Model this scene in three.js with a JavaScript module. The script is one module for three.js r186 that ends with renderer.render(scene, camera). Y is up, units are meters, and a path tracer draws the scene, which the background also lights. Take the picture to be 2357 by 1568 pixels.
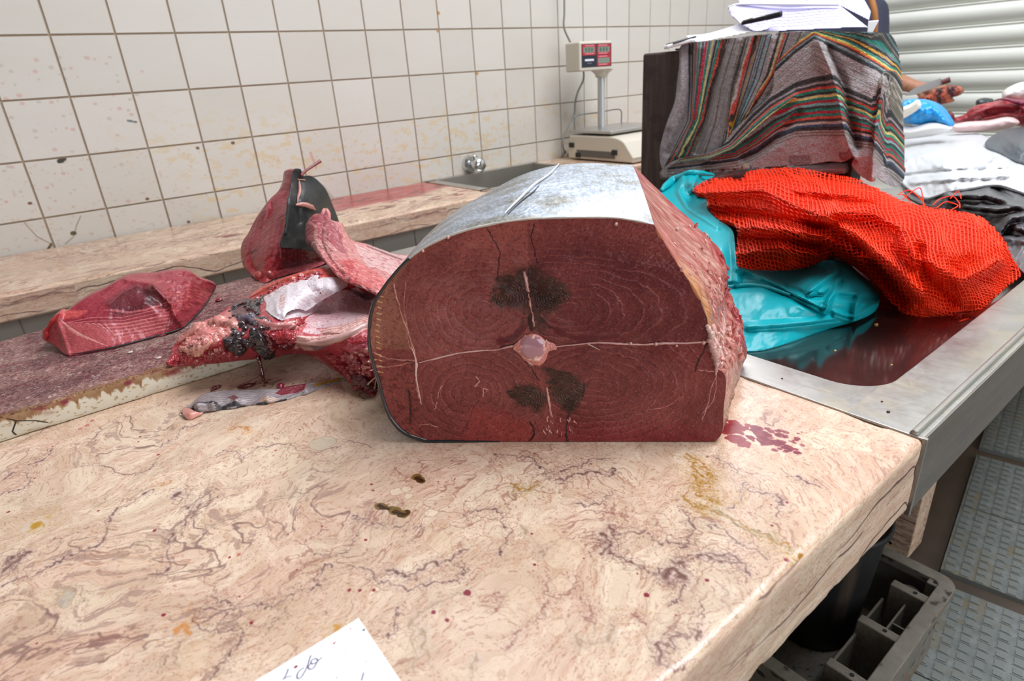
import * as THREE from 'three';
import { RoundedBoxGeometry } from 'three/addons/geometries/RoundedBoxGeometry.js';
import { mergeGeometries, mergeVertices } from 'three/addons/utils/BufferGeometryUtils.js';
import { MarchingCubes } from 'three/addons/objects/MarchingCubes.js';
import { RectAreaLightUniformsLib } from 'three/addons/lights/RectAreaLightUniformsLib.js';

// ------------------------------------------------------------------ camera, light, exposure
RectAreaLightUniformsLib.init();
const scene = new THREE.Scene();
const IW = 2357, IH = 1568, FPX = 1409.41728;
const camera = new THREE.PerspectiveCamera(58.1707, IW / IH, 0.02, 60);
camera.rotation.order = 'YXZ';
camera.position.set(-0.04373, 1.26187, 2.12486);
camera.rotation.set(-0.409488521, -0.655425495, -0.0683492581);
camera.updateMatrixWorld(true);
camera.focus = 0.8; camera.userData.fStop = 7.0;
const renderer = new THREE.WebGLRenderer();
renderer.toneMapping = THREE.LinearToneMapping;
renderer.toneMappingExposure = 1.75;
renderer.shadowMap.enabled = true;
scene.background = new THREE.Color(0.75, 0.85, 1.0);

const V3 = THREE.Vector3;
const v3 = (x, y, z) => new V3(x, y, z);
function areaLight(w, h, color, nits, pos, target) {
  const l = new THREE.RectAreaLight(color, nits, w, h);
  l.position.copy(pos); l.lookAt(target); scene.add(l); return l;
}
// daylight: a skylight in the ceiling, a clerestory window high in the tiled wall, the open market front across the aisle
const SKY = { w: 2.6, d: 1.5, x: 1.8, y: 3.98, z: 2.3, L: 5.2 };
const CLER = { w: 2.8, h: 1.0, x: 2.45, y: 2.95, z: 0.03, L: 3.2 };
const FRONT = { w: 4.2, h: 2.6, x: 0.6, y: 2.0, z: 5.96, L: 1.05 };
const DAY = 0xf4f7ff;
areaLight(SKY.w, SKY.d, DAY, SKY.L, v3(SKY.x, SKY.y - 0.02, SKY.z), v3(SKY.x, 0, SKY.z + 1e-4));
areaLight(CLER.w, CLER.h, DAY, CLER.L, v3(CLER.x, CLER.y, CLER.z + 0.02), v3(CLER.x, CLER.y, 4));
areaLight(FRONT.w, FRONT.h, DAY, FRONT.L, v3(FRONT.x, FRONT.y, FRONT.z - 0.02), v3(FRONT.x, FRONT.y, 0));

// ------------------------------------------------------------------ pixel -> place
const camM = camera.matrixWorld, C0 = camera.position.clone();
function ray(px, py) { return v3((px - IW / 2) / FPX, -(py - IH / 2) / FPX, -1).transformDirection(camM); }
function onPl(px, py, p, n) { const d = ray(px, py); const t = p.clone().sub(C0).dot(n) / d.dot(n); return d.multiplyScalar(t).add(C0); }
const UP = v3(0, 1, 0), XA = v3(1, 0, 0), ZA = v3(0, 0, 1);
const onY = (px, py, h) => onPl(px, py, v3(0, h, 0), UP);
const onX = (px, py, x) => onPl(px, py, v3(x, 0, 0), XA);
const onZ = (px, py, z) => onPl(px, py, v3(0, 0, z), ZA);

// ------------------------------------------------------------------ seeded random, noise
function rng(seed) { let s = seed >>> 0; return () => { s = (s + 0x6d2b79f5) | 0; let t = Math.imul(s ^ (s >>> 15), 1 | s); t = (t + Math.imul(t ^ (t >>> 7), 61 | t)) ^ t; return ((t ^ (t >>> 14)) >>> 0) / 4294967296; }; }
const NT = new Float32Array(65536); { const r = rng(77); for (let i = 0; i < 65536; i++) NT[i] = r(); }
function vn(x, y) {
  const xi = Math.floor(x) | 0, yi = Math.floor(y) | 0, fx = x - xi, fy = y - yi;
  const u = fx * fx * (3 - 2 * fx), v = fy * fy * (3 - 2 * fy);
  const a = (xi & 255), b = ((xi + 1) & 255), c = (yi & 255) << 8, d = ((yi + 1) & 255) << 8;
  const p = NT[a | c], q = NT[b | c], r = NT[a | d], s = NT[b | d];
  return (p + (q - p) * u) * (1 - v) + (r + (s - r) * u) * v;
}
// layered noise, tabulated once: period 32 units, 16 samples a unit
const FT = new Float32Array(512 * 512);
for (let y = 0, i = 0; y < 512; y++) for (let x = 0; x < 512; x++, i++) {
  let s = 0, a = 0.5, k = 32;
  for (let o = 0; o < 4; o++, a *= 0.5, k *= 2) {
    const X = x * k / 512, Y = y * k / 512, xi = X | 0, yi = Y | 0, fx = X - xi, fy = Y - yi, u = fx * fx * (3 - 2 * fx), v = fy * fy * (3 - 2 * fy), x1 = (xi + 1) % k, y1 = (yi + 1) % k;
    const h = (p, q) => NT[(p * 131 + q * 7919 + o * 337) & 65535];
    s += a * ((h(xi, yi) * (1 - u) + h(x1, yi) * u) * (1 - v) + (h(xi, y1) * (1 - u) + h(x1, y1) * u) * v);
  }
  FT[i] = s / 0.9375;
}
function fbm(x, y, o = 4) {
  if (o < 3) { return (vn(x, y) * 2 + vn(x * 2.03 + 17.3, y * 2.03 + 9.1)) / 3; }
  const X = x * 16, Y = y * 16, xi = Math.floor(X), yi = Math.floor(Y), fx = X - xi, fy = Y - yi, a = xi & 511, b = (xi + 1) & 511, c = (yi & 511) << 9, d = ((yi + 1) & 511) << 9;
  return (FT[a | c] * (1 - fx) + FT[b | c] * fx) * (1 - fy) + (FT[a | d] * (1 - fx) + FT[b | d] * fx) * fy;
}
const clamp = (x, a = 0, b = 1) => Math.min(b, Math.max(a, x));
const sst = (a, b, x) => { const t = clamp((x - a) / (b - a)); return t * t * (3 - 2 * t); };
const lerp = (a, b, t) => a + (b - a) * t;

// ------------------------------------------------------------------ textures
function canvas(w, h) { const c = document.createElement('canvas'); c.width = w; c.height = h; return c; }
function tex(c, srgb = true, wrap = false) {
  const t = new THREE.CanvasTexture(c); t.magFilter = THREE.LinearFilter;
  if (srgb) t.colorSpace = THREE.SRGBColorSpace;
  if (wrap) t.wrapS = t.wrapT = THREE.RepeatWrapping;
  return t;
}
// fn(x, y, [r,g,b]) edits sRGB 0..255 per pixel
function each(c, fn) {
  const g = c.getContext('2d'), im = g.getImageData(0, 0, c.width, c.height), d = im.data, o = [0, 0, 0];
  for (let y = 0, i = 0; y < c.height; y++) for (let x = 0; x < c.width; x++, i += 4) {
    o[0] = d[i]; o[1] = d[i + 1]; o[2] = d[i + 2]; fn(x, y, o); d[i] = clamp(o[0], 0, 255); d[i + 1] = clamp(o[1], 0, 255); d[i + 2] = clamp(o[2], 0, 255); d[i + 3] = 255;
  }
  g.putImageData(im, 0, 0); return c;
}
function grey(w, h, fn) { const c = canvas(w, h); return each(c, (x, y, o) => { o[0] = o[1] = o[2] = 255 * fn(x, y); }); }
const mix3 = (o, c, t) => { o[0] += (c[0] - o[0]) * t; o[1] += (c[1] - o[1]) * t; o[2] += (c[2] - o[2]) * t; };

// ------------------------------------------------------------------ objects
const used = {};
function numbered(n) { used[n] = (used[n] ?? -1) + 1; return used[n] ? n + '_' + String(used[n]).padStart(3, '0') : n; }
function shade(m) { m.castShadow = true; m.receiveShadow = true; return m; }
function group(name, label, category, groupName, pos) {
  const g = new THREE.Group(); g.name = numbered(name); g.userData = { label, category };
  if (groupName) g.userData.group = groupName;
  if (pos) g.position.copy(pos);
  scene.add(g); return g;
}
function structure(name, label, category) { const g = group(name, label, category); g.userData.kind = 'structure'; return g; }
// a part: geometry given in world metres, shifted into its parent's frame
function part(parent, name, geo, mat, label) {
  const m = shade(new THREE.Mesh(geo, mat)); m.name = name; parent.add(m);
  if (label) m.userData.label = label;
  let p = parent, off = v3(0, 0, 0); while (p && p !== scene) { off.add(p.position); p = p.parent; }
  m.position.copy(off.multiplyScalar(-1)); return m;
}
function single(name, label, category, geo, mat, groupName) {
  geo.computeBoundingBox(); const b = geo.boundingBox, c = v3((b.min.x + b.max.x) / 2, b.min.y, (b.min.z + b.max.z) / 2);
  geo.translate(-c.x, -c.y, -c.z);
  const m = shade(new THREE.Mesh(geo, mat)); m.name = numbered(name); m.position.copy(c); m.userData = { label, category };
  if (groupName) m.userData.group = groupName;
  scene.add(m); return m;
}
const box = (x0, x1, y0, y1, z0, z1, r = 0) => {
  const g = r ? new RoundedBoxGeometry(x1 - x0, y1 - y0, z1 - z0, 2, r) : new THREE.BoxGeometry(x1 - x0, y1 - y0, z1 - z0);
  g.translate((x0 + x1) / 2, (y0 + y1) / 2, (z0 + z1) / 2); return g;
};
function tube(pts, r, seg = 0, rad = 8, closed = false) {
  const c = new THREE.CatmullRomCurve3(pts, closed); return new THREE.TubeGeometry(c, seg || pts.length * 6, r, rad, closed);
}
// tube whose radius varies along its length, ends rounded off to points
function limb(pts, radii, seg = 40, rad = 12, wob = 0, seed = 0) {
  const c = new THREE.CatmullRomCurve3(pts), fr = c.computeFrenetFrames(seg), P = [], I = [], U = [];
  for (let i = 0; i <= seg; i++) {
    const t = i / seg, p = c.getPointAt(t), k = t * (radii.length - 1), k0 = Math.min(Math.floor(k), radii.length - 2), r = lerp(radii[k0], radii[k0 + 1], k - k0);
    for (let j = 0; j < rad; j++) {
      const a = j / rad * Math.PI * 2, rr = r * (1 + wob * ((fbm(seed + t * 9 + 5, Math.cos(a) * 1.3 + Math.sin(a) * 1.7 + 9, 3) - 0.5) * 2 + (wob > 0.4 ? (fbm(seed + t * 30 + 5, Math.cos(a) * 3 + Math.sin(a) * 4 + 29, 3) - 0.5) * 1.4 : 0)));
      const q = p.clone().addScaledVector(fr.normals[i], Math.cos(a) * rr).addScaledVector(fr.binormals[i], Math.sin(a) * rr);
      P.push(q.x, q.y, q.z); U.push(t, j / rad);
    }
  }
  for (let i = 0; i < seg; i++) for (let j = 0; j < rad; j++) { const a = i * rad + j, b = i * rad + (j + 1) % rad, d = a + rad, e = b + rad; I.push(a, b, d, b, e, d); }
  const s = P.length / 3, p0 = c.getPointAt(0), p1 = c.getPointAt(1); P.push(p0.x, p0.y, p0.z, p1.x, p1.y, p1.z); U.push(0, 0, 1, 0);
  for (let j = 0; j < rad; j++) { I.push(s, (j + 1) % rad, j); I.push(s + 1, seg * rad + j, seg * rad + (j + 1) % rad); }
  const g = new THREE.BufferGeometry(); g.setAttribute('position', new THREE.Float32BufferAttribute(P, 3)); g.setAttribute('uv', new THREE.Float32BufferAttribute(U, 2)); g.setIndex(I); g.computeVertexNormals(); return g;
}
const std = (o) => new THREE.MeshStandardMaterial(o);
const phys = (o) => new THREE.MeshPhysicalMaterial(o);
const lin = (r, g, b) => new THREE.Color().setRGB(r, g, b);

// ------------------------------------------------------------------ thin plate spline
function tps(ctrl) {
  const n = ctrl.length, N = n + 3, A = [], b = [], U = (r2) => (r2 < 1e-9 ? 0 : r2 * Math.log(r2));
  const S = 1 / 300;
  for (let i = 0; i < n; i++) {
    const row = new Float64Array(N + 1);
    for (let j = 0; j < n; j++) { const dx = (ctrl[i][0] - ctrl[j][0]) * S, dy = (ctrl[i][1] - ctrl[j][1]) * S; row[j] = U(dx * dx + dy * dy); }
    row[i] += 1e-4; row[n] = 1; row[n + 1] = ctrl[i][0] * S; row[n + 2] = ctrl[i][1] * S; row[N] = ctrl[i][2]; A.push(row);
  }
  for (let k = 0; k < 3; k++) { const row = new Float64Array(N + 1); for (let j = 0; j < n; j++) row[j] = k === 0 ? 1 : ctrl[j][k - 1] * S; A.push(row); }
  for (let c = 0; c < N; c++) {
    let p = c; for (let r = c + 1; r < N; r++) if (Math.abs(A[r][c]) > Math.abs(A[p][c])) p = r;
    [A[c], A[p]] = [A[p], A[c]]; const d = A[c][c] || 1e-12;
    for (let r = 0; r < N; r++) if (r !== c) { const f = A[r][c] / d; if (f) for (let k = c; k <= N; k++) A[r][k] -= f * A[c][k]; }
  }
  const w = A.map((r, i) => r[N] / (r[i] || 1e-12));
  return (x, y) => { let s = w[n] + w[n + 1] * x * S + w[n + 2] * y * S; for (let j = 0; j < n; j++) { const dx = (x - ctrl[j][0]) * S, dy = (y - ctrl[j][1]) * S; s += w[j] * U(dx * dx + dy * dy); } return s; };
}
function segDist(x, y, pts) {
  let best = 1e9, bt = 0;
  for (let i = 0; i + 1 < pts.length; i++) {
    const ax = pts[i][0], ay = pts[i][1], bx = pts[i + 1][0], by = pts[i + 1][1], dx = bx - ax, dy = by - ay, l2 = dx * dx + dy * dy || 1e-9;
    const t = clamp(((x - ax) * dx + (y - ay) * dy) / l2), ex = ax + t * dx - x, ey = ay + t * dy - y, d = ex * ex + ey * ey;
    if (d < best) { best = d; bt = (i + t) / (pts.length - 1); }
  }
  return [Math.sqrt(best), bt];
}
function inside(x, y, P) { let c = false; for (let i = 0, j = P.length - 1; i < P.length; j = i++) if ((P[i][1] > y) !== (P[j][1] > y) && x < (P[j][0] - P[i][0]) * (y - P[i][1]) / (P[j][1] - P[i][1]) + P[i][0]) c = !c; return c; }
function smoothLoop(P, k = 6) {
  const c = new THREE.CatmullRomCurve3(P.map((p) => v3(p[0], p[1], 0)), true, 'centripetal'), n = P.length * k; return c.getPoints(n).slice(0, n).map((p) => [p.x, p.y]);
}
// A solid lump. Traced outline -> a surface whose distance D behind a base plane comes from what it touches and from its own relief; it has a back and real thickness.
// o.base: {h, a:[px,py], b:[px,py]} upright plane through two ground points, or {flat: h} a plane lying at height h (D counts downwards)
function sculpt(o) {
  let O, N, E1, E2;
  if (o.base.flat !== undefined) { O = v3(0, o.base.flat, 0); N = v3(0, -1, 0); E1 = v3(1, 0, 0); E2 = v3(0, 0, -1); }
  else if (o.base.o) { O = o.base.o; N = o.base.n.clone().normalize(); E2 = v3(0, 1, 0); E1 = N.clone().cross(E2).normalize(); }
  else { O = onY(...o.base.a, o.base.h); const B = onY(...o.base.b, o.base.h); E1 = B.clone().sub(O).setY(0).normalize(); E2 = v3(0, 1, 0); N = v3(E1.z, 0, -E1.x); }
  const T2 = o.base.flat !== undefined ? E2 : E2.clone().multiplyScalar(0.86).addScaledVector(N, o.tilt ?? 0.5).normalize();
  const ground = o.base.h ?? o.floor ?? -9;
  const gD = (x, y) => onY(x, y, ground).sub(O).dot(N);
  const mapP = o.map ?? ((p) => p);
  const conv = (p) => { const q = mapP(p); return p.length > 2 ? [q[0], q[1], p[2] === 'g' ? gD(q[0], q[1]) : typeof p[2] === 'string' ? onY(q[0], q[1], +p[2].slice(1)).sub(O).dot(N) : p[2]] : [q[0], q[1]]; };
  const raw = o.outline.map(conv), loop = o.sharp ? raw.map((p) => [p[0], p[1]]) : smoothLoop(raw);
  const ctrl = [...raw.filter((p) => p.length > 2), ...(o.ctrl ?? []).map(conv)];
  const base = ctrl.length > 3 ? tps(ctrl) : () => o.D ?? 0;
  const ridges = (o.ridges ?? []).map((r) => ({ ...r, pts: r.pts.map(mapP) }));
  const edge = o.edge ?? 20, bulge = o.bulge ?? 0;
  const depth = (x, y, dist) => {
    let D = base(x, y);
    if (bulge) { const t = 1 - clamp(dist / edge); D -= bulge * Math.sqrt(Math.max(0, 1 - t * t)); }
    for (const r of ridges) { const [d] = segDist(x, y, r.pts); if (d < r.w * (r.tent ? 1 : 2.6)) D -= r.h * (r.tent ? 1 - d / r.w : Math.exp(-d * d / (r.w * r.w) * 1.5)); }
    if (o.rough) D -= o.rough * (fbm(x / o.roughScale + 31, y / o.roughScale + 7, 4) - 0.5) * 2 * clamp(dist / 6);
    if (o.relief) D -= o.relief(x, y, dist);
    return D;
  };
  const at = (x, y, D) => { const p = onPl(x, y, O.clone().addScaledVector(N, D), N); if (p.y < ground) p.y = ground + 0.0002; return p; };
  let x0 = 1e9, x1 = -1e9, y0 = 1e9, y1 = -1e9; for (const p of loop) { x0 = Math.min(x0, p[0]); x1 = Math.max(x1, p[0]); y0 = Math.min(y0, p[1]); y1 = Math.max(y1, p[1]); }
  const c = o.cell ?? 4, nx = Math.ceil((x1 - x0) / c) + 3, ny = Math.ceil((y1 - y0) / c) + 3, ins = new Uint8Array(nx * ny), GX = x0 - c, GY = y0 - c;
  const closedLoop = [...loop, loop[0]];
  for (let j = 0; j < ny; j++) for (let i = 0; i < nx; i++) ins[j * nx + i] = inside(GX + i * c, GY + j * c, loop) ? 1 : 0;
  const id = new Int32Array(nx * ny).fill(-1), V = [], rim = [], pix = [];
  const vert = (i, j) => {
    const k = j * nx + i; if (id[k] >= 0) return id[k];
    let x = GX + i * c, y = GY + j * c, dist = 0;
    if (ins[k]) { dist = segDist(x, y, closedLoop)[0]; }
    else { // snap to the outline
      let best = 1e9, bx = x, by = y;
      for (let m = 0; m < loop.length; m++) { const a = closedLoop[m], b = closedLoop[m + 1], dx = b[0] - a[0], dy = b[1] - a[1], l2 = dx * dx + dy * dy || 1e-9, t = clamp(((x - a[0]) * dx + (y - a[1]) * dy) / l2), ex = a[0] + t * dx, ey = a[1] + t * dy, d = (ex - x) ** 2 + (ey - y) ** 2; if (d < best) { best = d; bx = ex; by = ey; } }
      x = bx; y = by;
    }
    const D = depth(x, y, dist); V.push(at(x, y, D)); rim.push(dist); pix.push([x, y, D]); id[k] = V.length - 1; return id[k];
  };
  const F = [];
  for (let j = 0; j + 1 < ny; j++) for (let i = 0; i + 1 < nx; i++) {
    if (ins[j * nx + i] + ins[j * nx + i + 1] + ins[(j + 1) * nx + i] + ins[(j + 1) * nx + i + 1] === 0) continue;
    const a = vert(i, j), b = vert(i + 1, j), d = vert(i, j + 1), e = vert(i + 1, j + 1); F.push(a, d, b, b, d, e);
  }
  let u0 = 1e9, u1 = -1e9, w0 = 1e9, w1 = -1e9; const UVr = V.map((p) => { const q = p.clone().sub(O); return [q.dot(E1), q.dot(T2)]; });
  for (const [u, w] of UVr) { u0 = Math.min(u0, u); u1 = Math.max(u1, u); w0 = Math.min(w0, w); w1 = Math.max(w1, w); }
  const P = [], U = [], I = [...F], back = new Int32Array(V.length), T = o.thick ?? 0.02;
  V.forEach((p, i) => { P.push(p.x, p.y, p.z); U.push((UVr[i][0] - u0) / (u1 - u0), (UVr[i][1] - w0) / (w1 - w0)); });
  const backN = o.base.flat !== undefined ? v3(0, -1, 0) : N;
  V.forEach((p, i) => {
    if (rim[i] === 0) { back[i] = i; return; }
    const t = 1 - clamp(rim[i] / (o.backEdge ?? 25)), q = p.clone().addScaledVector(backN, o.sheet ? T : T * Math.sqrt(1 - t * t) + 0.0005); if (q.y < ground) q.y = ground + 0.0001;
    back[i] = P.length / 3; P.push(q.x, q.y, q.z); U.push((UVr[i][0] - u0) / (u1 - u0), (UVr[i][1] - w0) / (w1 - w0));
  });
  for (let k = 0; k < F.length; k += 3) { const a = back[F[k]], b = back[F[k + 1]], d = back[F[k + 2]]; if (a !== F[k] || b !== F[k + 1] || d !== F[k + 2]) I.push(a, d, b); }
  const g = new THREE.BufferGeometry(); g.setAttribute('position', new THREE.Float32BufferAttribute(P, 3)); g.setAttribute('uv', new THREE.Float32BufferAttribute(U, 2)); g.setIndex(I); g.computeVertexNormals();
  const distOf = (x, y) => (inside(x, y, loop) ? segDist(x, y, closedLoop)[0] : 0);
  const place = (p, lift = 0) => { const q = mapP(p), D = depth(q[0], q[1], distOf(q[0], q[1])) - lift; return at(q[0], q[1], D); };
  const uvAt = (p) => { const q = place(p).sub(O); return [(q.dot(E1) - u0) / (u1 - u0), (q.dot(T2) - w0) / (w1 - w0)]; };
  return { geo: g, place, uvAt, loop, N, O, size: [u1 - u0, w1 - w0], depthAt: (p) => { const q = mapP(p); return depth(q[0], q[1], distOf(q[0], q[1])); } };
}
// paint on a lump in traced coordinates; lands in the lump's own surface coordinates
function painter(sc, w, h, fill) {
  const c = canvas(w, h), g = c.getContext('2d'); g.fillStyle = fill; g.fillRect(0, 0, w, h); g.lineCap = g.lineJoin = 'round';
  const T = (p) => { const [u, v] = sc.uvAt(p); return [u * w, (1 - v) * h]; };
  const path = (pts, close) => { g.beginPath(); pts.forEach((p, i) => { const q = T(p); i ? g.lineTo(q[0], q[1]) : g.moveTo(q[0], q[1]); }); if (close) g.closePath(); };
  return {
    c, g, T,
    line(pts, col, lw, al = 1) { g.globalAlpha = al; g.strokeStyle = col; g.lineWidth = lw; path(pts); g.stroke(); g.globalAlpha = 1; },
    area(pts, col, al = 1) { g.globalAlpha = al; g.fillStyle = col; path(pts, true); g.fill(); g.globalAlpha = 1; },
    soft(pts, col, al = 1, n = 6, grow = 10) { g.fillStyle = col; g.strokeStyle = col; for (let i = n; i > 0; i--) { g.globalAlpha = al / n; g.lineWidth = grow * 2 * i / n; path(pts, true); g.stroke(); g.fill(); } g.globalAlpha = 1; },
    dot(p, r, col, al = 1, ry = r) { const q = T(p); g.globalAlpha = al; g.fillStyle = col; g.beginPath(); g.ellipse(q[0], q[1], r, ry, 0, 0, 7); g.fill(); g.globalAlpha = 1; },
  };
}
const crop = (ox, oy, s) => (p) => [ox + p[0] / s, oy + p[1] / s];

// ------------------------------------------------------------------ the hall
const plaster = std({ color: lin(0.34, 0.33, 0.31), roughness: 0.9 });
const X0 = -3, X1 = 4.0, Z1 = 6.0, HC = 4.0, LEDGE = 0.90, TOP = 0.88;
{
  const holeBox = (parent, name, x0, x1, y0, y1, z0, z1, mat = plaster) => part(parent, name, box(x0, x1, y0, y1, z0, z1), mat);
  // ceiling with the skylight opening
  const ce = structure('ceiling', 'white plaster ceiling of the hall around the skylight', 'ceiling');
  const sx0 = SKY.x - SKY.w / 2, sx1 = SKY.x + SKY.w / 2, sz0 = SKY.z - SKY.d / 2, sz1 = SKY.z + SKY.d / 2;
  holeBox(ce, 'ceiling_panel', X0 - 0.2, sx0, HC, HC + 0.15, -0.2, Z1 + 0.2); holeBox(ce, 'ceiling_panel', sx1, X1 + 0.2, HC, HC + 0.15, -0.2, Z1 + 0.2);
  holeBox(ce, 'ceiling_panel', sx0, sx1, HC, HC + 0.15, -0.2, sz0); holeBox(ce, 'ceiling_panel', sx0, sx1, HC, HC + 0.15, sz1, Z1 + 0.2);
  const glow = (e) => std({ color: 0xffffff, roughness: 0.6, emissive: 0xf4f7ff, emissiveIntensity: e });
  const sk = structure('window_1', 'milky skylight panel set in the hall ceiling', 'skylight');
  part(sk, 'diffuser', box(sx0, sx1, HC + 0.01, HC + 0.04, sz0, sz1), glow(2.0));
  // tiled wall with the clerestory window above the tiles
  const wl = structure('wall_left', 'white glazed tile wall stained behind the stone ledge', 'wall');
  const cx0 = CLER.x - CLER.w / 2, cx1 = CLER.x + CLER.w / 2, cy0 = CLER.y - CLER.h / 2, cy1 = CLER.y + CLER.h / 2;
  const grout = std({ color: lin(0.4, 0.31, 0.22), roughness: 0.95, bumpMap: null });
  part(wl, 'mortar', box(X0 - 0.2, X1 + 0.2, 0, 1.9, -0.2, -0.0045), grout, 'brown mortar between the tiles');
  holeBox(wl, 'plaster', X0 - 0.2, X1 + 0.2, 1.9, cy0, -0.2, 0); holeBox(wl, 'plaster', X0 - 0.2, cx0, cy0, cy1, -0.2, 0); holeBox(wl, 'plaster', cx1, X1 + 0.2, cy0, cy1, -0.2, 0); holeBox(wl, 'plaster', X0 - 0.2, X1 + 0.2, cy1, HC, -0.2, 0);
  const cw = structure('window_2', 'frosted clerestory window above the tiled wall', 'window');
  part(cw, 'pane', box(cx0, cx1, cy0, cy1, -0.03, 0.0), glow(1.4));
  // stains on the glaze, painted in wall metres
  const TW = 1536, TH = 480, wx0 = -0.35, wx1 = 2.45, wy0 = 0.83, wy1 = 1.70;
  const c = canvas(TW, TH), g = c.getContext('2d'); g.fillStyle = 'rgb(205,200,190)'; g.fillRect(0, 0, TW, TH);
  const T = (px, py) => { const p = onZ(px, py, 0); return [(p.x - wx0) / (wx1 - wx0) * TW, (1 - (p.y - wy0) / (wy1 - wy0)) * TH]; };
  each(c, (x, y, o) => {
    const k = 2.35, n = fbm(x / 190, y / 60, 3) - 0.5; o[0] += n * 7; o[1] += n * 8; o[2] += n * 11;
    const X = wx0 + x / TW * (wx1 - wx0), Y = wy1 - y / TH * (wy1 - wy0);
    const t1 = NT[((Math.floor(X / 0.15) + 50) * 31 + Math.floor((Y - 0.83) / 0.15) * 17) & 65535] - 0.5; o[0] += t1 * 7; o[1] += t1 * 7; o[2] += t1 * 8;
    // yellow splash marks: flecks with an outline of their own
    const m = sst(0.4, 0.56, fbm(X * 3.2 + 3, Y * 4 + 1, 3)) * sst(1.28, 1.08, Y) * sst(0.1, 0.4, X);
    const f = sst(0.56, 0.7, fbm(X * 42 + 7, Y * 75, 4)); mix3(o, [208, 180, 132], 0.5 * m * f);
    const f2 = sst(0.7, 0.76, fbm(X * 90 + 70, Y * 110 + 4, 3)); mix3(o, [176, 120, 82], 0.2 * f2 * sst(1.3, 1.0, Y));
  });
  const spot = (px, py, r, col, al) => { const q = T(px, py); g.globalAlpha = al; g.fillStyle = col; g.beginPath(); g.ellipse(q[0], q[1], r, r * 0.8, 0, 0, 7); g.fill(); g.globalAlpha = 1; };
  const ln = (pts, col, w, al = 1) => { g.globalAlpha = al; g.strokeStyle = col; g.lineWidth = w; g.lineCap = 'round'; g.beginPath(); pts.forEach((p, i) => { const q = T(...p); i ? g.lineTo(...q) : g.moveTo(...q); }); g.stroke(); g.globalAlpha = 1; };
  const r = rng(5);
  for (let i = 0; i < 90; i++) { const px = r() * 330, py = 130 + r() * 430; spot(px, py, 1 + r() * 2.4, r() < 0.5 ? 'rgb(190,120,105)' : 'rgb(160,150,130)', 0.35); }
  for (const [px, py, q] of [[140, 370, 8], [455, 341, 5], [536, 329, 6], [339, 458, 5], [69, 468, 5], [434, 511, 5], [840, 388, 4], [300, 278, 3], [313, 281, 3]]) spot(px, py, q * 0.55, 'rgb(92,62,40)', 0.85);
  ln([[136, 372], [148, 366]], 'rgb(50,48,38)', 5); ln([[294, 278], [312, 281]], 'rgb(90,100,100)', 3, 0.8);
  for (const [px, py] of [[1008, 71], [1098, 169], [1009, 30]]) spot(px, py, 4, 'rgb(176,120,60)', 0.75);
  ln([[56, 513], [85, 545], [118, 562], [124, 569]], 'rgb(120,98,70)', 1.1, 0.8); ln([[150, 562], [170, 545], [176, 520], [186, 497]], 'rgb(120,98,70)', 1.1, 0.8); spot(169, 537, 4, 'rgb(80,66,40)', 0.9); ln([[118, 562], [110, 575]], 'rgb(90,70,40)', 3);
  ln([[715, 352], [727, 386]], 'rgb(196,130,115)', 5, 0.5); ln([[742, 430], [775, 470]], 'rgb(150,130,110)', 9, 0.35);
  const tileMat = phys({ map: tex(c), roughness: 0.38, clearcoat: 0.2, clearcoatRoughness: 0.35, specularIntensity: 0.6 });
  const p0 = 0.0023, dep = 0.0045, bev = 0.0012;
  for (let row = 0; row < 7; row++) for (let col = -6; col < 27; col++) {
    const a = col * 0.15 + p0, b = (col + 1) * 0.15 - p0, d = 0.83 + row * 0.15 + p0, e = d + 0.15 - 2 * p0, w = NT[(col * 13 + row * 57 + 999) & 65535] * 0.0008 - 0.0004;
    const q = [[a, d, -dep], [b, d, -dep], [b, e, -dep], [a, e, -dep], [a, d, w - bev], [b, d, w - bev], [b, e, w - bev], [a, e, w - bev], [a + bev, d + bev, w], [b - bev, d + bev, w], [b - bev, e - bev, w], [a + bev, e - bev, w]];
    const P = [], I = [], U = [];
    const quad = (i, j, k, l) => { const s = P.length / 3; for (const m of [i, j, k, l]) { P.push(...q[m]); U.push((q[m][0] - wx0) / (wx1 - wx0), (q[m][1] - wy0) / (wy1 - wy0)); } I.push(s, s + 1, s + 2, s, s + 2, s + 3); };
    quad(8, 9, 10, 11); for (const [i, j] of [[0, 1], [1, 2], [2, 3], [3, 0]]) { quad(i + 4, j + 4, j + 8, i + 8); quad(i, j, j + 4, i + 4); }
    const ge = new THREE.BufferGeometry(); ge.setAttribute('position', new THREE.Float32BufferAttribute(P, 3)); ge.setAttribute('uv', new THREE.Float32BufferAttribute(U, 2)); ge.setIndex(I); ge.computeVertexNormals();
    part(wl, 'tile', ge, tileMat);
  }
  // end wall: painted corrugated roller shutter in a plastered frame
  const wb = structure('wall_back', 'pale plastered end wall around the roller shutter', 'wall');
  holeBox(wb, 'plaster', X1, X1 + 0.2, 2.6, HC, -0.2, Z1 + 0.2); holeBox(wb, 'plaster', X1, X1 + 0.2, 0, 2.6, -0.2, 0.15); holeBox(wb, 'plaster', X1, X1 + 0.2, 0, 2.6, 4.2, Z1 + 0.2); holeBox(wb, 'plaster', X1 + 0.12, X1 + 0.2, 0, 2.6, 0.15, 4.2);
  const sh = structure('door_1', 'closed cream corrugated roller shutter on the end wall', 'shutter');
  const pitch = 0.1045, sm = std({ color: lin(0.66, 0.67, 0.6), roughness: 0.42 }), prof = [];
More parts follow.
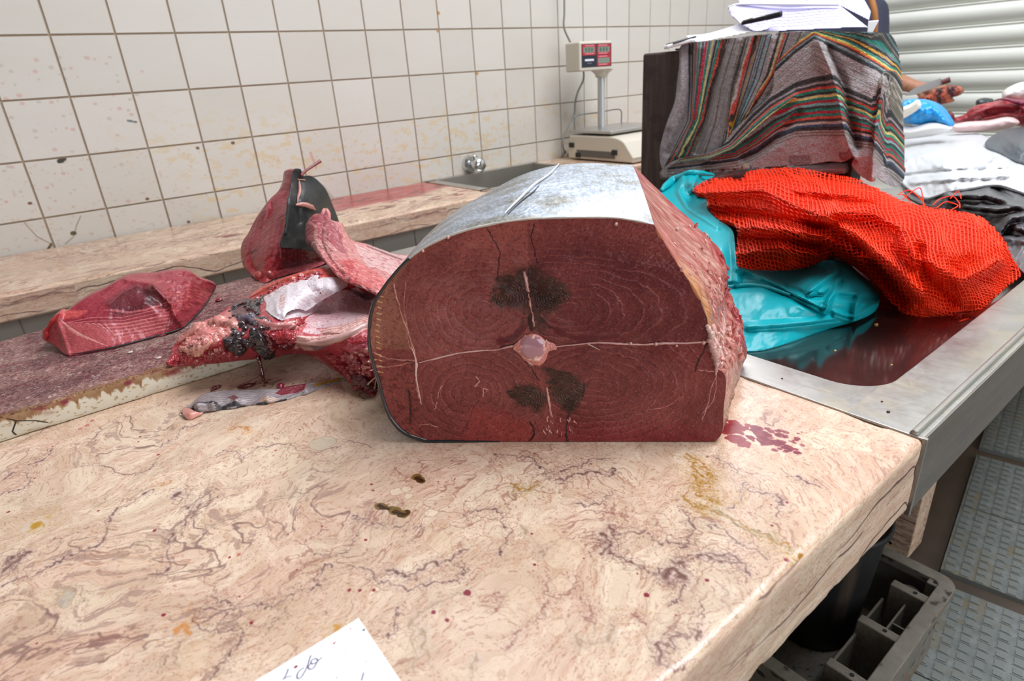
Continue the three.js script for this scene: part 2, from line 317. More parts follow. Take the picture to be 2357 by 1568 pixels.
  for (let i = 0; i <= 14; i++) { const t = i / 14; prof.push([t * pitch, 0.052 - 0.03 * Math.pow(Math.abs(Math.sin(Math.PI * t)), 0.75) * (t < 0.5 ? 1 : 1) - (t > 0.86 ? 0.012 * (1 - Math.abs(t - 0.93) / 0.07) : 0)]); }
  const s = new THREE.Shape(); s.moveTo(0.075, 0); prof.forEach(([y, x]) => s.lineTo(x, y)); s.lineTo(0.075, pitch); s.closePath();
  const slat = new THREE.ExtrudeGeometry(s, { depth: 4.05, bevelEnabled: false });
  for (let k = 0; k < 25; k++) { const m = shade(new THREE.Mesh(slat, sm)); m.name = 'slat'; m.position.set(X1 - 0.02, k * pitch - 0.012, 0.15); sh.add(m); }
  // the sides the photograph does not show
  const wf = structure('wall_front', 'plain plaster wall behind the aisle end', 'wall'); holeBox(wf, 'plaster', X0 - 0.2, X0, 0, HC, -0.2, Z1 + 0.2);
  const wr = structure('wall_right', 'plaster wall across the aisle with the wide bright entrance', 'wall');
  const fx0 = FRONT.x - FRONT.w / 2, fx1 = FRONT.x + FRONT.w / 2, fy0 = FRONT.y - FRONT.h / 2, fy1 = FRONT.y + FRONT.h / 2;
  holeBox(wr, 'plaster', X0 - 0.2, fx0, 0, HC, Z1, Z1 + 0.2); holeBox(wr, 'plaster', fx1, X1 + 0.2, 0, HC, Z1, Z1 + 0.2); holeBox(wr, 'plaster', fx0, fx1, 0, fy0, Z1, Z1 + 0.2); holeBox(wr, 'plaster', fx0, fx1, fy1, HC, Z1, Z1 + 0.2);
  const fw = structure('window_3', 'wide frosted glass front of the market hall', 'window'); part(fw, 'pane', box(fx0, fx1, fy0, fy1, Z1, Z1 + 0.04), glow(0.5));
}
// ------------------------------------------------------------------ floor: dark wet concrete with grey studded mats
{
  const c = canvas(1024, 1024);
  each(c, (x, y, o) => { const n = fbm(x / 40, y / 40, 5), m = fbm(x / 160 + 9, y / 160, 3); o[0] = 46 + n * 34 + m * 20; o[1] = 40 + n * 28 + m * 15; o[2] = 34 + n * 22 + m * 10; });
  const fl = structure('floor', 'dark stained concrete floor with grey studded mats', 'floor');
  const t = tex(c, true, true); t.repeat.set(2, 2);
  const base = box(X0 - 0.2, X1 + 0.2, -0.2, -0.012, -0.2, Z1 + 0.2);
  part(fl, 'concrete', base, std({ map: t, roughness: 0.55 }), 'dark brown wet concrete');
  // a mat tile of 0.327 m with a grid of raised blocks
  const L = 0.327, Wd = 0.36, n = 11, geos = [box(0, L - 0.004, -0.012, 0, 0, Wd)];
  for (let i = 0; i < n; i++) for (let j = 0; j < n; j++) {
    const a = (i + 0.5) * (L - 0.004) / n, b = (j + 0.5) * Wd / n, wide = (i + j) % 2 === 0;
    const q = box(a - (wide ? 0.011 : 0.008), a + (wide ? 0.011 : 0.008), 0, 0.0022, b - 0.0085, b + 0.0085); geos.push(q);
    geos.push(box(a - 0.0135, a - 0.0122, 0, 0.0014, b - 0.0125, b + 0.0125));
  }
  const mat = mergeGeometries(geos);
  const mc = canvas(512, 512); each(mc, (x, y, o) => { const k = fbm(x / 30, y / 30, 4), w = sst(0.52, 0.75, fbm(x / 90 + 40, y / 90, 4)); o[0] = 92 + k * 44; o[1] = 98 + k * 44; o[2] = 96 + k * 42; mix3(o, [120, 100, 66], w * 0.45); });
  const mats = [0, 1, 2].map((k) => { const tt = tex(mc, true, true); tt.offset.set(k * 0.31, k * 0.17); return std({ map: tt, roughness: 0.45 }); });
  // rows follow the traced mat edges, turned a little from the counter
  const A = onY(2165, 1310, 0), B = onY(2250, 1042, 0), dir = B.clone().sub(A).setY(0).normalize(), ang = Math.atan2(-dir.z, dir.x), nrm = v3(-dir.z, 0, dir.x);
  let k = 0;
  for (let r = 0; r < 3; r++) for (let i = -5; i < 7; i++) {
    const gap = Math.floor(i / 2) * 0.05, p = A.clone().addScaledVector(dir, i * L + gap).addScaledVector(nrm, r * 0.40);
    if (p.x > X1 - 0.5) continue;
    const m = shade(new THREE.Mesh(mat, mats[(k++ * 7 + r) % 3])); m.name = 'mat_tile'; m.position.set(p.x, 0, p.z); m.rotation.y = ang; fl.add(m);
  }
}
// ------------------------------------------------------------------ stone
const CE = [0, 0, 0];
function cells(x, y) { // distance to the two nearest seeds and the id of the nearest
  const xi = Math.floor(x), yi = Math.floor(y); let d1 = 99, d2 = 99, id = 0;
  for (let j = -1; j <= 1; j++) for (let i = -1; i <= 1; i++) {
    const k = (((xi + i) & 255) | (((yi + j) & 255) << 8)), a = xi + i + NT[k], b = yi + j + NT[(k * 7 + 13) & 65535], d = (a - x) * (a - x) + (b - y) * (b - y);
    if (d < d1) { d2 = d1; d1 = d; id = k; } else if (d < d2) d2 = d;
  }
  CE[0] = Math.sqrt(d1); CE[1] = Math.sqrt(d2); CE[2] = id; return CE;
}
function marbleAt(X, Z, o, turn = 0.35) { // colour of the breccia limestone at a point in metres
  const c = Math.cos(turn), s = Math.sin(turn), w1 = fbm(X * 5 + 3, Z * 5 + 8, 4) - 0.5, w2 = fbm(X * 5 + 40, Z * 5 + 2, 4) - 0.5, q1 = fbm(X * 60 + 3, Z * 60 + 8, 4) - 0.5, q2 = fbm(X * 60 + 31, Z * 60 + 18, 4) - 0.5;
  const A = (X * c - Z * s) + w1 * 0.2 + q1 * 0.012, B = (X * s + Z * c) + w2 * 0.2 + q2 * 0.012;
  const n = fbm(A * 9, B * 15, 4), p = fbm(A * 4 + 20, B * 6 + 11, 4), f = fbm(A * 90 + 5, B * 130, 4), gr = NT[((X * 4096 | 0) * 7 + (Z * 4096 | 0) * 131) & 65535];
  o[0] = 211 + (n - 0.5) * 26; o[1] = 183 + (n - 0.5) * 29; o[2] = 156 + (n - 0.5) * 32;
  mix3(o, [208, 168, 146], sst(0.42, 0.66, p) * 0.5);
  cells(A * 16, B * 22); const d1 = CE[0], d2 = CE[1], id = CE[2], kind = NT[(id * 11) & 65535], ed = d2 - d1;
  if (kind > 0.62) mix3(o, kind > 0.84 ? [238, 220, 192] : [224, 192, 168], 0.34 * sst(0.0, 0.05, ed));
  else if (kind < 0.14) mix3(o, [200, 180, 154], 0.34 * sst(0.02, 0.07, ed));
  if (kind > 0.45) mix3(o, [178, 140, 112], 0.4 * sst(0.03, 0.0, ed));
  o[0] += (f - 0.5) * 34; o[1] += (f - 0.5) * 40; o[2] += (f - 0.5) * 44;
  mix3(o, [190, 136, 108], 0.34 * sst(0.56, 0.74, fbm(A * 130 + 90, B * 210 + 4, 4)) * sst(0.42, 0.55, n));
  mix3(o, [158, 104, 84], 0.5 * sst(0.62, 0.7, fbm(A * 520 + 9, B * 640 + 5, 4)));
  mix3(o, [238, 222, 196], 0.32 * sst(0.6, 0.68, fbm(A * 28 + 19, B * 44 + 55, 4)));
  // stylolite veins, gathered in patches
  const pa = fbm(A * 8 + 7, B * 10 + 77, 4), r1 = Math.abs(fbm(A * 20 + 60, B * 25 + 30, 4) - 0.5), m1 = sst(0.54, 0.66, pa);
  mix3(o, [108, 78, 72], 0.7 * sst(0.02, 0.004, r1) * m1); mix3(o, [176, 142, 124], 0.14 * sst(0.04, 0.012, r1) * m1);
  const r2 = Math.abs(fbm(A * 38 + 160, B * 44 + 30, 4) - 0.5), m2 = sst(0.54, 0.66, fbm(A * 6 + 71, B * 7 + 7, 4));
  mix3(o, [146, 98, 84], 0.6 * sst(0.022, 0.004, r2) * m2);
  mix3(o, [126, 92, 84], 0.4 * sst(0.6, 0.66, fbm(A * 110 + 3, B * 130 + 60, 4)) * sst(0.56, 0.64, pa));
  const g2 = (gr - 0.5) * 14; o[0] += g2; o[1] += g2; o[2] += g2;
}
const MX0 = -0.175, MX1 = 0.632, MZ0 = 1.02, MZ1 = 1.96, MT = 1536;
const marbleC = canvas(MT, MT);
{
  { // full detail; where the slab runs on under the camera every fourth point is enough
    const keep = new Float32Array(3 * 520 * 520).fill(-1);
    each(marbleC, (x, y, o) => {
      const X = MX0 + x / MT * (MX1 - MX0), Z = MZ0 + y / MT * (MZ1 - MZ0);
      if (Z - 1.633 > (X + 0.157) * 0.895 + 0.06) { const k = ((y >> 2) * 520 + (x >> 2)) * 3; if (keep[k] < 0) { marbleAt(X, Z, o); keep[k] = o[0]; keep[k + 1] = o[1]; keep[k + 2] = o[2]; } else { o[0] = keep[k]; o[1] = keep[k + 1]; o[2] = keep[k + 2]; } return; }
      marbleAt(X, Z, o);
    });
  }
  const g = marbleC.getContext('2d'); g.lineCap = g.lineJoin = 'round';
  const T = (p) => { const q = onY(p[0], p[1], TOP); return [(q.x - MX0) / (MX1 - MX0) * MT, (q.z - MZ0) / (MZ1 - MZ0) * MT]; };
  const R = rng(91);
  const smooth = (P) => new THREE.CatmullRomCurve3(P.map((p) => v3(p[0], p[1], 0)), false, 'centripetal').getPoints(P.length * 14).map((p) => [p.x, p.y]);
  function strand(P, col, w, al, jag, seed) {
    g.strokeStyle = col; let prev = null;
    P.forEach((p, i) => {
      const q = [p[0] + (fbm(i * 0.33 + seed, 3, 3) - 0.5) * jag + (fbm(i * 0.07 + seed, 9, 2) - 0.5) * jag * 1.6, p[1] + (fbm(i * 0.33 + seed, 33, 3) - 0.5) * jag + (fbm(i * 0.07 + seed, 19, 2) - 0.5) * jag * 1.6];
      if (prev) { g.globalAlpha = al * (0.35 + 0.9 * vn(i * 0.21 + seed, 71)); g.lineWidth = w * (0.4 + 1.3 * vn(i * 0.17 + seed, 5)); g.beginPath(); g.moveTo(...prev); g.lineTo(...q); g.stroke(); }
      prev = q;
    }); g.globalAlpha = 1;
  }
  function vein(pts, map, col = 'rgb(108,74,78)', w = 3, halo = 1) {
    const P = smooth(pts.map((p) => T(map(p)))), s = R() * 200; w *= 0.66;
    strand(P, 'rgb(206,184,166)', w * 5, 0.1 * halo, 12, s); strand(P, col, w * 1.6, 0.16 * halo, 12, s); strand(P, col, w * 0.55, 0.7, 13, s); strand(P, col, w * 0.35, 0.45, 26, s + 40); for (let k = 0; k < P.length * 0.5 * w; k++) { const q = P[Math.floor(R() * P.length)], e = (R() + R() - 1) * 9 * w; g.globalAlpha = 0.35; g.fillStyle = col; g.fillRect(q[0] + e, q[1] + (R() + R() - 1) * 9 * w, 1 + R() * 2.4, 1 + R() * 1.6); } strand(P, col, w * 0.3, 0.38, 44, s + 80); strand(P, col, w * 0.3, 0.25, 64, s + 120);
  }
  const a = crop(0, 900, 2.348), b = crop(800, 1000, 2.143), PU = 'rgb(112,74,66)', BR = 'rgb(150,96,80)', OL = 'rgb(146,118,90)';
  for (const [v, w] of [
    [[[10, 1060], [80, 1020], [180, 1000], [260, 960], [330, 920], [370, 890], [450, 870], [520, 840], [560, 800], [580, 720], [600, 690], [650, 630], [720, 590], [800, 550], [860, 520]], 3.4],
    [[[850, 1000], [900, 970], [910, 890], [930, 800], [960, 750], [1010, 700], [1060, 660], [1080, 620], [1150, 590], [1200, 580]], 3.2], [[[1000, 650], [1030, 620], [1100, 560], [1180, 530]], 3],
    [[[880, 300], [920, 270], [960, 240], [1000, 200], [1060, 180], [1150, 150]], 2.6], [[[520, 270], [515, 240], [560, 200], [620, 160], [720, 120], [820, 95]], 2],
    [[[1300, 380], [1330, 350], [1400, 310], [1450, 300], [1560, 290], [1640, 320], [1700, 330], [1750, 310], [1830, 300], [1900, 270], [2000, 300]], 2.6], [[[1310, 390], [1280, 330], [1200, 330], [1180, 360]], 2.4],
    [[[1140, 1110], [1200, 1140], [1270, 1185], [1330, 1160], [1400, 1150], [1450, 1170], [1530, 1130], [1600, 1080], [1680, 1070], [1720, 1030], [1750, 970], [1800, 940]], 2.8],
    [[[1150, 1550], [1190, 1490], [1210, 1450], [1280, 1400], [1300, 1350], [1280, 1300], [1200, 1280], [1100, 1280], [1030, 1240], [1060, 1210], [1130, 1180], [1210, 1230], [1180, 1270]], 2.8],
    [[[0, 560], [60, 540], [130, 530], [150, 480], [60, 450], [0, 490]], 3.4], [[[30, 980], [60, 930], [120, 890], [180, 870]], 5], [[[5, 960], [50, 900], [100, 890]], 5], [[[0, 370], [100, 290], [170, 240], [260, 210], [350, 180], [400, 130]], 2.2],
    [[[1700, 850], [1760, 900], [1860, 880], [1900, 820], [1930, 760]], 2], [[[1900, 690], [1950, 690], [2010, 730], [2100, 720]], 2.4], [[[440, 400], [520, 390], [600, 420], [700, 450], [780, 430], [830, 400], [860, 350]], 2.4], [[[140, 400], [200, 390], [250, 350], [280, 320]], 4], [[[950, 560], [990, 550]], 7],
  ]) vein(v, a, PU, w);
  for (const v of [[[1140, 1110], [1150, 1050], [1100, 980], [1120, 920]], [[250, 830], [350, 790], [450, 750], [510, 730]], [[1640, 830], [1700, 780], [1770, 760]], [[1700, 380], [1800, 400], [1880, 370], [1990, 350]], [[420, 220], [470, 190], [500, 160]]]) vein(v, a, BR, 2.2);
  for (const v of [[[1100, 740], [1160, 720], [1320, 650], [1450, 600], [1550, 560], [1700, 530]], [[1130, 750], [1250, 690], [1400, 630], [1560, 575], [1710, 540]], [[620, 910], [700, 850], [770, 810], [850, 810], [900, 850]], [[1460, 1270], [1510, 1230], [1540, 1160]], [[960, 1480], [970, 1400], [1000, 1340]], [[300, 1180], [330, 1080], [390, 1080], [380, 1150]], [[500, 640], [560, 590], [600, 540]], [[860, 1500], [900, 1430]], [[430, 1180], [450, 1060]]]) vein(v, a, OL, 2.6, 0.8);
  for (const [v, w] of [
    [[[720, 90], [760, 110], [850, 100], [920, 120], [950, 160], [970, 190], [1000, 230]], 3], [[[1000, 190], [1050, 180], [1120, 160], [1200, 140], [1280, 110]], 3.4], [[[1020, 230], [1080, 220], [1150, 200], [1230, 190], [1300, 200], [1310, 170]], 4], [[[1120, 340], [1200, 340], [1280, 320], [1290, 270]], 3],
    [[[590, 400], [620, 380], [700, 370], [760, 380], [780, 440], [800, 510], [760, 560], [730, 590]], 3], [[[30, 430], [80, 420], [110, 450], [180, 450], [260, 460], [340, 450], [360, 480], [300, 530]], 2.4], [[[180, 660], [240, 680], [300, 685], [380, 650], [450, 630], [520, 600], [580, 560]], 3.6],
    [[[0, 650], [100, 680], [160, 720], [250, 740], [350, 750], [450, 740], [540, 720], [590, 690], [580, 650], [500, 650]], 3], [[[180, 1020], [230, 970], [250, 900], [250, 840]], 2.4], [[[1210, 520], [1270, 530], [1290, 590], [1330, 600], [1300, 470], [1340, 490], [1450, 470]], 4], [[[1250, 500], [1290, 540], [1270, 600]], 5],
    [[[1340, 600], [1430, 640], [1500, 690], [1560, 700], [1640, 710], [1650, 640], [1590, 620]], 4.4], [[[1540, 690], [1620, 680], [1650, 720]], 7], [[[1640, 560], [1680, 520], [1700, 450], [1660, 370]], 4], [[[1450, 470], [1500, 520], [1580, 530], [1640, 560]], 2.6], [[[1640, 710], [1640, 800], [1600, 830]], 2.6],
    [[[1760, 100], [1830, 120], [1900, 170], [1960, 250], [1940, 320], [1880, 350]], 2.6], [[[1970, 280], [2050, 290], [2130, 310], [2150, 350], [2100, 390]], 3.6], [[[1780, 440], [1830, 460], [1900, 520], [1960, 560], [2060, 600]], 3], [[[1740, 840], [1740, 960], [1720, 1000], [1650, 990], [1600, 1030], [1560, 1060], [1520, 1100]], 3.4], [[[1500, 1100], [1560, 1130], [1650, 1150], [1700, 1120]], 2.6],
    [[[1650, 600], [1720, 600], [1800, 590], [1880, 590], [1960, 650], [1970, 700]], 3.4], [[[2200, 200], [2260, 230], [2340, 250]], 4], [[[1760, 600], [1850, 640], [1950, 650]], 4],
  ]) vein(v, b, PU, w);
  for (const v of [[[770, 1050], [830, 1000], [900, 930], [960, 900], [1000, 830]], [[1150, 820], [1210, 870], [1180, 910], [1240, 900]], [[1130, 700], [1120, 760], [1060, 800], [980, 780], [980, 720]], [[1400, 910], [1440, 900], [1460, 940]], [[740, 790], [750, 830], [700, 860]], [[1220, 380], [1300, 380], [1320, 410]], [[1500, 420], [1560, 470], [1620, 500]]]) vein(v, b, BR, 2.6);
  for (const v of [[[300, 1170], [310, 1000], [330, 900], [420, 840], [520, 790], [610, 770]], [[360, 950], [370, 1010], [420, 1110]], [[870, 450], [920, 520], [960, 600], [1010, 550]], [[1120, 1000], [1170, 1030], [1260, 1000], [1300, 940]], [[1840, 740], [1880, 850], [1950, 940]], [[600, 1200], [650, 1100]]]) vein(v, b, 'rgb(172,142,112)', 4, 1.2);
  // pale shelly fragments
  const frag = (map, cx, cy, rx, ry, rot, col, al) => { const q = T(map([cx, cy])), e = T(map([cx + rx, cy])), r1 = Math.hypot(e[0] - q[0], e[1] - q[1]); g.save(); g.translate(...q); g.rotate(rot); g.globalAlpha = al; g.fillStyle = col; g.beginPath(); for (let i = 0; i < 26; i++) { const t = i / 26 * 6.283, k = 0.8 + 0.4 * vn(i * 0.6 + cx, cy); g.lineTo(Math.cos(t) * r1 * k, Math.sin(t) * r1 * k * ry / rx); } g.closePath(); g.fill(); g.globalAlpha = al * 0.9; g.strokeStyle = 'rgb(176,142,108)'; g.lineWidth = 2; g.stroke(); g.restore(); g.globalAlpha = 1; };
  for (const f of [[780, 890, 130, 95, -0.5], [1130, 270, 90, 60, 0], [1040, 1420, 80, 130, 0.3], [1590, 240, 90, 60, 0], [200, 1150, 120, 80, 0.2]]) frag(a, ...f, 'rgb(226,200,168)', 0.3);
  frag(a, 1750, 280, 70, 60, 0.2, 'rgb(196,182,158)', 0.7); frag(a, 360, 1120, 40, 60, 0.2, 'rgb(176,166,150)', 0.6);
  for (const f of [[320, 345, 50, 40, 0], [960, 490, 80, 70, 0.4], [1060, 600, 110, 90, -0.3], [850, 840, 110, 100, -0.2], [450, 520, 60, 110, 0.2], [1030, 950, 60, 40, 0], [1060, 740, 50, 50, 0], [140, 500, 90, 70, 0]]) frag(b, ...f, 'rgb(228,202,172)', 0.4);
  for (const f of [[240, 285, 36, 30], [290, 270, 24, 24], [300, 305, 22, 20], [410, 390, 36, 30]]) frag(b, ...f, 0.5, 'rgb(236,220,194)', 0.6);
  // ochre and olive veins
  const OC = 'rgb(158,104,18)';
  for (const v of [[[1680, 110], [1750, 150], [1790, 190], [1790, 240], [1740, 290], [1800, 320], [1840, 330]], [[1780, 190], [1770, 240], [1730, 260], [1720, 200]], [[1660, 310], [1730, 350], [1780, 370]], [[1700, 130], [1720, 180], [1760, 210]]]) { vein(v, b, OC, 4, 1.4); vein(v, b, OC, 3, 1); }
  for (const v of [[[1780, 370], [1840, 390], [1960, 460], [2050, 500], [2120, 530]], [[2120, 530], [2200, 570], [2260, 620]], [[820, 250], [860, 270], [930, 250]]]) { vein(v, b, 'rgb(122,104,58)', 4, 1.2); vein(v, b, OC, 3, 1); }
  vein([[2220, 590], [2270, 625]], b, OC, 6, 1.4); vein([[1830, 330], [1930, 330], [1960, 260]], b, 'rgb(180,130,60)', 3); vein([[1240, 210], [1290, 190], [1340, 215], [1330, 190]], a, 'rgb(190,122,50)', 4); vein([[950, 1270], [1000, 1270], [1020, 1310]], a, 'rgb(196,130,70)', 6); vein([[180, 735], [220, 710]], a, 'rgb(176,130,20)', 9); vein([[850, 500], [940, 490]], a, 'rgb(190,120,70)', 4); vein([[1800, 1290], [1850, 1270]], a, 'rgb(196,140,60)', 5);
  // pits
  for (const [v, w] of [[[[150, 350], [220, 370], [290, 390]], 9], [[[240, 380], [285, 400]], 10], [[[350, 212], [370, 232]], 10]]) { const P = smooth(v.map((p) => T(b(p)))); strand(P, 'rgb(120,92,44)', w * 1.3, 0.9, 6, w); strand(P, 'rgb(74,46,14)', w * 0.9, 1, 6, w + 3); strand(P, 'rgb(40,22,6)', w * 0.4, 1, 6, w + 9); }
  // straw scratches of old knife cuts
  for (let i = 0; i < 170; i++) { const x = R() * MT, y = R() * MT, t = (R() - 0.5) * 1.4 + 0.9, l = 20 + R() * 130; g.globalAlpha = 0.12 + R() * 0.16; g.strokeStyle = R() < 0.6 ? 'rgb(186,140,78)' : 'rgb(245,235,220)'; g.lineWidth = 0.8 + R(); g.beginPath(); g.moveTo(x, y); g.lineTo(x + Math.cos(t) * l, y + Math.sin(t) * l); g.stroke(); } g.globalAlpha = 1;
  // blood
  const drop = (px, py, r, col = 'rgb(122,8,26)', al = 0.9, k = 1) => { r *= 0.33; const q = T([px, py]); g.globalAlpha = al; g.fillStyle = col; g.beginPath(); for (let i = 0; i < 18; i++) { const t = i / 18 * 6.283, e = 0.78 + 0.44 * vn(i * 0.7 + px, py); g.lineTo(q[0] + Math.cos(t) * r * e, q[1] + Math.sin(t) * r * e * k); } g.closePath(); g.fill(); g.globalAlpha = 1; };
  for (const [x, y, r] of [[45, 655, 8], [835, 755, 8], [855, 345, 8], [1490, 322, 9], [884, 1212, 8], [1358, 1253, 7], [1888, 1077, 7], [2020, 1077, 6], [2008, 505, 7], [2017, 538, 6], [532, 648, 6], [757, 248, 7], [748, 275, 6], [284, 300, 5], [187, 472, 5], [1556, 777, 4], [1604, 967, 4], [1240, 900, 6], [1295, 1112, 4], [1010, 270, 4], [900, 68, 6], [1620, 210, 6], [1290, 885, 9], [1976, 805, 6], [470, 186, 14], [430, 205, 12], [500, 160, 12], [200, 1365, 4], [1740, 733, 5]]) { const q = a([x, y]); drop(q[0], q[1], r * 1.15, r > 8 ? 'rgb(176,60,52)' : 'rgb(124,10,30)', r > 8 ? 0.6 : 0.92); }
  for (const [x, y, r] of [[1475, 793, 11], [1772, 720, 9], [2165, 620, 9], [2168, 336, 7], [2094, 450, 7], [490, 917, 8], [423, 878, 9], [590, 783, 15], [89, 522, 7], [909, 491, 6], [922, 643, 6], [447, 234, 4], [530, 220, 4], [118, 246, 7], [127, 277, 6], [1430, 688, 4], [1620, 892, 4], [2090, 348, 5], [922, 95, 5], [1165, 612, 4], [60, 770, 7], [130, 770, 7]]) { const q = b([x, y]); drop(q[0], q[1], r * 1.1, 'rgb(126,12,30)', 0.9); }
  const B2 = rng(13);
  for (let i = 0; i < 120; i++) { const t = Math.pow(B2(), 0.8), px = 1662 + t * 178 + (B2() - 0.5) * 24, py = 972 + (B2() * 0.9 + 0.1) * 62 * (0.4 + t * 0.7) + t * 10; drop(px, py, 6 + B2() * 18 * (1.2 - t * 0.6), t < 0.4 ? 'rgb(128,6,18)' : 'rgb(112,10,34)', 0.55 + B2() * 0.3); }
  for (const [px, py, r] of [[1672, 990, 26], [1690, 1010, 26], [1712, 1022, 22], [1752, 1000, 24], [1762, 1016, 24], [1740, 985, 18], [1790, 1020, 18], [1815, 1030, 14], [1690, 975, 20]]) drop(px, py, r * 1.9, px < 1725 ? 'rgb(126,6,18)' : 'rgb(112,10,34)', 0.8);
  for (let i = 0; i < 60; i++) drop(950 + B2() * 700, 1022 + B2() * 6, 5, 'rgb(96,10,16)', 0.35, 0.6);
  for (let i = 0; i < 220; i++) drop(B2() * 2100, 880 + B2() * 680, 1.2 + B2() * 2, B2() < 0.6 ? 'rgb(150,50,44)' : 'rgb(120,70,40)', 0.6);
  { const d = crop(400, 820, 5.612); for (const [x, y, r] of [[540, 410, 16], [500, 440, 12], [590, 390, 12], [850, 195, 10], [950, 235, 8], [890, 265, 9], [700, 297, 9], [1190, 340, 26], [1170, 385, 18], [1240, 310, 14], [1120, 350, 12], [1000, 370, 14], [900, 400, 14], [1060, 330, 12], [1540, 358, 8], [1340, 385, 12], [1700, 320, 10], [1780, 300, 10], [1850, 280, 8], [60, 360, 8], [2000, 470, 6], [810, 240, 5], [1440, 285, 6]]) { const q = d([x, y]); drop(q[0], q[1], r * 0.75, 'rgb(110,8,18)', 0.85); } }
}
const marbleTopTex = tex(marbleC); marbleTopTex.wrapS = marbleTopTex.wrapT = THREE.MirroredRepeatWrapping;
const marbleTop = phys({ map: marbleTopTex, roughness: 0.34, clearcoat: 0.25, clearcoatRoughness: 0.25 });
function sideTex(w, h, kx, ky, seed) {
  const c = canvas(w, h);
  return each(c, (x, y, o) => {
    const X = x * kx + seed, Z = y * ky; marbleAt(X * 0.5, Z * 1.6 + seed, o, 0.06); const wv = fbm(X * 5, Z * 9 + seed, 4) - 0.5;
    const l1 = Math.abs(((Z + wv * 0.075) * 26 + fbm(X * 9, seed, 3) * 1.2) % 1 - 0.5); mix3(o, [84, 58, 56], 0.85 * sst(0.05, 0.012, l1) * sst(0.3, 0.55, fbm(X * 7 + 4, Z * 14, 3)));
  });
}
const sideT = tex(sideTex(1536, 144, 0.00067, 0.00067, 3), true, true);
const marbleSide = std({ map: sideT, roughness: 0.5 });
// a slab with worn, slightly irregular rounded edges; uv in metres (u, v by fn)
function slab(x0, x1, y0, y1, z0, z1, r, nx, ny, nz, wear, uv) {
  const g = new THREE.BoxGeometry(x1 - x0, y1 - y0, z1 - z0, nx, ny, nz); g.translate((x0 + x1) / 2, (y0 + y1) / 2, (z0 + z1) / 2);
  const p = g.attributes.position, N = g.attributes.normal, U = g.attributes.uv, q = v3(), k = v3(), f = v3();
  for (let i = 0; i < p.count; i++) {
    q.fromBufferAttribute(p, i); f.fromBufferAttribute(N, i);
    const rr = r * (1 + wear * Math.max(0, (fbm(q.x * 40, q.z * 40 + q.y * 60, 3) - 0.5) * 4));
    k.set(clamp(q.x, x0 + rr, x1 - rr), clamp(q.y, y0 + rr, y1 - rr), clamp(q.z, z0 + rr, z1 - rr));
    const d = q.clone().sub(k), e = uv(q, f); U.setXY(i, e[0], e[1]);
    if (d.lengthSq() > 1e-12) { d.normalize(); q.copy(k).addScaledVector(d, rr); N.setXYZ(i, d.x, d.y, d.z); p.setXYZ(i, q.x, q.y, q.z); }
  }
  return g;
}
let legT;
// edge loops crowd at the rims so the rounding is fine there: warp a box's uniform grid
{
  const t = group('marble_counter', 'pink veined marble counter slab carrying the big tuna piece', 'counter', null, v3(0.1, 0, 1.3));
  const xs0 = -0.9, xs1 = 0.628, zs0 = 0.775, zs1 = 1.957;
  const uvT = (q, f) => (f.y > 0.5 ? [(q.x - MX0) / (MX1 - MX0), 1 - (q.z - MZ0) / (MZ1 - MZ0)] : Math.abs(f.z) > 0.5 ? [q.x / 1.024, q.y / 0.096 * 0.98 + 0.5] : [q.z / 1.024, q.y / 0.096]);
  const g = slab(xs0, xs1, TOP - 0.095, TOP, zs0, zs1, 0.007, 260, 16, 240, 0.9, uvT);
  part(t, 'slab', g, [marbleSide, marbleSide, marbleTop, marbleSide, marbleSide, marbleSide]);
  legT = tex(sideTex(256, 256, 0.0016, 0.0032, 11), true, true);
  part(t, 'leg', box(-0.6, -0.5, 0, TOP - 0.095, 0.8, 1.75, 0.004), std({ map: legT, roughness: 0.6 }), 'upright stone leg');
}
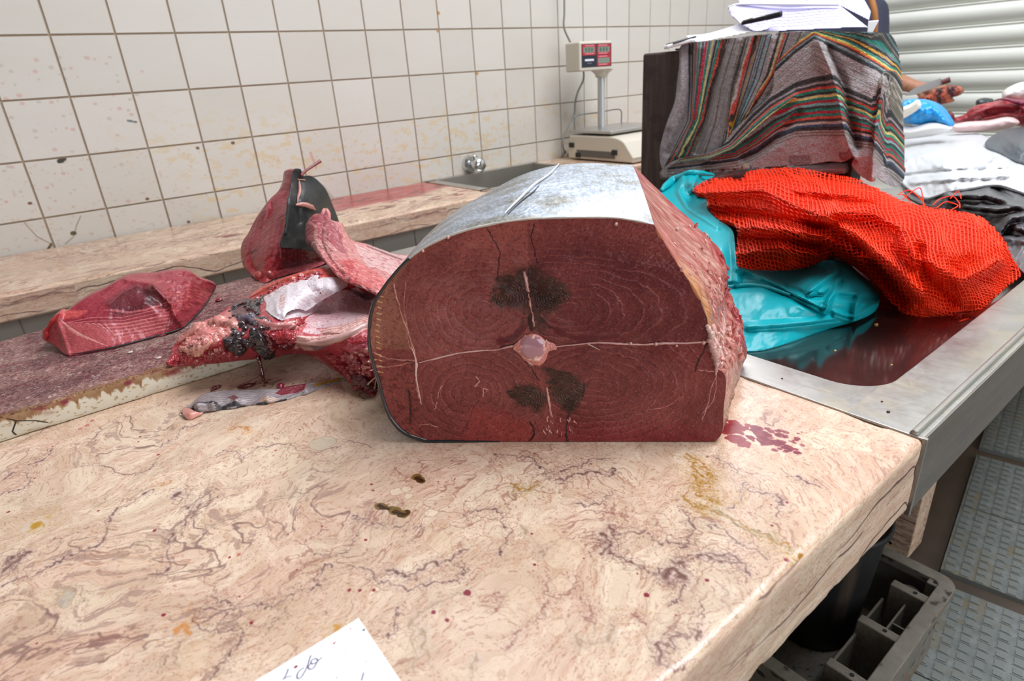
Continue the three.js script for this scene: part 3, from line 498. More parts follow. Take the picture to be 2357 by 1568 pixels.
// ------------------------------------------------------------------ stone ledge along the tiled wall, with its sink
{
  const t = group('stone_ledge', 'brown veined stone ledge along the tiled wall', 'ledge', null, v3(1, 0, 0.24));
  const lx0 = -2.2, lx1 = 2.95, W = 1280, H = 320, ux0 = -0.5, ux1 = 2.5;
  const c = canvas(W, H); each(c, (x, y, o) => { const X = ux0 + x / W * (ux1 - ux0), Z = y / H * 0.48; marbleAt(X * 1.0 + 7, Z + 3, o, 0.1); const s = Math.abs(fbm(X * 6, Z * 34 + 4, 4) - 0.5); mix3(o, [120, 84, 66], 0.5 * sst(0.03, 0.0, s)); });
  const g = c.getContext('2d'); const T = (px, py) => { const q = onY(px, py, LEDGE); return [(q.x - ux0) / (ux1 - ux0) * W, q.z / 0.48 * H]; };
  const dab = (px, py, r, col, al, k = 0.6) => { const q = T(px, py); g.globalAlpha = al; g.fillStyle = col; g.beginPath(); for (let i = 0; i < 16; i++) { const a = i / 16 * 6.283, e = 0.7 + 0.6 * vn(i * 0.8 + px, py); g.lineTo(q[0] + Math.cos(a) * r * e, q[1] + Math.sin(a) * r * e * k); } g.closePath(); g.fill(); g.globalAlpha = 1; };
  const R = rng(23);
  for (let i = 0; i < 260; i++) { const u = R(), px = 775 + u * 230, py = 470 - u * 44 + (R() - 0.5) * 26; dab(px, py, 14 + R() * 26, 'rgb(170,64,62)', 0.13); }
  for (let i = 0; i < 70; i++) { const u = R(), px = 760 + u * 300, py = 482 - u * 52 + (R() - 0.4) * 34; dab(px, py, 3 + R() * 7, R() < 0.6 ? 'rgb(120,24,36)' : 'rgb(84,56,50)', 0.7); }
  for (const [px, py, r] of [[536, 543, 12], [581, 515, 10], [530, 541, 9], [950, 444, 10], [1065, 440, 9], [770, 460, 14], [505, 545, 7], [985, 412, 9], [1030, 407, 9]]) dab(px, py, r, 'rgb(110,18,32)', 0.85);
  for (let i = 0; i < 160; i++) dab(R() * 1100, 690 - R() * 240, 1 + R() * 3, R() < 0.4 ? 'rgb(150,40,40)' : 'rgb(100,74,54)', 0.5);
  const mt = phys({ map: tex(c), roughness: 0.24 }), st = tex(sideTex(1024, 64, 0.001, 0.001, 40), true, true), ms = std({ map: st, roughness: 0.6 });
  const uvL = (q, f) => (f.y > 0.5 ? [(q.x - ux0) / (ux1 - ux0), 1 - q.z / 0.48] : [q.x / 1.0, q.y / 0.064]);
  const sx0 = 1.215, sx1 = 1.75, sz0 = 0.03, sz1 = 0.39, y0 = LEDGE - 0.06;
  const mats = [ms, ms, mt, ms, ms, ms];
  part(t, 'slab', slab(lx0, sx0, y0, LEDGE, 0.003, 0.475, 0.004, 200, 8, 30, 0.9, uvL), mats); part(t, 'slab', slab(sx1, lx1, y0, LEDGE, 0.003, 0.475, 0.004, 80, 8, 30, 0.9, uvL), mats);
  part(t, 'slab', slab(sx0, sx1, y0, LEDGE, sz1, 0.475, 0.004, 40, 8, 12, 0.9, uvL), mats); part(t, 'slab', slab(sx0, sx1, y0, LEDGE, 0.003, sz0, 0.002, 40, 8, 4, 0.4, uvL), mats);
  // the tiled front under the ledge
  const dm = std({ color: lin(0.62, 0.59, 0.53), roughness: 0.4 });
  part(t, 'mortar', box(lx0, lx1, 0, y0, 0.30, 0.372), std({ color: lin(0.55, 0.5, 0.43), roughness: 0.95 }), 'mortar between the tiles under the ledge');
  for (let i = 0; i < 24; i++) for (let j = 0; j < 3; j++) { const a = -0.72 + i * 0.15; part(t, 'tile', box(a + 0.002, a + 0.148, y0 - 0.085 - j * 0.15 - 0.071, y0 - 0.085 - j * 0.15 + 0.075, 0.37, 0.377), dm); }
  const steel = std({ color: lin(0.5, 0.48, 0.44), metalness: 0.9, roughness: 0.36 });
  const s = new THREE.Group(); s.name = 'inset_sink'; s.userData.label = 'small steel sink let into the ledge'; t.add(s);
  part(s, 'rim', mergeGeometries([box(sx0 - 0.012, sx1 + 0.012, LEDGE, LEDGE + 0.003, sz0 - 0.02, sz0 + 0.012), box(sx0 - 0.012, sx1 + 0.012, LEDGE, LEDGE + 0.003, sz1 - 0.012, sz1 + 0.012), box(sx0 - 0.012, sx0 + 0.03, LEDGE, LEDGE + 0.003, sz0, sz1), box(sx1 - 0.012, sx1 + 0.012, LEDGE, LEDGE + 0.003, sz0, sz1)]), steel);
  const a = sx0 + 0.03, b = sx1 - 0.012, d = sz0 + 0.012, e = sz1 - 0.012, w = 0.002, f = LEDGE - 0.17;
  part(s, 'bowl', mergeGeometries([box(a - w, a, f, LEDGE, d, e), box(b, b + w, f, LEDGE, d, e), box(a, b, f, LEDGE, d - w, d), box(a, b, f, LEDGE, e, e + w), box(a, b, f - w, f, d, e)]), steel);
  const dr = new THREE.CylinderGeometry(0.028, 0.028, 0.003, 24); dr.translate((a + b) / 2, f + 0.002, (d + e) / 2); part(s, 'drain', dr, std({ color: lin(0.12, 0.12, 0.12), metalness: 0.8, roughness: 0.4 }));
}
// chrome tap knob against the tiles
{
  const q = onZ(1102, 380, 0.07), t = group('tap', 'chrome tap head on the tiled wall above the small sink', 'tap', null, v3(q.x, q.y - 0.03, 0));
  const ch = std({ color: lin(0.72, 0.74, 0.74), metalness: 1, roughness: 0.18 });
  const pl = new THREE.CylinderGeometry(0.03, 0.034, 0.014, 28); pl.rotateX(Math.PI / 2); pl.translate(q.x, q.y, 0.008); part(t, 'wall_flange', pl, ch);
  part(t, 'spindle', limb([v3(q.x, q.y, 0.01), v3(q.x, q.y, 0.06)], [0.013, 0.013], 4, 14), ch);
  const pr = [[0, 0], [0.022, 0.002], [0.029, 0.012], [0.031, 0.03], [0.025, 0.042], [0.012, 0.047], [0, 0.048]].map((p) => new THREE.Vector2(p[0], p[1]));
  const kn = new THREE.LatheGeometry(pr, 6); kn.rotateX(Math.PI / 2); kn.rotateZ(0.3); kn.translate(q.x, q.y, 0.045); part(t, 'handle', kn, ch);
  part(t, 'spout', limb([v3(q.x, q.y + 0.016, 0.05), v3(q.x - 0.004, q.y + 0.03, 0.05), v3(q.x - 0.008, q.y + 0.04, 0.052)], [0.011, 0.012, 0.01], 8, 12), ch);
}
// ------------------------------------------------------------------ long steel table with a shallow basin
const TX0 = 0.632, TX1 = 3.2, TZ0 = 0.775, TZ1 = 1.957;
{
  const t = group('steel_table', 'long brushed steel table with shallow basin beside the marble counter', 'table', null, v3(1.5, 0, 1.27));
  const sc = canvas(768, 768), g = sc.getContext('2d');
  each(sc, (x, y, o) => { const n = fbm(x / 130, y / 130, 4), f = fbm(x / 3, y / 60, 2), b = sst(0.5, 0.7, fbm(x / 50 + 9, y / 50, 4)); const k = 176 + (n - 0.5) * 30 + (f - 0.5) * 12; o[0] = k; o[1] = k - 2; o[2] = k - 8; mix3(o, [188, 180, 158], b * 0.5); });
  const R = rng(3);
  for (let i = 0; i < 420; i++) { const x = R() * 768, y = R() * 768, a = R() * 6.3, l = 6 + R() * 50; g.globalAlpha = 0.12 + R() * 0.2; g.strokeStyle = R() < 0.75 ? '#e8e8e4' : '#77736a'; g.lineWidth = 0.7 + R() * 0.8; g.beginPath(); g.moveTo(x, y); g.quadraticCurveTo(x + Math.cos(a) * l * 0.5 + R() * 9, y + Math.sin(a) * l * 0.5, x + Math.cos(a) * l, y + Math.sin(a) * l); g.stroke(); } g.globalAlpha = 1;
  const rough = grey(512, 512, (x, y) => 0.3 + 0.28 * fbm(x / 40, y / 40, 4) + 0.12 * fbm(x / 4, y / 4, 2));
  const st = tex(sc, true, true), rt = tex(rough, false, true); for (const k of [st, rt]) k.repeat.set(1.6, 1.6);
  const rimM = std({ map: st, metalness: 0.92, roughness: 0.85, roughnessMap: rt });
  const floorC = canvas(768, 768); each(floorC, (x, y, o) => { const k = 150 + (fbm(x / 60, y / 60, 4) - 0.5) * 40; o[0] = k; o[1] = k; o[2] = k - 4; });
  { const h = floorC.getContext('2d'); for (let i = 0; i < 900; i++) { const x = R() * 768, y = R() * 768, a = R() * 6.3, l = 3 + R() * 16; h.globalAlpha = 0.3; h.strokeStyle = '#f0f0ee'; h.lineWidth = 0.8; h.beginPath(); h.moveTo(x, y); h.lineTo(x + Math.cos(a) * l, y + Math.sin(a) * l); h.stroke(); } h.globalAlpha = 1; }
  const ft = tex(floorC, true, true); ft.repeat.set(1.4, 1.4);
  const floorM = std({ map: ft, metalness: 0.95, roughness: 0.13 });
  const bx0 = 0.693, bx1 = 1.72, bz0 = 0.87, bz1 = 1.883, dep = 0.02, y = TOP - 0.002, rr = 0.06;
  const rrect = (s, x0, x1, z0, z1, r) => { s.moveTo(x0 + r, z0); s.lineTo(x1 - r, z0); s.absarc(x1 - r, z0 + r, r, -Math.PI / 2, 0); s.lineTo(x1, z1 - r); s.absarc(x1 - r, z1 - r, r, 0, Math.PI / 2); s.lineTo(x0 + r, z1); s.absarc(x0 + r, z1 - r, r, Math.PI / 2, Math.PI); s.lineTo(x0, z0 + r); s.absarc(x0 + r, z0 + r, r, Math.PI, Math.PI * 1.5); return s; };
  const sh = new THREE.Shape(); sh.moveTo(TX0, TZ0); sh.lineTo(TX1, TZ0); sh.lineTo(TX1, TZ1 - 0.004); sh.lineTo(TX0, TZ1 - 0.004); sh.closePath(); sh.holes.push(rrect(new THREE.Path(), bx0, bx1, bz0, bz1, rr));
  const rim = new THREE.ExtrudeGeometry(sh, { depth: 0.0012, bevelEnabled: true, bevelThickness: 0.0012, bevelSize: 0.0015, bevelSegments: 2, curveSegments: 16 }); rim.rotateX(Math.PI / 2); rim.translate(0, y - 0.0012, 0);
  part(t, 'rim', rim, rimM);
  const loop = rrect(new THREE.Shape(), bx0, bx1, bz0, bz1, rr).getPoints(14), P = [], I = [], U = [];
  const prof = [[0, 0], [0.001, -0.006], [0.003, -0.014], [0.008, -0.0185], [0.016, -dep]];
  const cx = (bx0 + bx1) / 2, cz = (bz0 + bz1) / 2;
  loop.forEach((p) => prof.forEach(([i, d]) => { const kx = (bx1 - bx0) / 2, kz = (bz1 - bz0) / 2; const X = cx + (p.x - cx) * (1 - i / kx), Z = cz + (p.y - cz) * (1 - i / kz); P.push(X, y + d, Z); U.push(X, Z); }));
  const n = prof.length, m = loop.length; for (let i = 0; i < m; i++) for (let j = 0; j + 1 < n; j++) { const a = i * n + j, b = ((i + 1) % m) * n + j; I.push(a, a + 1, b, b, a + 1, b + 1); }
  const c0 = P.length / 3; P.push(cx, y - dep, cz); U.push(cx, cz); for (let i = 0; i < m; i++) I.push(c0, ((i + 1) % m) * n + n - 1, i * n + n - 1);
  const bg = new THREE.BufferGeometry(); bg.setAttribute('position', new THREE.Float32BufferAttribute(P, 3)); bg.setAttribute('uv', new THREE.Float32BufferAttribute(U, 2)); bg.setIndex(I); bg.computeVertexNormals();
  part(t, 'basin', bg, floorM, 'polished sunken steel basin');
  part(t, 'edge_bead', limb([v3(TX0, y + 0.001, TZ1 - 0.012), v3(TX1, y + 0.001, TZ1 - 0.012)], [0.0045, 0.0045], 4, 14), rimM);
  const ap = std({ color: lin(0.62, 0.58, 0.56), metalness: 0.8, roughness: 0.45, map: st });
  part(t, 'apron', mergeGeometries([box(TX0 + 0.004, TX1, y - 0.1, y - 0.001, TZ1 - 0.0035, TZ1 - 0.001), box(TX0, TX0 + 0.004, y - 0.1, y - 0.001, TZ1 - 0.03, TZ1 - 0.004)]), ap, 'dark steel apron'); part(t, 'apron_end', box(TX0 - 0.001, TX0 + 0.004, y - 0.102, y, TZ1 - 0.004, TZ1 + 0.0015, 0.001), rimM, 'bright folded end of the apron');
  part(t, 'apron', box(TX0, TX1, y - 0.1, y - 0.002, TZ0, TZ0 + 0.003), ap); part(t, 'apron', box(TX1 - 0.003, TX1, y - 0.1, y - 0.002, TZ0, TZ1), ap);
  const L = onY(2097, 1278, 0), lm = std({ map: legT, roughness: 0.6 });
  part(t, 'leg', box(L.x - 0.02, L.x + 0.07, 0, TOP - 0.03, 0.85, L.z, 0.004), lm, 'upright stone leg'); part(t, 'leg', box(2.9, 3.0, 0, TOP - 0.03, 0.85, L.z, 0.004), lm, 'upright stone leg');
  // crumbs and flecks in and beside the basin
  const crumb = (px, py, h, r, col, label) => { const p = onY(px, py, h), ge = new THREE.IcosahedronGeometry(r, 1); const a = ge.attributes.position; for (let i = 0; i < a.count; i++) { const k = 0.7 + 0.5 * vn(a.getX(i) / r * 2 + px, a.getY(i) / r * 2 + a.getZ(i) / r + py); a.setXYZ(i, a.getX(i) * k * 1.4, a.getY(i) * k * 0.6, a.getZ(i) * k); } ge.translate(p.x, h + r * 0.35, p.z); single('food_scrap', label, 'scrap', ge, std({ color: col, roughness: 0.5 }), 'scraps on the steel table'); };
  const yb = y - dep;
  for (const q of [[1922, 808, 0.0018, 'orange crumb in the basin before the teal bag'], [2017, 748, 0.0026, 'largest orange crumb, between teal bag and net sack'], [2052, 841, 0.0014, 'smallest pale crumb near the rounded basin corner']]) crumb(q[0], q[1], yb, q[2], lin(0.75, 0.42, 0.14), q[3]);
  for (const q of [[2045, 949, 0.0019, 'largest black fleck on the steel rim near the marble corner'], [2030, 925, 0.0013, 'red brown fleck on the rim beside the largest black one'], [2168, 951, 0.0011, 'tiny fleck on the rim beside the raised edge'], [1800, 872, 0.0012, 'dark fleck on the rim between tuna and basin']]) crumb(q[0], q[1], y, q[2], lin(0.07, 0.015, 0.012), q[3]);
}
// ------------------------------------------------------------------ white plastic cutting board, stained with blood
const BT = TOP + 0.034;
{
  const A = onY(0, 783, BT), B = onY(499, 655, BT), zb = (x) => A.z + (B.z - A.z) * (x - A.x) / (B.x - A.x), zf = onY(150, 915, BT).z;
  const x0 = -0.6, x1 = 0.44, W = 1280, H = 600;
  const c = canvas(W, H);
  const bx = -0.25, bw = 0.85;
  each(c, (x, y, o) => {
    const X = bx + x / W * bw, Z = 0.5 + y / H * 0.72, n = fbm(X * 16, Z * 16, 4), f = fbm(X * 220, Z * 130, 3), p = fbm(X * 60 + 5, Z * 60, 3);
    o[0] = 156; o[1] = 112; o[2] = 104; mix3(o, [124, 80, 78], sst(0.4, 0.65, n)); mix3(o, [168, 136, 122], sst(0.5, 0.75, fbm(X * 9 + 50, Z * 9, 3)) * 0.7);
    const f3 = fbm(X * 420 + 9, Z * 300, 3) - 0.5; o[0] += (f - 0.5) * 80 + f3 * 60; o[1] += (f - 0.5) * 74 + f3 * 60; o[2] += (f - 0.5) * 72 + f3 * 60; mix3(o, [112, 30, 42], sst(0.6, 0.78, p) * 0.5); mix3(o, [216, 204, 196], sst(0.74, 0.8, fbm(X * 150 + 3, Z * 120 + 9, 2)) * 0.5);
    mix3(o, [150, 108, 58], sst(zf - 0.03, zf - 0.004, Z + 0.05 * (p - 0.5)) * (0.4 + 0.6 * f)); mix3(o, [96, 28, 30], sst(zf - 0.05, zf - 0.01, Z) * sst(0.55, 0.7, fbm(X * 40 + 3, Z * 60, 3)) * 0.7);
  });
  const g = c.getContext('2d'), T = (px, py) => { const q = onY(px, py, BT); return [(q.x - bx) / bw * W, (q.z - 0.5) / 0.72 * H]; };
  const R = rng(8); g.lineCap = 'round';
  for (let i = 0; i < 420; i++) { const x = R() * W, y = R() * H, a = (R() - 0.5) * 2.4, l = 6 + R() * 40; g.globalAlpha = 0.25; g.strokeStyle = R() < 0.5 ? 'rgb(92,44,52)' : 'rgb(186,150,140)'; g.lineWidth = 0.8 + R(); g.beginPath(); g.moveTo(x, y); g.lineTo(x + Math.cos(a) * l, y + Math.sin(a) * l); g.stroke(); }
  for (let i = 0; i < 60; i++) { const q = T(450 + R() * 160, 660 + R() * 90); g.globalAlpha = 0.7; g.fillStyle = 'rgb(110,20,40)'; g.beginPath(); g.ellipse(q[0], q[1], 2 + R() * 6, 1 + R() * 4, R() * 3, 0, 7); g.fill(); }
  g.globalAlpha = 0.8; g.strokeStyle = 'rgb(60,34,40)'; g.lineWidth = 2; g.beginPath(); g.moveTo(...T(48, 846)); g.lineTo(...T(82, 832)); g.lineTo(...T(107, 824)); g.stroke(); g.globalAlpha = 1;
  const bump = grey(512, 512, (x, y) => fbm(x / 5, y / 5, 3)); const bt = tex(bump, false, true); bt.repeat.set(3, 3);
  const topM = std({ map: tex(c), roughness: 0.55, bumpMap: bt, bumpScale: 0.006 });
  const sc = canvas(1536, 80);
  each(sc, (x, y, o) => {
    o[0] = 204; o[1] = 196; o[2] = 176; const n = fbm(x / 14, y / 30, 4), d = fbm(x / 9 + 30, 4, 3), top = 8 + 34 * d * d * 1.6;
    mix3(o, [120, 74, 34], sst(top + 7, top - 4, y) * (0.5 + 0.5 * n)); mix3(o, [112, 30, 30], sst(0.55, 0.75, fbm(x / 40 + 7, y / 40, 3)) * sst(46, 10, y)); mix3(o, [150, 118, 70], sst(0.62, 0.76, fbm(x / 10, y / 7 + 50, 3)) * 0.7);
  });
  const sg = sc.getContext('2d'); sg.strokeStyle = 'rgb(28,22,16)'; sg.lineWidth = 3;
  const sideM = std({ map: tex(sc), roughness: 0.6 });
  const q0 = T(0, 0); void q0;
  const cr = onPl(22, 960, v3(0, 0, zf), ZA).x, su = (X) => (X - bx) / bw * 1536; sg.beginPath(); sg.moveTo(su(cr) - 6, 8); sg.lineTo(su(cr) + 8, 26); sg.lineTo(su(cr) - 6, 56); sg.lineTo(su(cr) - 2, 72); sg.moveTo(su(cr) + 8, 26); sg.lineTo(su(cr) + 40, 44); sg.lineTo(su(cr) + 60, 62); sg.stroke();
  const ge = slab(x0, x1, TOP + 0.0003, BT, 0.62, zf, 0.005, 340, 8, 120, 0.8, (q, f) => (f.y > 0.5 ? [(q.x - bx) / bw, 1 - (q.z - 0.5) / 0.72] : [(q.x - bx) / bw, (q.y - TOP) / 0.034]));
  const p = ge.attributes.position, zc = zf;
  for (let i = 0; i < p.count; i++) {
    const x = p.getX(i), y = p.getY(i), z = p.getZ(i), k = (zc - z) / (zc - 0.62), zz = zc - k * (zc - zb(x)) + (fbm(x * 30, 3, 3) - 0.5) * 0.006 * (1 - k) * (y > TOP + 0.02 ? 1 : 0.2);
    p.setXYZ(i, x, y > TOP + 0.028 ? y + (fbm(x * 90, z * 90, 3) - 0.5) * 0.0022 - 0.0008 : y, zz);
  }
  ge.computeVertexNormals();
  single('cutting_board', 'long white plastic cutting board caked with blood under the meat', 'cutting board', ge, [sideM, sideM, topM, sideM, sideM, sideM]);
}
// ------------------------------------------------------------------ the big tuna piece
const FA = onY(960, 1018, TOP), FB = onY(1655, 1018, TOP), FS = FB.clone().sub(FA).setY(0).normalize(), FD = v3(FS.z, 0, -FS.x);
const fishAt = (s, y, D) => FA.clone().addScaledVector(FS, s).addScaledVector(FD, D).setY(TOP + 0.0006 + Math.max(0, y));
const c1 = crop(840, 360, 2.24);
const faceSY = (p) => { const q = c1(p), w = onPl(q[0], q[1], FA, FD).sub(FA); return [w.dot(FS), w.y]; };
const viewInv = camera.matrixWorldInverse.copy(camera.matrixWorld).invert();
const toPx = (w) => { const q = w.clone().applyMatrix4(viewInv); return [IW / 2 + FPX * q.x / -q.z, IH / 2 - FPX * q.y / -q.z]; };
{
  const t = group('tuna_piece', 'large raw tuna body piece with silver skin and round cut face on the marble', 'fish', null, fishAt(0.15, 0, 0.1).setY(TOP));
  const FP = [[1800, 1475], [1500, 1490], [1000, 1500], [700, 1500], [500, 1490], [330, 1475], [230, 1440], [160, 1390], [100, 1280], [75, 1180], [45, 1080], [22, 960], [25, 860], [45, 770], [90, 690], [160, 600], [230, 530], [300, 480], [430, 415], [600, 365], [800, 330], [1000, 320], [1200, 318], [1330, 325], [1490, 355], [1620, 570], [1720, 720], [1770, 860], [1790, 950], [1800, 1080], [1855, 1130], [1850, 1300], [1835, 1440]].map(faceSY);
  const BP = [[0.405, 0], [0.31, 0], [0.17, 0], [0.08, 0], [0.03, 0], [0, 0.002], [-0.02, 0.014], [-0.032, 0.03], [-0.042, 0.055], [-0.046, 0.078], [-0.048, 0.1], [-0.047, 0.122], [-0.043, 0.14], [-0.036, 0.156], [-0.025, 0.174], [-0.01, 0.19], [0.008, 0.207], [0.024, 0.219], [0.05, 0.233], [0.08, 0.247], [0.115, 0.263], [0.155, 0.273], [0.195, 0.275], [0.225, 0.273], [0.257, 0.27], [0.3, 0.228], [0.346, 0.181], [0.372, 0.15], [0.381, 0.115], [0.392, 0.083], [0.403, 0.056], [0.413, 0.028], [0.412, 0.008]];
  const K = 10, n = FP.length, dense = (P) => { // keep the two cut corners sharp: three open runs
    const run = (a, b) => { const q = []; for (let i = a; i <= b; i++) q.push(v3(P[i % n][0], Math.max(0, P[i % n][1]), 0)); return new THREE.CatmullRomCurve3(q, false, 'centripetal').getPoints((b - a) * K).slice(0, (b - a) * K); };
    return [...run(0, 5), ...run(5, 24), ...run(24, 33)].map((p) => [p.x, Math.max(0, p.y)]);
  };
  const F = dense(FP), B = dense(BP), M = F.length, ND = 26, DEP = 0.2, iS = 5 * K, iC = 24 * K;
  const loft = (i, k, side) => { const u = k / ND; const s = lerp(F[i][0], B[i][0], u), y = lerp(F[i][1], B[i][1], u); let s2 = s, y2 = y; if (side === 'skin') { y2 += 0.0035 * Math.sin(Math.PI * u) * sst(0.05, 0.2, y); } if (side === 'cut') { const a = (fbm(i * 0.12, k * 0.45, 4) - 0.5) * 0.012 * sst(0, 3, k), b = (fbm(i * 0.35 + 9, k * 0.9, 3) - 0.5) * 0.005 * sst(0, 2, k); const m = sst(iC, iC + 20, i) * sst(M, M - 8, i); s2 += (a + b) * m; y2 += a * 0.4 * m; } return fishAt(s2, y2, u * DEP); };
  const sheet = (i0, i1, side, uvf) => {
    const P = [], U = [], I = [], w = i1 - i0 + 1;
    for (let k = 0; k <= ND; k++) for (let i = i0; i <= i1; i++) { const p = loft(i % M, k, side); P.push(p.x, p.y, p.z); U.push((i - i0) / (i1 - i0), k / ND); }
    for (let k = 0; k < ND; k++) for (let i = 0; i + 1 < w; i++) { const a = k * w + i, b = a + 1, c = a + w, d = c + 1; I.push(a, b, c, b, d, c); }
    const g = new THREE.BufferGeometry(); g.setAttribute('position', new THREE.Float32BufferAttribute(P, 3)); g.setAttribute('uv', new THREE.Float32BufferAttribute(U, 2)); g.setIndex(I); g.computeVertexNormals(); return g;
  };
  // --- silver skin
  const SW = 1152, SH = 384, skC = canvas(SW, SH), skR = canvas(SW / 2, SH / 2);
  const darkOf = (u) => sst(0.6, 0.34, u); // the lower flank is blue-black, the belly silver
  each(skC, (x, y, o) => {
    const u = x / SW, v = 1 - y / SH, n = fbm(x / 60, y / 40, 4), f = fbm(x / 2.2, y / 7, 2), sc = fbm(x / 5, y / 16 + 70, 3);
    o[0] = 138; o[1] = 146; o[2] = 154; mix3(o, [112, 112, 104], sst(0.45, 0.75, n)); mix3(o, [160, 170, 184], sst(0.55, 0.8, fbm(x / 90 + 30, y / 60 + 9, 3)));
    mix3(o, [30, 34, 40], darkOf(u + (n - 0.5) * 0.1)); const k = (f - 0.5) * 60 * (1 - darkOf(u) * 0.7) + (sc - 0.5) * 46 * (1 - darkOf(u) * 0.6); o[0] += k; o[1] += k; o[2] += k;
    mix3(o, [120, 108, 78], sst(0.62, 0.78, fbm(x / 30 + 9, y / 12, 3)) * 0.35 * (1 - darkOf(u)));
  });
  each(skR, (x, y, o) => { const u = x / (SW / 2), k = 0.3 + 0.22 * fbm(x / 9, y / 12, 3) + 0.12 * fbm(x / 2, y / 3, 2) - 0.0 * u; o[0] = o[1] = o[2] = 255 * k; });
  const skB = grey(SW / 2, SH / 2, (x, y) => 0.5 * fbm(x / 2.4, y / 4, 2) + 0.5 * fbm(x / 7, y / 9, 3));
  const skinM = phys({ map: tex(skC), metalness: 0.78, roughness: 1, roughnessMap: tex(skR, false), bumpMap: tex(skB, false), bumpScale: 0.0012, clearcoat: 0.35, clearcoatRoughness: 0.12 });
  const skin = part(t, 'skin', sheet(iS, iC, 'skin'), skinM, 'silver scaled skin turning blue-black on the flank');
  // --- belly cut side: pale pink membrane and gristle
  const cW = 560, cH = 560, cutC = canvas(cW, cH), g2 = cutC.getContext('2d');
  each(cutC, (x, y, o) => {
    const u = x / cW, v = 1 - y / cH, n = fbm(x / 50 + 4, y / 50, 4), s = fbm((x + y * 0.8) / 14, (y - x) / 130, 4), r = fbm(x / 26 + 40, y / 26, 4);
    o[0] = 176; o[1] = 104; o[2] = 92; mix3(o, [206, 160, 140], sst(0.42, 0.7, s) * 0.8); mix3(o, [150, 54, 52], sst(0.5, 0.72, r) * 0.7); mix3(o, [222, 186, 166], sst(0.62, 0.74, fbm((x + y) / 7, (y - x) / 70 + 9, 3)) * 0.7);
    mix3(o, [198, 142, 84], sst(0.22, 0.02, v) * sst(0.05, 0.2, u) * sst(0.6, 0.3, u) * 0.8); const low = sst(0.7, 0.84, u); mix3(o, [142, 106, 88], low * 0.8); mix3(o, [170, 60, 62], sst(0.9, 1, u) * 0.5);
    const red = sst(0.72, 0.95, v) * sst(0.05, 0.15, u); mix3(o, [156, 36, 40], red * (0.35 + 0.6 * sst(0.4, 0.6, r))); void n;
  });
  const cutB = grey(384, 384, (x, y) => fbm((x + y) / 6, (y - x) / 30, 4));
  const cutM = phys({ map: tex(cutC), roughness: 0.38, bumpMap: tex(cutB, false), bumpScale: 0.004, clearcoat: 0.5, clearcoatRoughness: 0.2 });
  const side = part(t, 'belly_cut', sheet(iC, M, 'cut'), cutM, 'pale pink ragged belly cut');
  part(t, 'underside', sheet(0, iS, 'skin'), std({ color: lin(0.05, 0.05, 0.055), roughness: 0.4 }));
  // --- far end
  { const P = [], I = [], c = fishAt(0.17, 0.12, DEP + 0.02); P.push(c.x, c.y, c.z); for (let i = 0; i < M; i++) { const p = loft(i, ND, i > iC ? 'cut' : 'skin'); P.push(p.x, p.y, p.z); } for (let i = 0; i < M; i++) I.push(0, 1 + i, 1 + (i + 1) % M); const g = new THREE.BufferGeometry(); g.setAttribute('position', new THREE.Float32BufferAttribute(P, 3)); g.setIndex(I); g.computeVertexNormals(); part(t, 'far_end', g, phys({ color: lin(0.2, 0.03, 0.035), roughness: 0.35, clearcoat: 0.4 })); }
  // --- cut face, painted in face metres from the traced features
  const TW = 1440, TH = 1008, s0 = -0.046, s1 = 0.348, y0 = -0.003, y1 = 0.262, fc = canvas(TW, TH), bc = canvas(TW / 2, TH / 2), bd = new Float32Array(TW * TH / 4);
  const k0 = fishAt(0, 0, 0).setY(TOP).applyMatrix4(viewInv), kS = FS.clone().transformDirection(viewInv), kY = UP.clone().transformDirection(viewInv), tA = [0, 0];
  const toA = (s, y) => { const w = -(k0.z + kS.z * s + kY.z * y), X = k0.x + kS.x * s + kY.x * y, Z = k0.y + kS.y * s + kY.y * y; tA[0] = (IW / 2 + FPX * X / w - 840) * 2.24; tA[1] = (IH / 2 - FPX * Z / w - 360) * 2.24; return tA; };
  const sept = (a) => (a < 265 ? lerp(1010, 1058, a / 265) : a < 480 ? lerp(1058, 1020, (a - 265) / 215) : a < 790 ? lerp(1020, 985, (a - 480) / 310) : a < 1200 ? lerp(985, 966, (a - 790) / 410) : lerp(966, 950, (a - 1200) / 590));
  const mid = (b) => (b < 900 ? 850 + (b - 600) * 0.05 : 900 + (b - 1000) * 0.2);
  const DM = [[[650, 745], [680, 645], [760, 600], [825, 590], [832, 770], [770, 795], [700, 775]], [[850, 560], [900, 600], [1035, 680], [1050, 710], [1025, 750], [960, 815], [890, 780], [862, 740]], [[735, 1225], [800, 1188], [860, 1180], [925, 1220], [940, 1270], [890, 1310], [840, 1290], [770, 1260]], [[935, 1095], [990, 1110], [1060, 1122], [1130, 1180], [1122, 1240], [1085, 1320], [1015, 1300], [955, 1230]], [[780, 570], [900, 560], [930, 880], [880, 900], [830, 860], [800, 700]]];
  const band = [[300, 470], [215, 560], [165, 640], [150, 700], [190, 820], [235, 930], [262, 1040], [268, 1180], [292, 1290], [330, 1475], [-60, 1475], [-60, 470]];
  const lobe = [[480, 1440], [520, 1400], [565, 1300], [700, 1330], [850, 1370], [868, 1440], [830, 1500], [470, 1500]];
  const soft = (a, b, P, w) => { const bb = P.bb ? P.bb : (P.bb = [Math.min(...P.map((p) => p[0])), Math.max(...P.map((p) => p[0])), Math.min(...P.map((p) => p[1])), Math.max(...P.map((p) => p[1]))]); if (a < bb[0] - w || a > bb[1] + w || b < bb[2] - w || b > bb[3] + w) return 0; const ins = inside(a, b, P), d = segDist(a, b, [...P, P[0]])[0]; return ins ? sst(-w, w, d) : sst(w, -w, d); };
  const pal = { mid: [134, 66, 60], dark: [98, 38, 40], light: [160, 94, 82] };
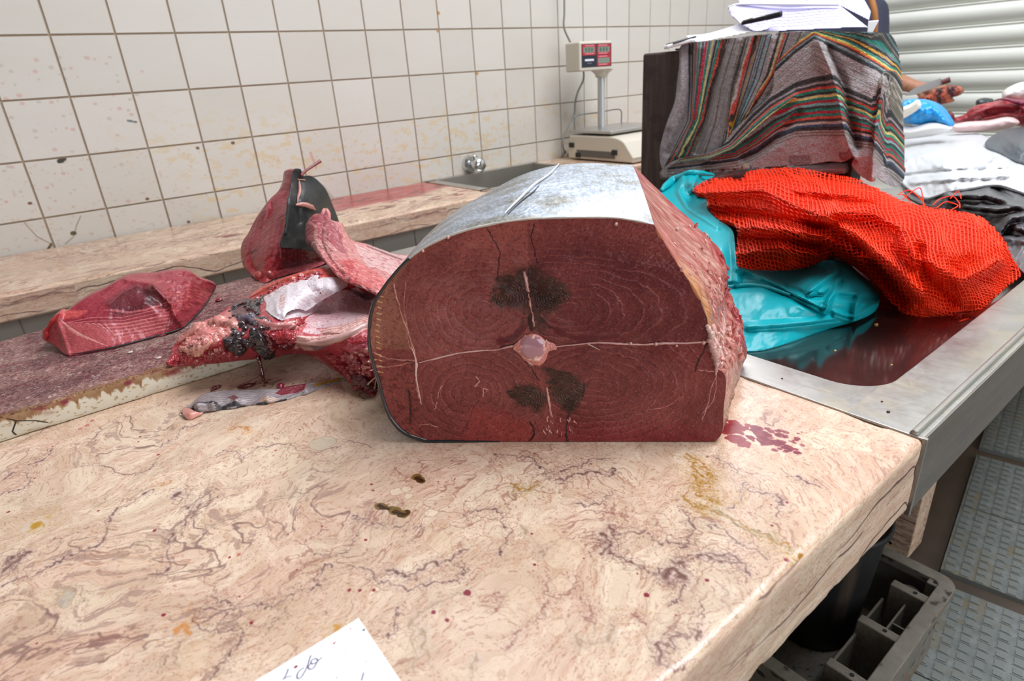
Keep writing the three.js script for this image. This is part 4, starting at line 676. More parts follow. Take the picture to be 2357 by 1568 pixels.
  each(fc, (x, y, o) => {
    const s = s0 + (x + 0.5) / TW * (s1 - s0), Y = y1 - (y + 0.5) / TH * (y1 - y0), ab = toA(s, Y), n1 = fbm(ab[0] / 70, ab[1] / 70, 3), n2 = fbm(ab[0] / 60 + 40, ab[1] / 60 + 9, 3), a = ab[0] + (n1 - 0.5) * 26, b = ab[1] + (n2 - 0.5) * 26;
    const up = b < sept(a), left = a < mid(b), gr = fbm(ab[0] / 3.2, ab[1] / 3.2, 2) - 0.5, pt = fbm(ab[0] / 22 + 5, ab[1] / 15, 4);
    o[0] = pal.mid[0]; o[1] = pal.mid[1]; o[2] = pal.mid[2];
    let cx, cy, rx, sp, off;
    if (up && !left) { cx = 1050; cy = 800; rx = 1.85; sp = 34 + 12 * sst(60, 420, Math.abs(a - 1050) / 1.85); off = 0.2; mix3(o, pal.dark, 0.75 * sst(560, 300, Math.sqrt(((a - 1300) / 1.4) ** 2 + (b - 740) ** 2))); mix3(o, [150, 74, 68], sst(520, 330, b - (a - 1100) * 0.25) * 0.7); }
    else if (up) { cx = 600; cy = 800; rx = 1.2; sp = 34; off = 0; mix3(o, [138, 70, 62], 0.6); mix3(o, pal.dark, 0.4 * sst(300, 60, Math.sqrt((a - 700) ** 2 + (b - 800) ** 2))); mix3(o, [150, 78, 68], sst(560, 400, b) * 0.5); }
    else if (!left) { cx = 1190; cy = 1180; rx = 1.75; sp = 33; off = 0.5; mix3(o, [118, 48, 47], 0.8); mix3(o, pal.dark, 0.5 * sst(300, 100, Math.sqrt(((a - 1250) / 1.6) ** 2 + (b - 1050) ** 2))); mix3(o, [140, 44, 48], 0.6 * sst(1330, 1440, b)); }
    else { cx = 545; cy = 1225; rx = 1.35; sp = 36; off = 0.3; mix3(o, [126, 58, 54], 0.8); }
    let h = 0.5;
    const dd = Math.sqrt(((a - cx) / rx) ** 2 + (b - cy) ** 2) + (n1 - 0.5) * 18, ph = dd / sp + off, fr = ph - Math.floor(ph), strength = sst(8, 40, dd) * sst(460, 200, dd) * sst(0.3, 0.6, pt + 0.12);
    const arc = sst(0.46, 0.6, fbm(ph * 0.5 + cx, Math.atan2(b - cy, (a - cx) / rx) * 1.4 + cy, 3) + 0.06), ln = Math.exp(-(((fr - 0.5) / 0.055) ** 2)), ramp = fr < 0.5 ? fr * 2 : 0;
    mix3(o, [70, 16, 26], 0.36 * ramp * ramp * strength); mix3(o, [206, 140, 128], 0.45 * ln * strength * arc); mix3(o, [168, 90, 84], 0.22 * (fr > 0.5 ? 1 - (fr - 0.5) * 2 : 0) * strength); h += 0.3 * ln * strength * arc - 0.24 * ramp * ramp * strength;
    // pale fan fibres toward the fat edge, upper right
    if (up && a > 900) { const q = Math.atan2(b - 1250, a - 700) * 44 + fbm(a / 120, b / 120, 2) * 3, w = Math.abs(q - Math.floor(q) - 0.5), ok = sst(1150, 1500, a) * sst(760, 500, b) + 0.6 * sst(450, 360, b) * sst(950, 1100, a); mix3(o, [204, 138, 118], 0.5 * clamp(ok) * sst(0.12, 0.02, w) * sst(0.35, 0.6, pt)); }
    if (left && up) { const q = (a * 0.86 + b * 0.5) / 26 + n2 * 3, w = Math.abs(q - Math.floor(q) - 0.5); mix3(o, [184, 112, 96], 0.25 * sst(0.1, 0.02, w) * sst(700, 480, b + a * 0.2) * sst(0.4, 0.6, pt)); }
    // outer band by the skin
    const bm = soft(a, b, band, 22); mix3(o, b < 1000 ? [150, 98, 78] : [136, 62, 56], 0.85 * bm * sst(0.3, 0.5, n2 + 0.25)); if (bm > 0.2 && b > 1040) mix3(o, [84, 22, 26], 0.6 * sst(0.5, 0.7, pt) * bm);
    const lb = soft(a + (pt - 0.5) * 80, b + (n2 - 0.5) * 60, lobe, 40); mix3(o, [164, 62, 58], 0.6 * lb);
    mix3(o, [152, 56, 54], 0.5 * sst(1440, 1490, b));
    // dark blood meat, finely ringed
    for (let k = 0; k < 5; k++) { const m = soft(a + (pt - 0.5) * 70, b + (n1 - 0.5) * 50, DM[k], k === 4 ? 40 : 20); if (m < 0.01) continue; const P = DM[k], mx = P.reduce((q, p) => q + p[0], 0) / P.length, my = P.reduce((q, p) => q + p[1], 0) / P.length, e = Math.sqrt((a - mx + (k % 2 ? -20 : 20)) ** 2 + ((b - my - 30) * 1.15) ** 2) / 13 + n1 * 4, w = Math.abs(e - Math.floor(e) - 0.5); const col = [72, 42, 28]; if (k === 4) { mix3(o, [56, 22, 18], 0.85 * m * sst(0.25, 0.5, pt + 0.15)); mix3(o, [26, 10, 10], 0.6 * m * sst(0.5, 0.62, fbm(ab[0] / 9, ab[1] / 26 + 7, 3))); continue; } mix3(o, col, 0.95 * m); mix3(o, [30, 14, 11], 0.6 * m * sst(0.2, 0.42, w)); mix3(o, [92, 58, 40], 0.3 * m * sst(0.1, 0.02, w)); mix3(o, [30, 14, 12], 0.5 * m * sst(0.5, 0.66, pt)); h += (0.3 * sst(0.3, 0.1, w) - 0.2) * m; }
    // wet grain
    o[0] *= 0.98; o[1] *= 0.93; o[2] *= 0.93; const bp = fbm(ab[0] / 190 + 3, ab[1] / 150 + 8, 3) - 0.5; o[0] += bp * 44; o[1] += bp * 34; o[2] += bp * 30; const k2 = gr * 12; o[0] += k2; o[1] += k2 * 0.8; o[2] += k2 * 0.8; mix3(o, [70, 16, 24], 0.4 * sst(0.6, 0.72, fbm(ab[0] / 11 + 90, ab[1] / 9, 3))); mix3(o, [200, 150, 142], 0.55 * sst(0.71, 0.77, fbm(ab[0] / 6 + 20, ab[1] / 5, 3)));
    h += gr * 0.12 + (fbm(ab[0] / 12, ab[1] / 12 + 9, 3) - 0.5) * 0.35 + (fbm(ab[0] / 60, ab[1] / 60 + 9, 3) - 0.5) * 0.9; if (!(x & 1) && !(y & 1)) bd[(y >> 1) * (TW / 2) + (x >> 1)] = h;
  });
  each(bc, (x, y, o) => { o[0] = o[1] = o[2] = 255 * clamp(bd[y * (TW / 2) + x] * 0.7); });
  const g = fc.getContext('2d'); g.lineCap = g.lineJoin = 'round';
  const Tt = (p) => { const q = faceSY(p); return [(q[0] - s0) / (s1 - s0) * TW, (1 - (q[1] - y0) / (y1 - y0)) * TH]; };
  const R = rng(41);
  const scribe = (pts, col, w, al, jag = 5) => { const P = new THREE.CatmullRomCurve3(pts.map((p) => v3(p[0], p[1], 0)), false, 'centripetal').getPoints(pts.length * 12), sd = R() * 99; let pr = null; g.strokeStyle = col; P.forEach((p, i) => { const q = Tt([p.x + (fbm(i * 0.3 + sd, 2, 2) - 0.5) * jag * 2, p.y + (fbm(i * 0.3 + sd, 22, 2) - 0.5) * jag * 2]); if (pr) { g.globalAlpha = al * (0.5 + 0.7 * vn(i * 0.4 + sd, 3)); g.lineWidth = w * (0.6 + 0.8 * vn(i * 0.3 + sd, 8)); g.beginPath(); g.moveTo(...pr); g.lineTo(...q); g.stroke(); } pr = q; }); g.globalAlpha = 1; };
  // dark seams and folds
  for (const [p, w, al] of [[[[630, 375], [660, 430], [692, 490], [690, 560], [680, 640]], 4, 0.7], [[[872, 350], [858, 420], [870, 480], [890, 560]], 4, 0.7], [[[850, 1370], [872, 1430], [835, 1495]], 7, 0.8], [[[1065, 1295], [1040, 1380], [1040, 1460], [1070, 1495]], 7, 0.8], [[[225, 1200], [235, 1290], [232, 1370]], 8, 0.75], [[[1060, 1122], [1000, 1112], [930, 1090]], 5, 0.9], [[[1130, 1180], [1122, 1240]], 7, 0.9], [[[860, 800], [850, 860], [860, 900]], 12, 0.6], [[[900, 830], [950, 880], [1000, 900]], 6, 0.6], [[[1770, 960], [1720, 1060], [1700, 1110]], 7, 0.7], [[[730, 1220], [760, 1210]], 6, 0.9], [[[780, 1000], [760, 980], [700, 985]], 6, 0.5], [[[830, 1060], [870, 1120], [900, 1160]], 5, 0.6]]) scribe(p, 'rgb(40,12,14)', w, al);
  scribe([[500, 1430], [535, 1370], [560, 1300], [590, 1260]], 'rgb(80,24,28)', 4, 0.6);
  // blood glaze around the spine
  for (const p of [[[820, 880], [760, 940], [690, 960]], [[980, 900], [1100, 940], [1300, 930]]]) scribe(p, 'rgb(88,16,24)', 26, 0.35);
  // pale connective lines
  for (const [p, w] of [[[[262, 1040], [235, 940], [190, 820], [160, 720], [150, 660]], 4], [[[250, 1000], [220, 880], [200, 760], [215, 640]], 2], [[[262, 1040], [225, 960], [210, 860]], 2], [[[35, 1010], [120, 1045], [262, 1055]], 4], [[[60, 1090], [150, 1085], [258, 1060]], 3], [[[270, 1070], [262, 1150], [275, 1230], [292, 1280]], 6], [[[1720, 1105], [1770, 1110], [1812, 1120], [1790, 1190], [1760, 1300], [1740, 1360]], 3], [[[1812, 1110], [1800, 1250], [1740, 1330]], 2.4], [[[940, 1200], [948, 1260], [962, 1340]], 7], [[[822, 600], [834, 660], [842, 700]], 10], [[[845, 710], [858, 790], [872, 880]], 5], [[[375, 1250], [385, 1210], [400, 1185]], 3], [[[360, 1310], [372, 1270]], 3], [[[570, 1190], [590, 1160], [570, 1140]], 4], [[[610, 1240], [615, 1200], [640, 1210]], 3], [[[275, 1390], [330, 1385], [380, 1400]], 3], [[[1450, 1310], [1560, 1290], [1640, 1240]], 2], [[[1510, 380], [1560, 470], [1640, 600], [1720, 720], [1770, 860], [1785, 940]], 5]]) scribe(p, 'rgb(214,160,146)', w, 0.75, 4);
  for (let i = 0; i < 18; i++) { const a = 900 + R() * 190, b = 1340 + R() * 90; scribe([[a, b], [a + (R() - 0.3) * 22, b + 8 + R() * 16]], 'rgb(224,176,160)', 1.5 + R() * 2, 0.6, 2); }
  for (let i = 0; i < 15; i++) { const b = 690 + i * 30; scribe([[50 + (i > 10 ? -8 : 6) + Math.abs(i - 7) * 2, b], [74 + Math.abs(i - 7) * 3, b + 8]], 'rgb(200,160,110)', 5, 0.55, 2); }
  scribe([[1512, 375], [1590, 480], [1680, 620], [1745, 740]], 'rgb(206,142,84)', 26, 0.5, 3);
  const faceM = phys({ map: tex(fc), roughness: 0.4, specularIntensity: 0.6, bumpMap: tex(bc, false), bumpScale: 0.003, clearcoat: 0.3, clearcoatRoughness: 0.12 });
  { // polar grid so that the outline is exact
    const P = [], U = [], I = [], NR = 60, cs = 0.14, cy = 0.115;
    for (let k = 0; k <= NR; k++) for (let i = 0; i < M; i++) { const r = k / NR, s = lerp(cs, F[i][0], r), y = lerp(cy, F[i][1], r), D = (fbm(s * 60, y * 60, 3) - 0.5) * 0.003 * sst(1, 0.9, r) + 0.0002; const p = fishAt(s, y, D); P.push(p.x, p.y, p.z); U.push((s - s0) / (s1 - s0), (y - y0) / (y1 - y0)); }
    for (let k = 0; k < NR; k++) for (let i = 0; i < M; i++) { const a = k * M + i, b = k * M + (i + 1) % M, c = a + M, d = b + M; I.push(a, b, c, b, d, c); }
    const ge = new THREE.BufferGeometry(); ge.setAttribute('position', new THREE.Float32BufferAttribute(P, 3)); ge.setAttribute('uv', new THREE.Float32BufferAttribute(U, 2)); ge.setIndex(I); ge.computeVertexNormals();
    // the winding must face the camera
    const nn = v3().fromBufferAttribute(ge.attributes.normal, M * 30 + 5); if (nn.dot(FD) > 0) { for (let i = 0; i < I.length; i += 3) [I[i], I[i + 1]] = [I[i + 1], I[i]]; ge.setIndex(I); ge.computeVertexNormals(); }
    part(t, 'cut_face', ge, faceM, 'dark red cut face with pale muscle rings');
  }
  // --- raised pieces on the face: backbone, membranes, sinews
  const fp = (p, lift = 0.001) => { const q = faceSY(p); return fishAt(q[0], q[1], -lift); };
  const bone = phys({ color: lin(0.62, 0.34, 0.3), roughness: 0.35, clearcoat: 0.5 }), sinew = phys({ color: lin(0.7, 0.46, 0.4), roughness: 0.4, clearcoat: 0.3 }), gel = phys({ color: lin(0.42, 0.2, 0.24), roughness: 0.12, clearcoat: 0.9, clearcoatRoughness: 0.05 });
  const vs = sculpt({ base: { o: FA, n: FD }, tilt: 0, map: c1, cell: 1.3, thick: 0.004, backEdge: 5, rough: 0.0012, roughScale: 5, outline: [[762, 988], [788, 955], [822, 930], [862, 916], [902, 926], [934, 952], [976, 968], [990, 992], [948, 1008], [934, 1046], [904, 1078], [862, 1072], [822, 1052], [798, 1022]].map((q) => [...q, -0.001]), ctrl: [[800, 985, -0.004], [862, 935, -0.0045], [930, 985, -0.004], [870, 1055, -0.0045], [864, 985, -0.001]] });
  const vp = painter(vs, 384, 320, 'rgb(206,128,118)'); vp.soft([[810, 960], [860, 930], [915, 955], [930, 1000], [900, 1050], [850, 1050], [815, 1020]], 'rgb(232,196,184)', 0.9, 6, 14); for (let i = 0; i < 34; i++) { const a = i * 0.61, r = 70 + (i % 5) * 8; vp.dot([864 + Math.cos(a) * r, 990 + Math.sin(a) * r * 0.9], 4 + (i % 4), i % 3 ? 'rgb(188,64,64)' : 'rgb(240,214,204)', 0.55); } blotch0(vp.c);
  function blotch0(c) { each(c, (x, y, o) => { const n = fbm(x / 9, y / 9, 4) - 0.5; o[0] += n * 60; o[1] += n * 66; o[2] += n * 64; }); }
  const vb = part(t, 'backbone', vs.geo, phys({ map: tex(vp.c), roughness: 0.32, clearcoat: 0.6, clearcoatRoughness: 0.15 }), 'cream pink cut vertebra');
  { const disc = []; for (let k = 0; k < 8; k++) { const r = k / 7; disc.push(new THREE.Vector2(0.0135 * r + 1e-5, 0.003 * Math.sqrt(1 - r * r) + 0.0004)); } const lg = new THREE.LatheGeometry(disc, 36); lg.rotateX(-Math.PI / 2); const m4 = new THREE.Matrix4().makeBasis(FS.clone().negate(), UP, FD); lg.applyMatrix4(m4); const c = fp([864, 985], 0.0022); lg.translate(c.x, c.y, c.z); part(t, 'marrow', lg, gel, 'translucent purple marrow disc'); }
  const strip = (pts, r, m, name = 'membrane') => { const P = new THREE.CatmullRomCurve3(pts.map((p) => fp(p, 0.0004))).getPoints(pts.length * 6); part(t, name, limb(P, r.map((q) => q * (name === 'membrane' ? 0.6 : 0.8)), P.length * 2, 8, 0.9, pts[0][0]), m); };
  strip([[280, 1066], [360, 1046], [480, 1018], [600, 1004], [690, 1000]], [0.0006, 0.0013, 0.0011, 0.001, 0.0005], sinew); strip([[690, 998], [740, 985], [790, 975]], [0.0006, 0.0016, 0.001], bone);
  strip([[975, 985], [1080, 974], [1190, 964], [1320, 968], [1430, 974], [1520, 968], [1640, 966], [1770, 958]], [0.0012, 0.0014, 0.0011, 0.0016, 0.001, 0.0016, 0.0013, 0.001], bone); strip([[1150, 970], [1210, 1000]], [0.001, 0.0004], sinew);
  strip([[240, 985], [262, 1048], [266, 1150], [290, 1270]], [0.0005, 0.002, 0.0014, 0.0004], sinew); strip([[820, 602], [832, 650], [842, 700]], [0.0006, 0.0018, 0.0006], bone); strip([[938, 1200], [950, 1280], [966, 1345]], [0.0008, 0.0014, 0.0005], bone); strip([[780, 1190], [880, 1010], [800, 960]].slice(0, 0).concat([[770, 975], [800, 960], [830, 925]]), [0.0008, 0.0022, 0.001], bone); strip([[930, 950], [970, 985], [985, 1000]], [0.002, 0.0024, 0.0008], bone); strip([[820, 1020], [860, 1075], [890, 1060]], [0.001, 0.0022, 0.001], bone);
  strip([[1782, 955], [1800, 1010], [1812, 1080], [1808, 1130]], [0.003, 0.0045, 0.003, 0.001], bone, 'gristle'); strip([[1760, 870], [1785, 930], [1795, 990]], [0.002, 0.0036, 0.001], sinew, 'gristle');
  for (const [a, b, r] of [[1370, 968, 0.0018], [1500, 970, 0.002], [1606, 978, 0.0014], [1745, 962, 0.0022], [1775, 950, 0.003], [430, 420, 0.0018], [300, 490, 0.0016], [1295, 352, 0.0018], [1610, 380, 0.002]]) { const s = new THREE.IcosahedronGeometry(r, 2), p = fp([a, b], 0.0006); s.translate(p.x, p.y, p.z); part(t, 'gristle', s, bone); }
  { const at = (i, D) => fishAt(F[i][0], F[i][1], D), run = (i0, i1, D) => { const q = []; for (let i = i0; i <= i1; i += 5) q.push(at(i, D)); return q; };
    part(t, 'skin_edge', limb(run(iS - 20, iS + 110, 0.0006), [0.0012, 0.0022, 0.0026, 0.0024, 0.002, 0.0016], 160, 8, 0.45), phys({ color: lin(0.012, 0.014, 0.016), roughness: 0.25, clearcoat: 0.5 }), 'black rim of the skin'); part(t, 'skin_edge', limb(run(iS + 108, iC, 0.0004), [0.001, 0.0011, 0.001, 0.001], 120, 8, 0.5), std({ color: lin(0.55, 0.5, 0.44), roughness: 0.35 }), 'pale cut rim of the skin'); }
  // --- the slit along the back: a raised lip of skin
  const grid = []; for (let k = 0; k <= ND; k++) for (let i = iS; i <= M; i++) { const p = loft(i % M, k, i > iC ? 'cut' : 'skin'); grid.push([p, toPx(p)]); }
  const onSkin = (a, b) => { const q = c1([a, b]); let best = 1e9, r; for (const [p, z] of grid) { const d = (z[0] - q[0]) ** 2 + (z[1] - q[1]) ** 2; if (d < best) { best = d; r = p; } } return r.clone(); };
  const lift = (p, h) => p.add(v3(0, h, 0));
  part(t, 'skin_lip', limb([[722, 298], [770, 250], [830, 195], [880, 150], [940, 100], [1008, 46]].map(([a, b]) => lift(onSkin(a, b), 0.0012)), [0.0006, 0.0016, 0.0018, 0.0015, 0.0018, 0.001], 60, 8, 0.25), std({ color: lin(0.7, 0.72, 0.74), metalness: 0.6, roughness: 0.25 }), 'white raised lip of a slit');
  part(t, 'skin_lip', limb([[735, 300], [800, 245], [860, 190], [900, 150]].map(([a, b]) => lift(onSkin(a, b), 0.0004)), [0.0006, 0.0012, 0.0012, 0.0004], 40, 6, 0.2), std({ color: lin(0.03, 0.03, 0.035), roughness: 0.4 }), 'dark slit in the skin');
  // gristle tufts on the belly cut
  { const R = rng(9), geos = [[], [], []];
    const spray = (a0, a1, b0, b1, n, k, r0, r1) => { for (let c = 0; c < n; c++) { const a = lerp(a0, a1, R()), b = lerp(b0, b1, R()), r = lerp(r0, r1, R()) * 0.62, g = new THREE.IcosahedronGeometry(r, 2), at = g.attributes.position, s1 = R() * 50, sy = 1.4 + R() * 3; for (let i = 0; i < at.count; i++) { const e = 0.55 + 0.9 * fbm(at.getX(i) / r * 1.4 + s1, at.getY(i) / r * 1.4 + at.getZ(i) / r + s1, 3); at.setXYZ(i, at.getX(i) * e, at.getY(i) * e * sy, at.getZ(i) * e); } g.rotateX((R() - 0.5) * 1.4); g.rotateZ((R() - 0.5) * 1.4); const w = onSkin(a + (b - 950) * 0.0, b); g.translate(w.x, w.y, w.z); g.computeVertexNormals(); geos[k].push(g); } };
    spray(1790, 1860, 850, 1090, 46, 0, 0.002, 0.005); spray(1850, 1940, 880, 1080, 40, 1, 0.002, 0.0045); spray(1880, 1960, 760, 1000, 30, 2, 0.002, 0.004); spray(1600, 1800, 350, 640, 22, 1, 0.0012, 0.003); spray(1760, 1860, 640, 860, 26, 1, 0.0015, 0.003); spray(1840, 1880, 500, 760, 26, 2, 0.0015, 0.0035);
    [lin(0.66, 0.4, 0.34), lin(0.6, 0.26, 0.22), lin(0.36, 0.05, 0.05)].forEach((c, k) => { const m = part(t, 'gristle_shreds', mergeGeometries(geos[k]), phys({ color: c, roughness: 0.3, clearcoat: 0.5, clearcoatRoughness: 0.15 })); m.userData.kind = 'stuff'; });
  }
  void skin; void side; void vb; void g2;
}
// ------------------------------------------------------------------ meat on the cutting board
const wet = (c, o = {}) => phys({ map: tex(c), roughness: 0.42, specularIntensity: 0.6, clearcoat: 0.35, clearcoatRoughness: 0.15, ...o });
const fleshBump = (() => { const c = grey(384, 384, (x, y) => 0.6 * fbm(x / 9, y / 9, 4) + 0.4 * fbm(x / 3, y / 3, 2)); return tex(c, false, true); })();
const flesh = (c, k = 0.002, o = {}) => { const b = fleshBump.clone(); b.repeat.set(2, 2); return wet(c, { bumpMap: b, bumpScale: k, ...o }); };
function blotch(c, list, grain = 20) { // list: [rgb, scale, lo, hi, strength, stretch]
  each(c, (x, y, o) => { list.forEach(([col, sc, lo, hi, st, ex = 1], i) => mix3(o, col, st * sst(lo, hi, fbm(x / sc + i * 31, y / (sc * ex) + i * 17, 4)))); const g = (fbm(x / 9 + y / 23, y / 9 - x / 23, 4) - 0.5) * grain * 1.3; o[0] += g; o[1] += g; o[2] += g; });
}
{ // loin
  const map = crop(0, 560, 3.564);
  const sc = sculpt({
    base: { h: BT, a: map([560, 925]), b: map([1340, 760]) }, map, cell: 2.2, thick: 0.07, backEdge: 40, rough: 0.0008, roughScale: 7, ridges: [{ pts: [[1040, 300], [1240, 322], [1330, 420], [1405, 500], [1425, 580], [1490, 650]], h: 0.009, w: 9 }, { pts: [[1180, 400], [1300, 480], [1360, 560]], h: -0.008, w: 16 }, { pts: [[490, 580], [470, 640], [520, 780], [560, 900]], h: 0.004, w: 7 }],
    outline: [[345, 775, 0.06], [375, 745, 0.05], [370, 725, 0.05], [410, 640, 0.04], [490, 572, 0.04], [520, 580, 0.04], [600, 520, 0.05], [720, 440, 0.065], [850, 380, 0.08], [960, 312, 0.09], [1020, 285, 0.1], [1120, 265, 0.11], [1240, 262, 0.12], [1400, 235, 0.13], [1500, 228, 0.14], [1560, 240, 0.15], [1640, 290, 0.17], [1740, 325, 0.19], [1775, 350, 0.2], [1755, 400, 'g'], [1700, 490, 'g'], [1600, 610, 'g'], [1480, 710, 'g'], [1390, 740, 'g'], [1340, 760, 'g'], [1280, 772, 'g'], [1100, 822, 'g'], [900, 872, 'g'], [700, 906, 'g'], [560, 925, 'g'], [520, 905, 0.01], [460, 850, 0.03], [430, 830, 0.035], [370, 800, 0.05]],
    ctrl: [[700, 600, 0.028], [900, 500, 0.04], [1100, 420, 0.052], [1240, 360, 0.06], [1000, 700, 0.012], [1250, 600, 0.02], [560, 750, 0.018], [1390, 600, 0.012], [1400, 420, 0.06], [1550, 450, 0.075], [1600, 330, 0.13], [1480, 600, 0.02]],
    relief: (x, y) => { const a = x * 3.564, b = (y - 560) * 3.564; if (a < 1270 + (b - 300) * 0.4) return 0; const w = sst(1270 + (b - 300) * 0.4, 1340 + (b - 300) * 0.4, a); return w * 0.012 * (fbm(a / 34, b / 34, 3) - 0.45); },
  });
  const p = painter(sc, 800, 500, 'rgb(150,48,58)');
  p.area([[480, 575], [1030, 290], [1240, 330], [1230, 560], [900, 640], [560, 700], [470, 640]], 'rgb(140,36,50)', 0.8);
  p.soft([[900, 480], [1100, 350], [1230, 360], [1250, 480], [1100, 560], [950, 570]], 'rgb(80,14,26)', 0.95, 8, 30); p.soft([[1190, 400], [1260, 350], [1400, 480], [1390, 530], [1240, 500]], 'rgb(58,20,20)', 0.8, 8, 14);  // deep red centre, then the cavity's shade painted in as a dark patch
  p.soft([[500, 580], [560, 560], [700, 560], [640, 600], [520, 610]], 'rgb(216,100,88)', 0.7, 6, 14);
  p.area([[480, 640], [700, 650], [900, 660], [1200, 620], [1390, 560], [1400, 700], [1100, 800], [560, 925], [430, 830]], 'rgb(186,92,92)', 0.75); p.area([[380, 730], [490, 580], [500, 640], [470, 700], [560, 925], [430, 830]], 'rgb(166,64,68)', 0.8);
  for (let i = 0; i < 13; i++) { const k = i / 12; p.line([[560 + k * 300, 650 + k * 10], [760 + k * 200, 650 + k * 130 - (1 - k) * 40], [1000 + k * 50, 610 + k * 150], [1220 + k * 20, 560 + k * 170], [1390, 530 + k * 170]], i % 2 ? 'rgb(112,30,40)' : 'rgb(226,146,140)', 4, 0.6); }
  for (let i = 0; i < 9; i++) { const k = i / 8; p.line([[900 - k * 60, 500 - k * 60], [1010 - k * 30, 400 - k * 80], [1120, 350 - k * 60], [1240, 380 - k * 80]], 'rgb(206,116,118)', 3, 0.55); p.line([[920 - k * 80, 540 + k * 10], [1050, 560 + k * 15], [1200, 540 + k * 12], [1330, 500 + k * 16]], 'rgb(190,100,104)', 3, 0.5); }
  for (let i = 0; i < 7; i++) p.line([[490 + i * 14, 620 + i * 12], [560 + i * 22, 700 + i * 10], [640 + i * 40, 760 + i * 14]], 'rgb(230,170,160)', 3.4, 0.6);
  const R = rng(6);
  for (let i = 0; i < 220; i++) { const v = R(), a = 1290 + v * 440 + R() * 20, b = 300 + v * 70 + R() * (330 - v * 240); if (a < 1270 + (b - 300) * 0.4) continue; p.dot([a, b], 5 + R() * 7, R() < 0.5 ? 'rgb(196,100,92)' : 'rgb(128,24,34)', 0.5, 4 + R() * 4); }
  p.line([[1240, 320], [1330, 420], [1400, 490], [1420, 560], [1490, 640]], 'rgb(140,22,32)', 9, 0.8); p.line([[1410, 560], [1390, 700]], 'rgb(110,18,28)', 6, 0.6); p.line([[1400, 560], [1380, 640], [1350, 740]], 'rgb(60,14,20)', 3, 0.6);
  p.line([[400, 700], [420, 640], [480, 580]], 'rgb(188,20,30)', 10, 0.8); p.line([[350, 780], [420, 800]], 'rgb(190,40,40)', 10, 0.8);
  blotch(p.c, [[[206, 110, 104], 18, 0.62, 0.78, 0.2, 0.5], [[104, 20, 32], 26, 0.6, 0.78, 0.15]], 12);
  const t = group('tuna_loin', 'red tuna loin chunk lying skin down on the cutting board', 'meat', null, sc.place([900, 880]).setY(BT));
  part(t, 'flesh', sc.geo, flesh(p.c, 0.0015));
  const lowEdge = [[560, 925], [700, 906], [900, 872], [1100, 822], [1280, 772], [1390, 742], [1480, 712], [1600, 612], [1700, 492], [1755, 402]].map((q) => { const w = onY(...map(q), BT); return w.add(v3(0, 0.0022, 0.0)); });
  part(t, 'skin', limb(lowEdge, [0.0006, 0.0011, 0.0012, 0.0012, 0.0014, 0.0008], 80, 8, 0.3), std({ color: lin(0.025, 0.027, 0.03), roughness: 0.3 }), 'thin dark skin edge');
  part(t, 'sinew', limb([[370, 790], [385, 750], [378, 730], [420, 650], [488, 576]].map((q) => sc.place(q, 0.002)), [0.002, 0.004, 0.002, 0.0035, 0.001], 30, 8, 0.5), phys({ color: lin(0.45, 0.03, 0.03), roughness: 0.3, clearcoat: 0.5 }));
}
const c2 = crop(380, 370, 2.852);
const PT = c2([650, 800]), PR = c2([1000, 700]);
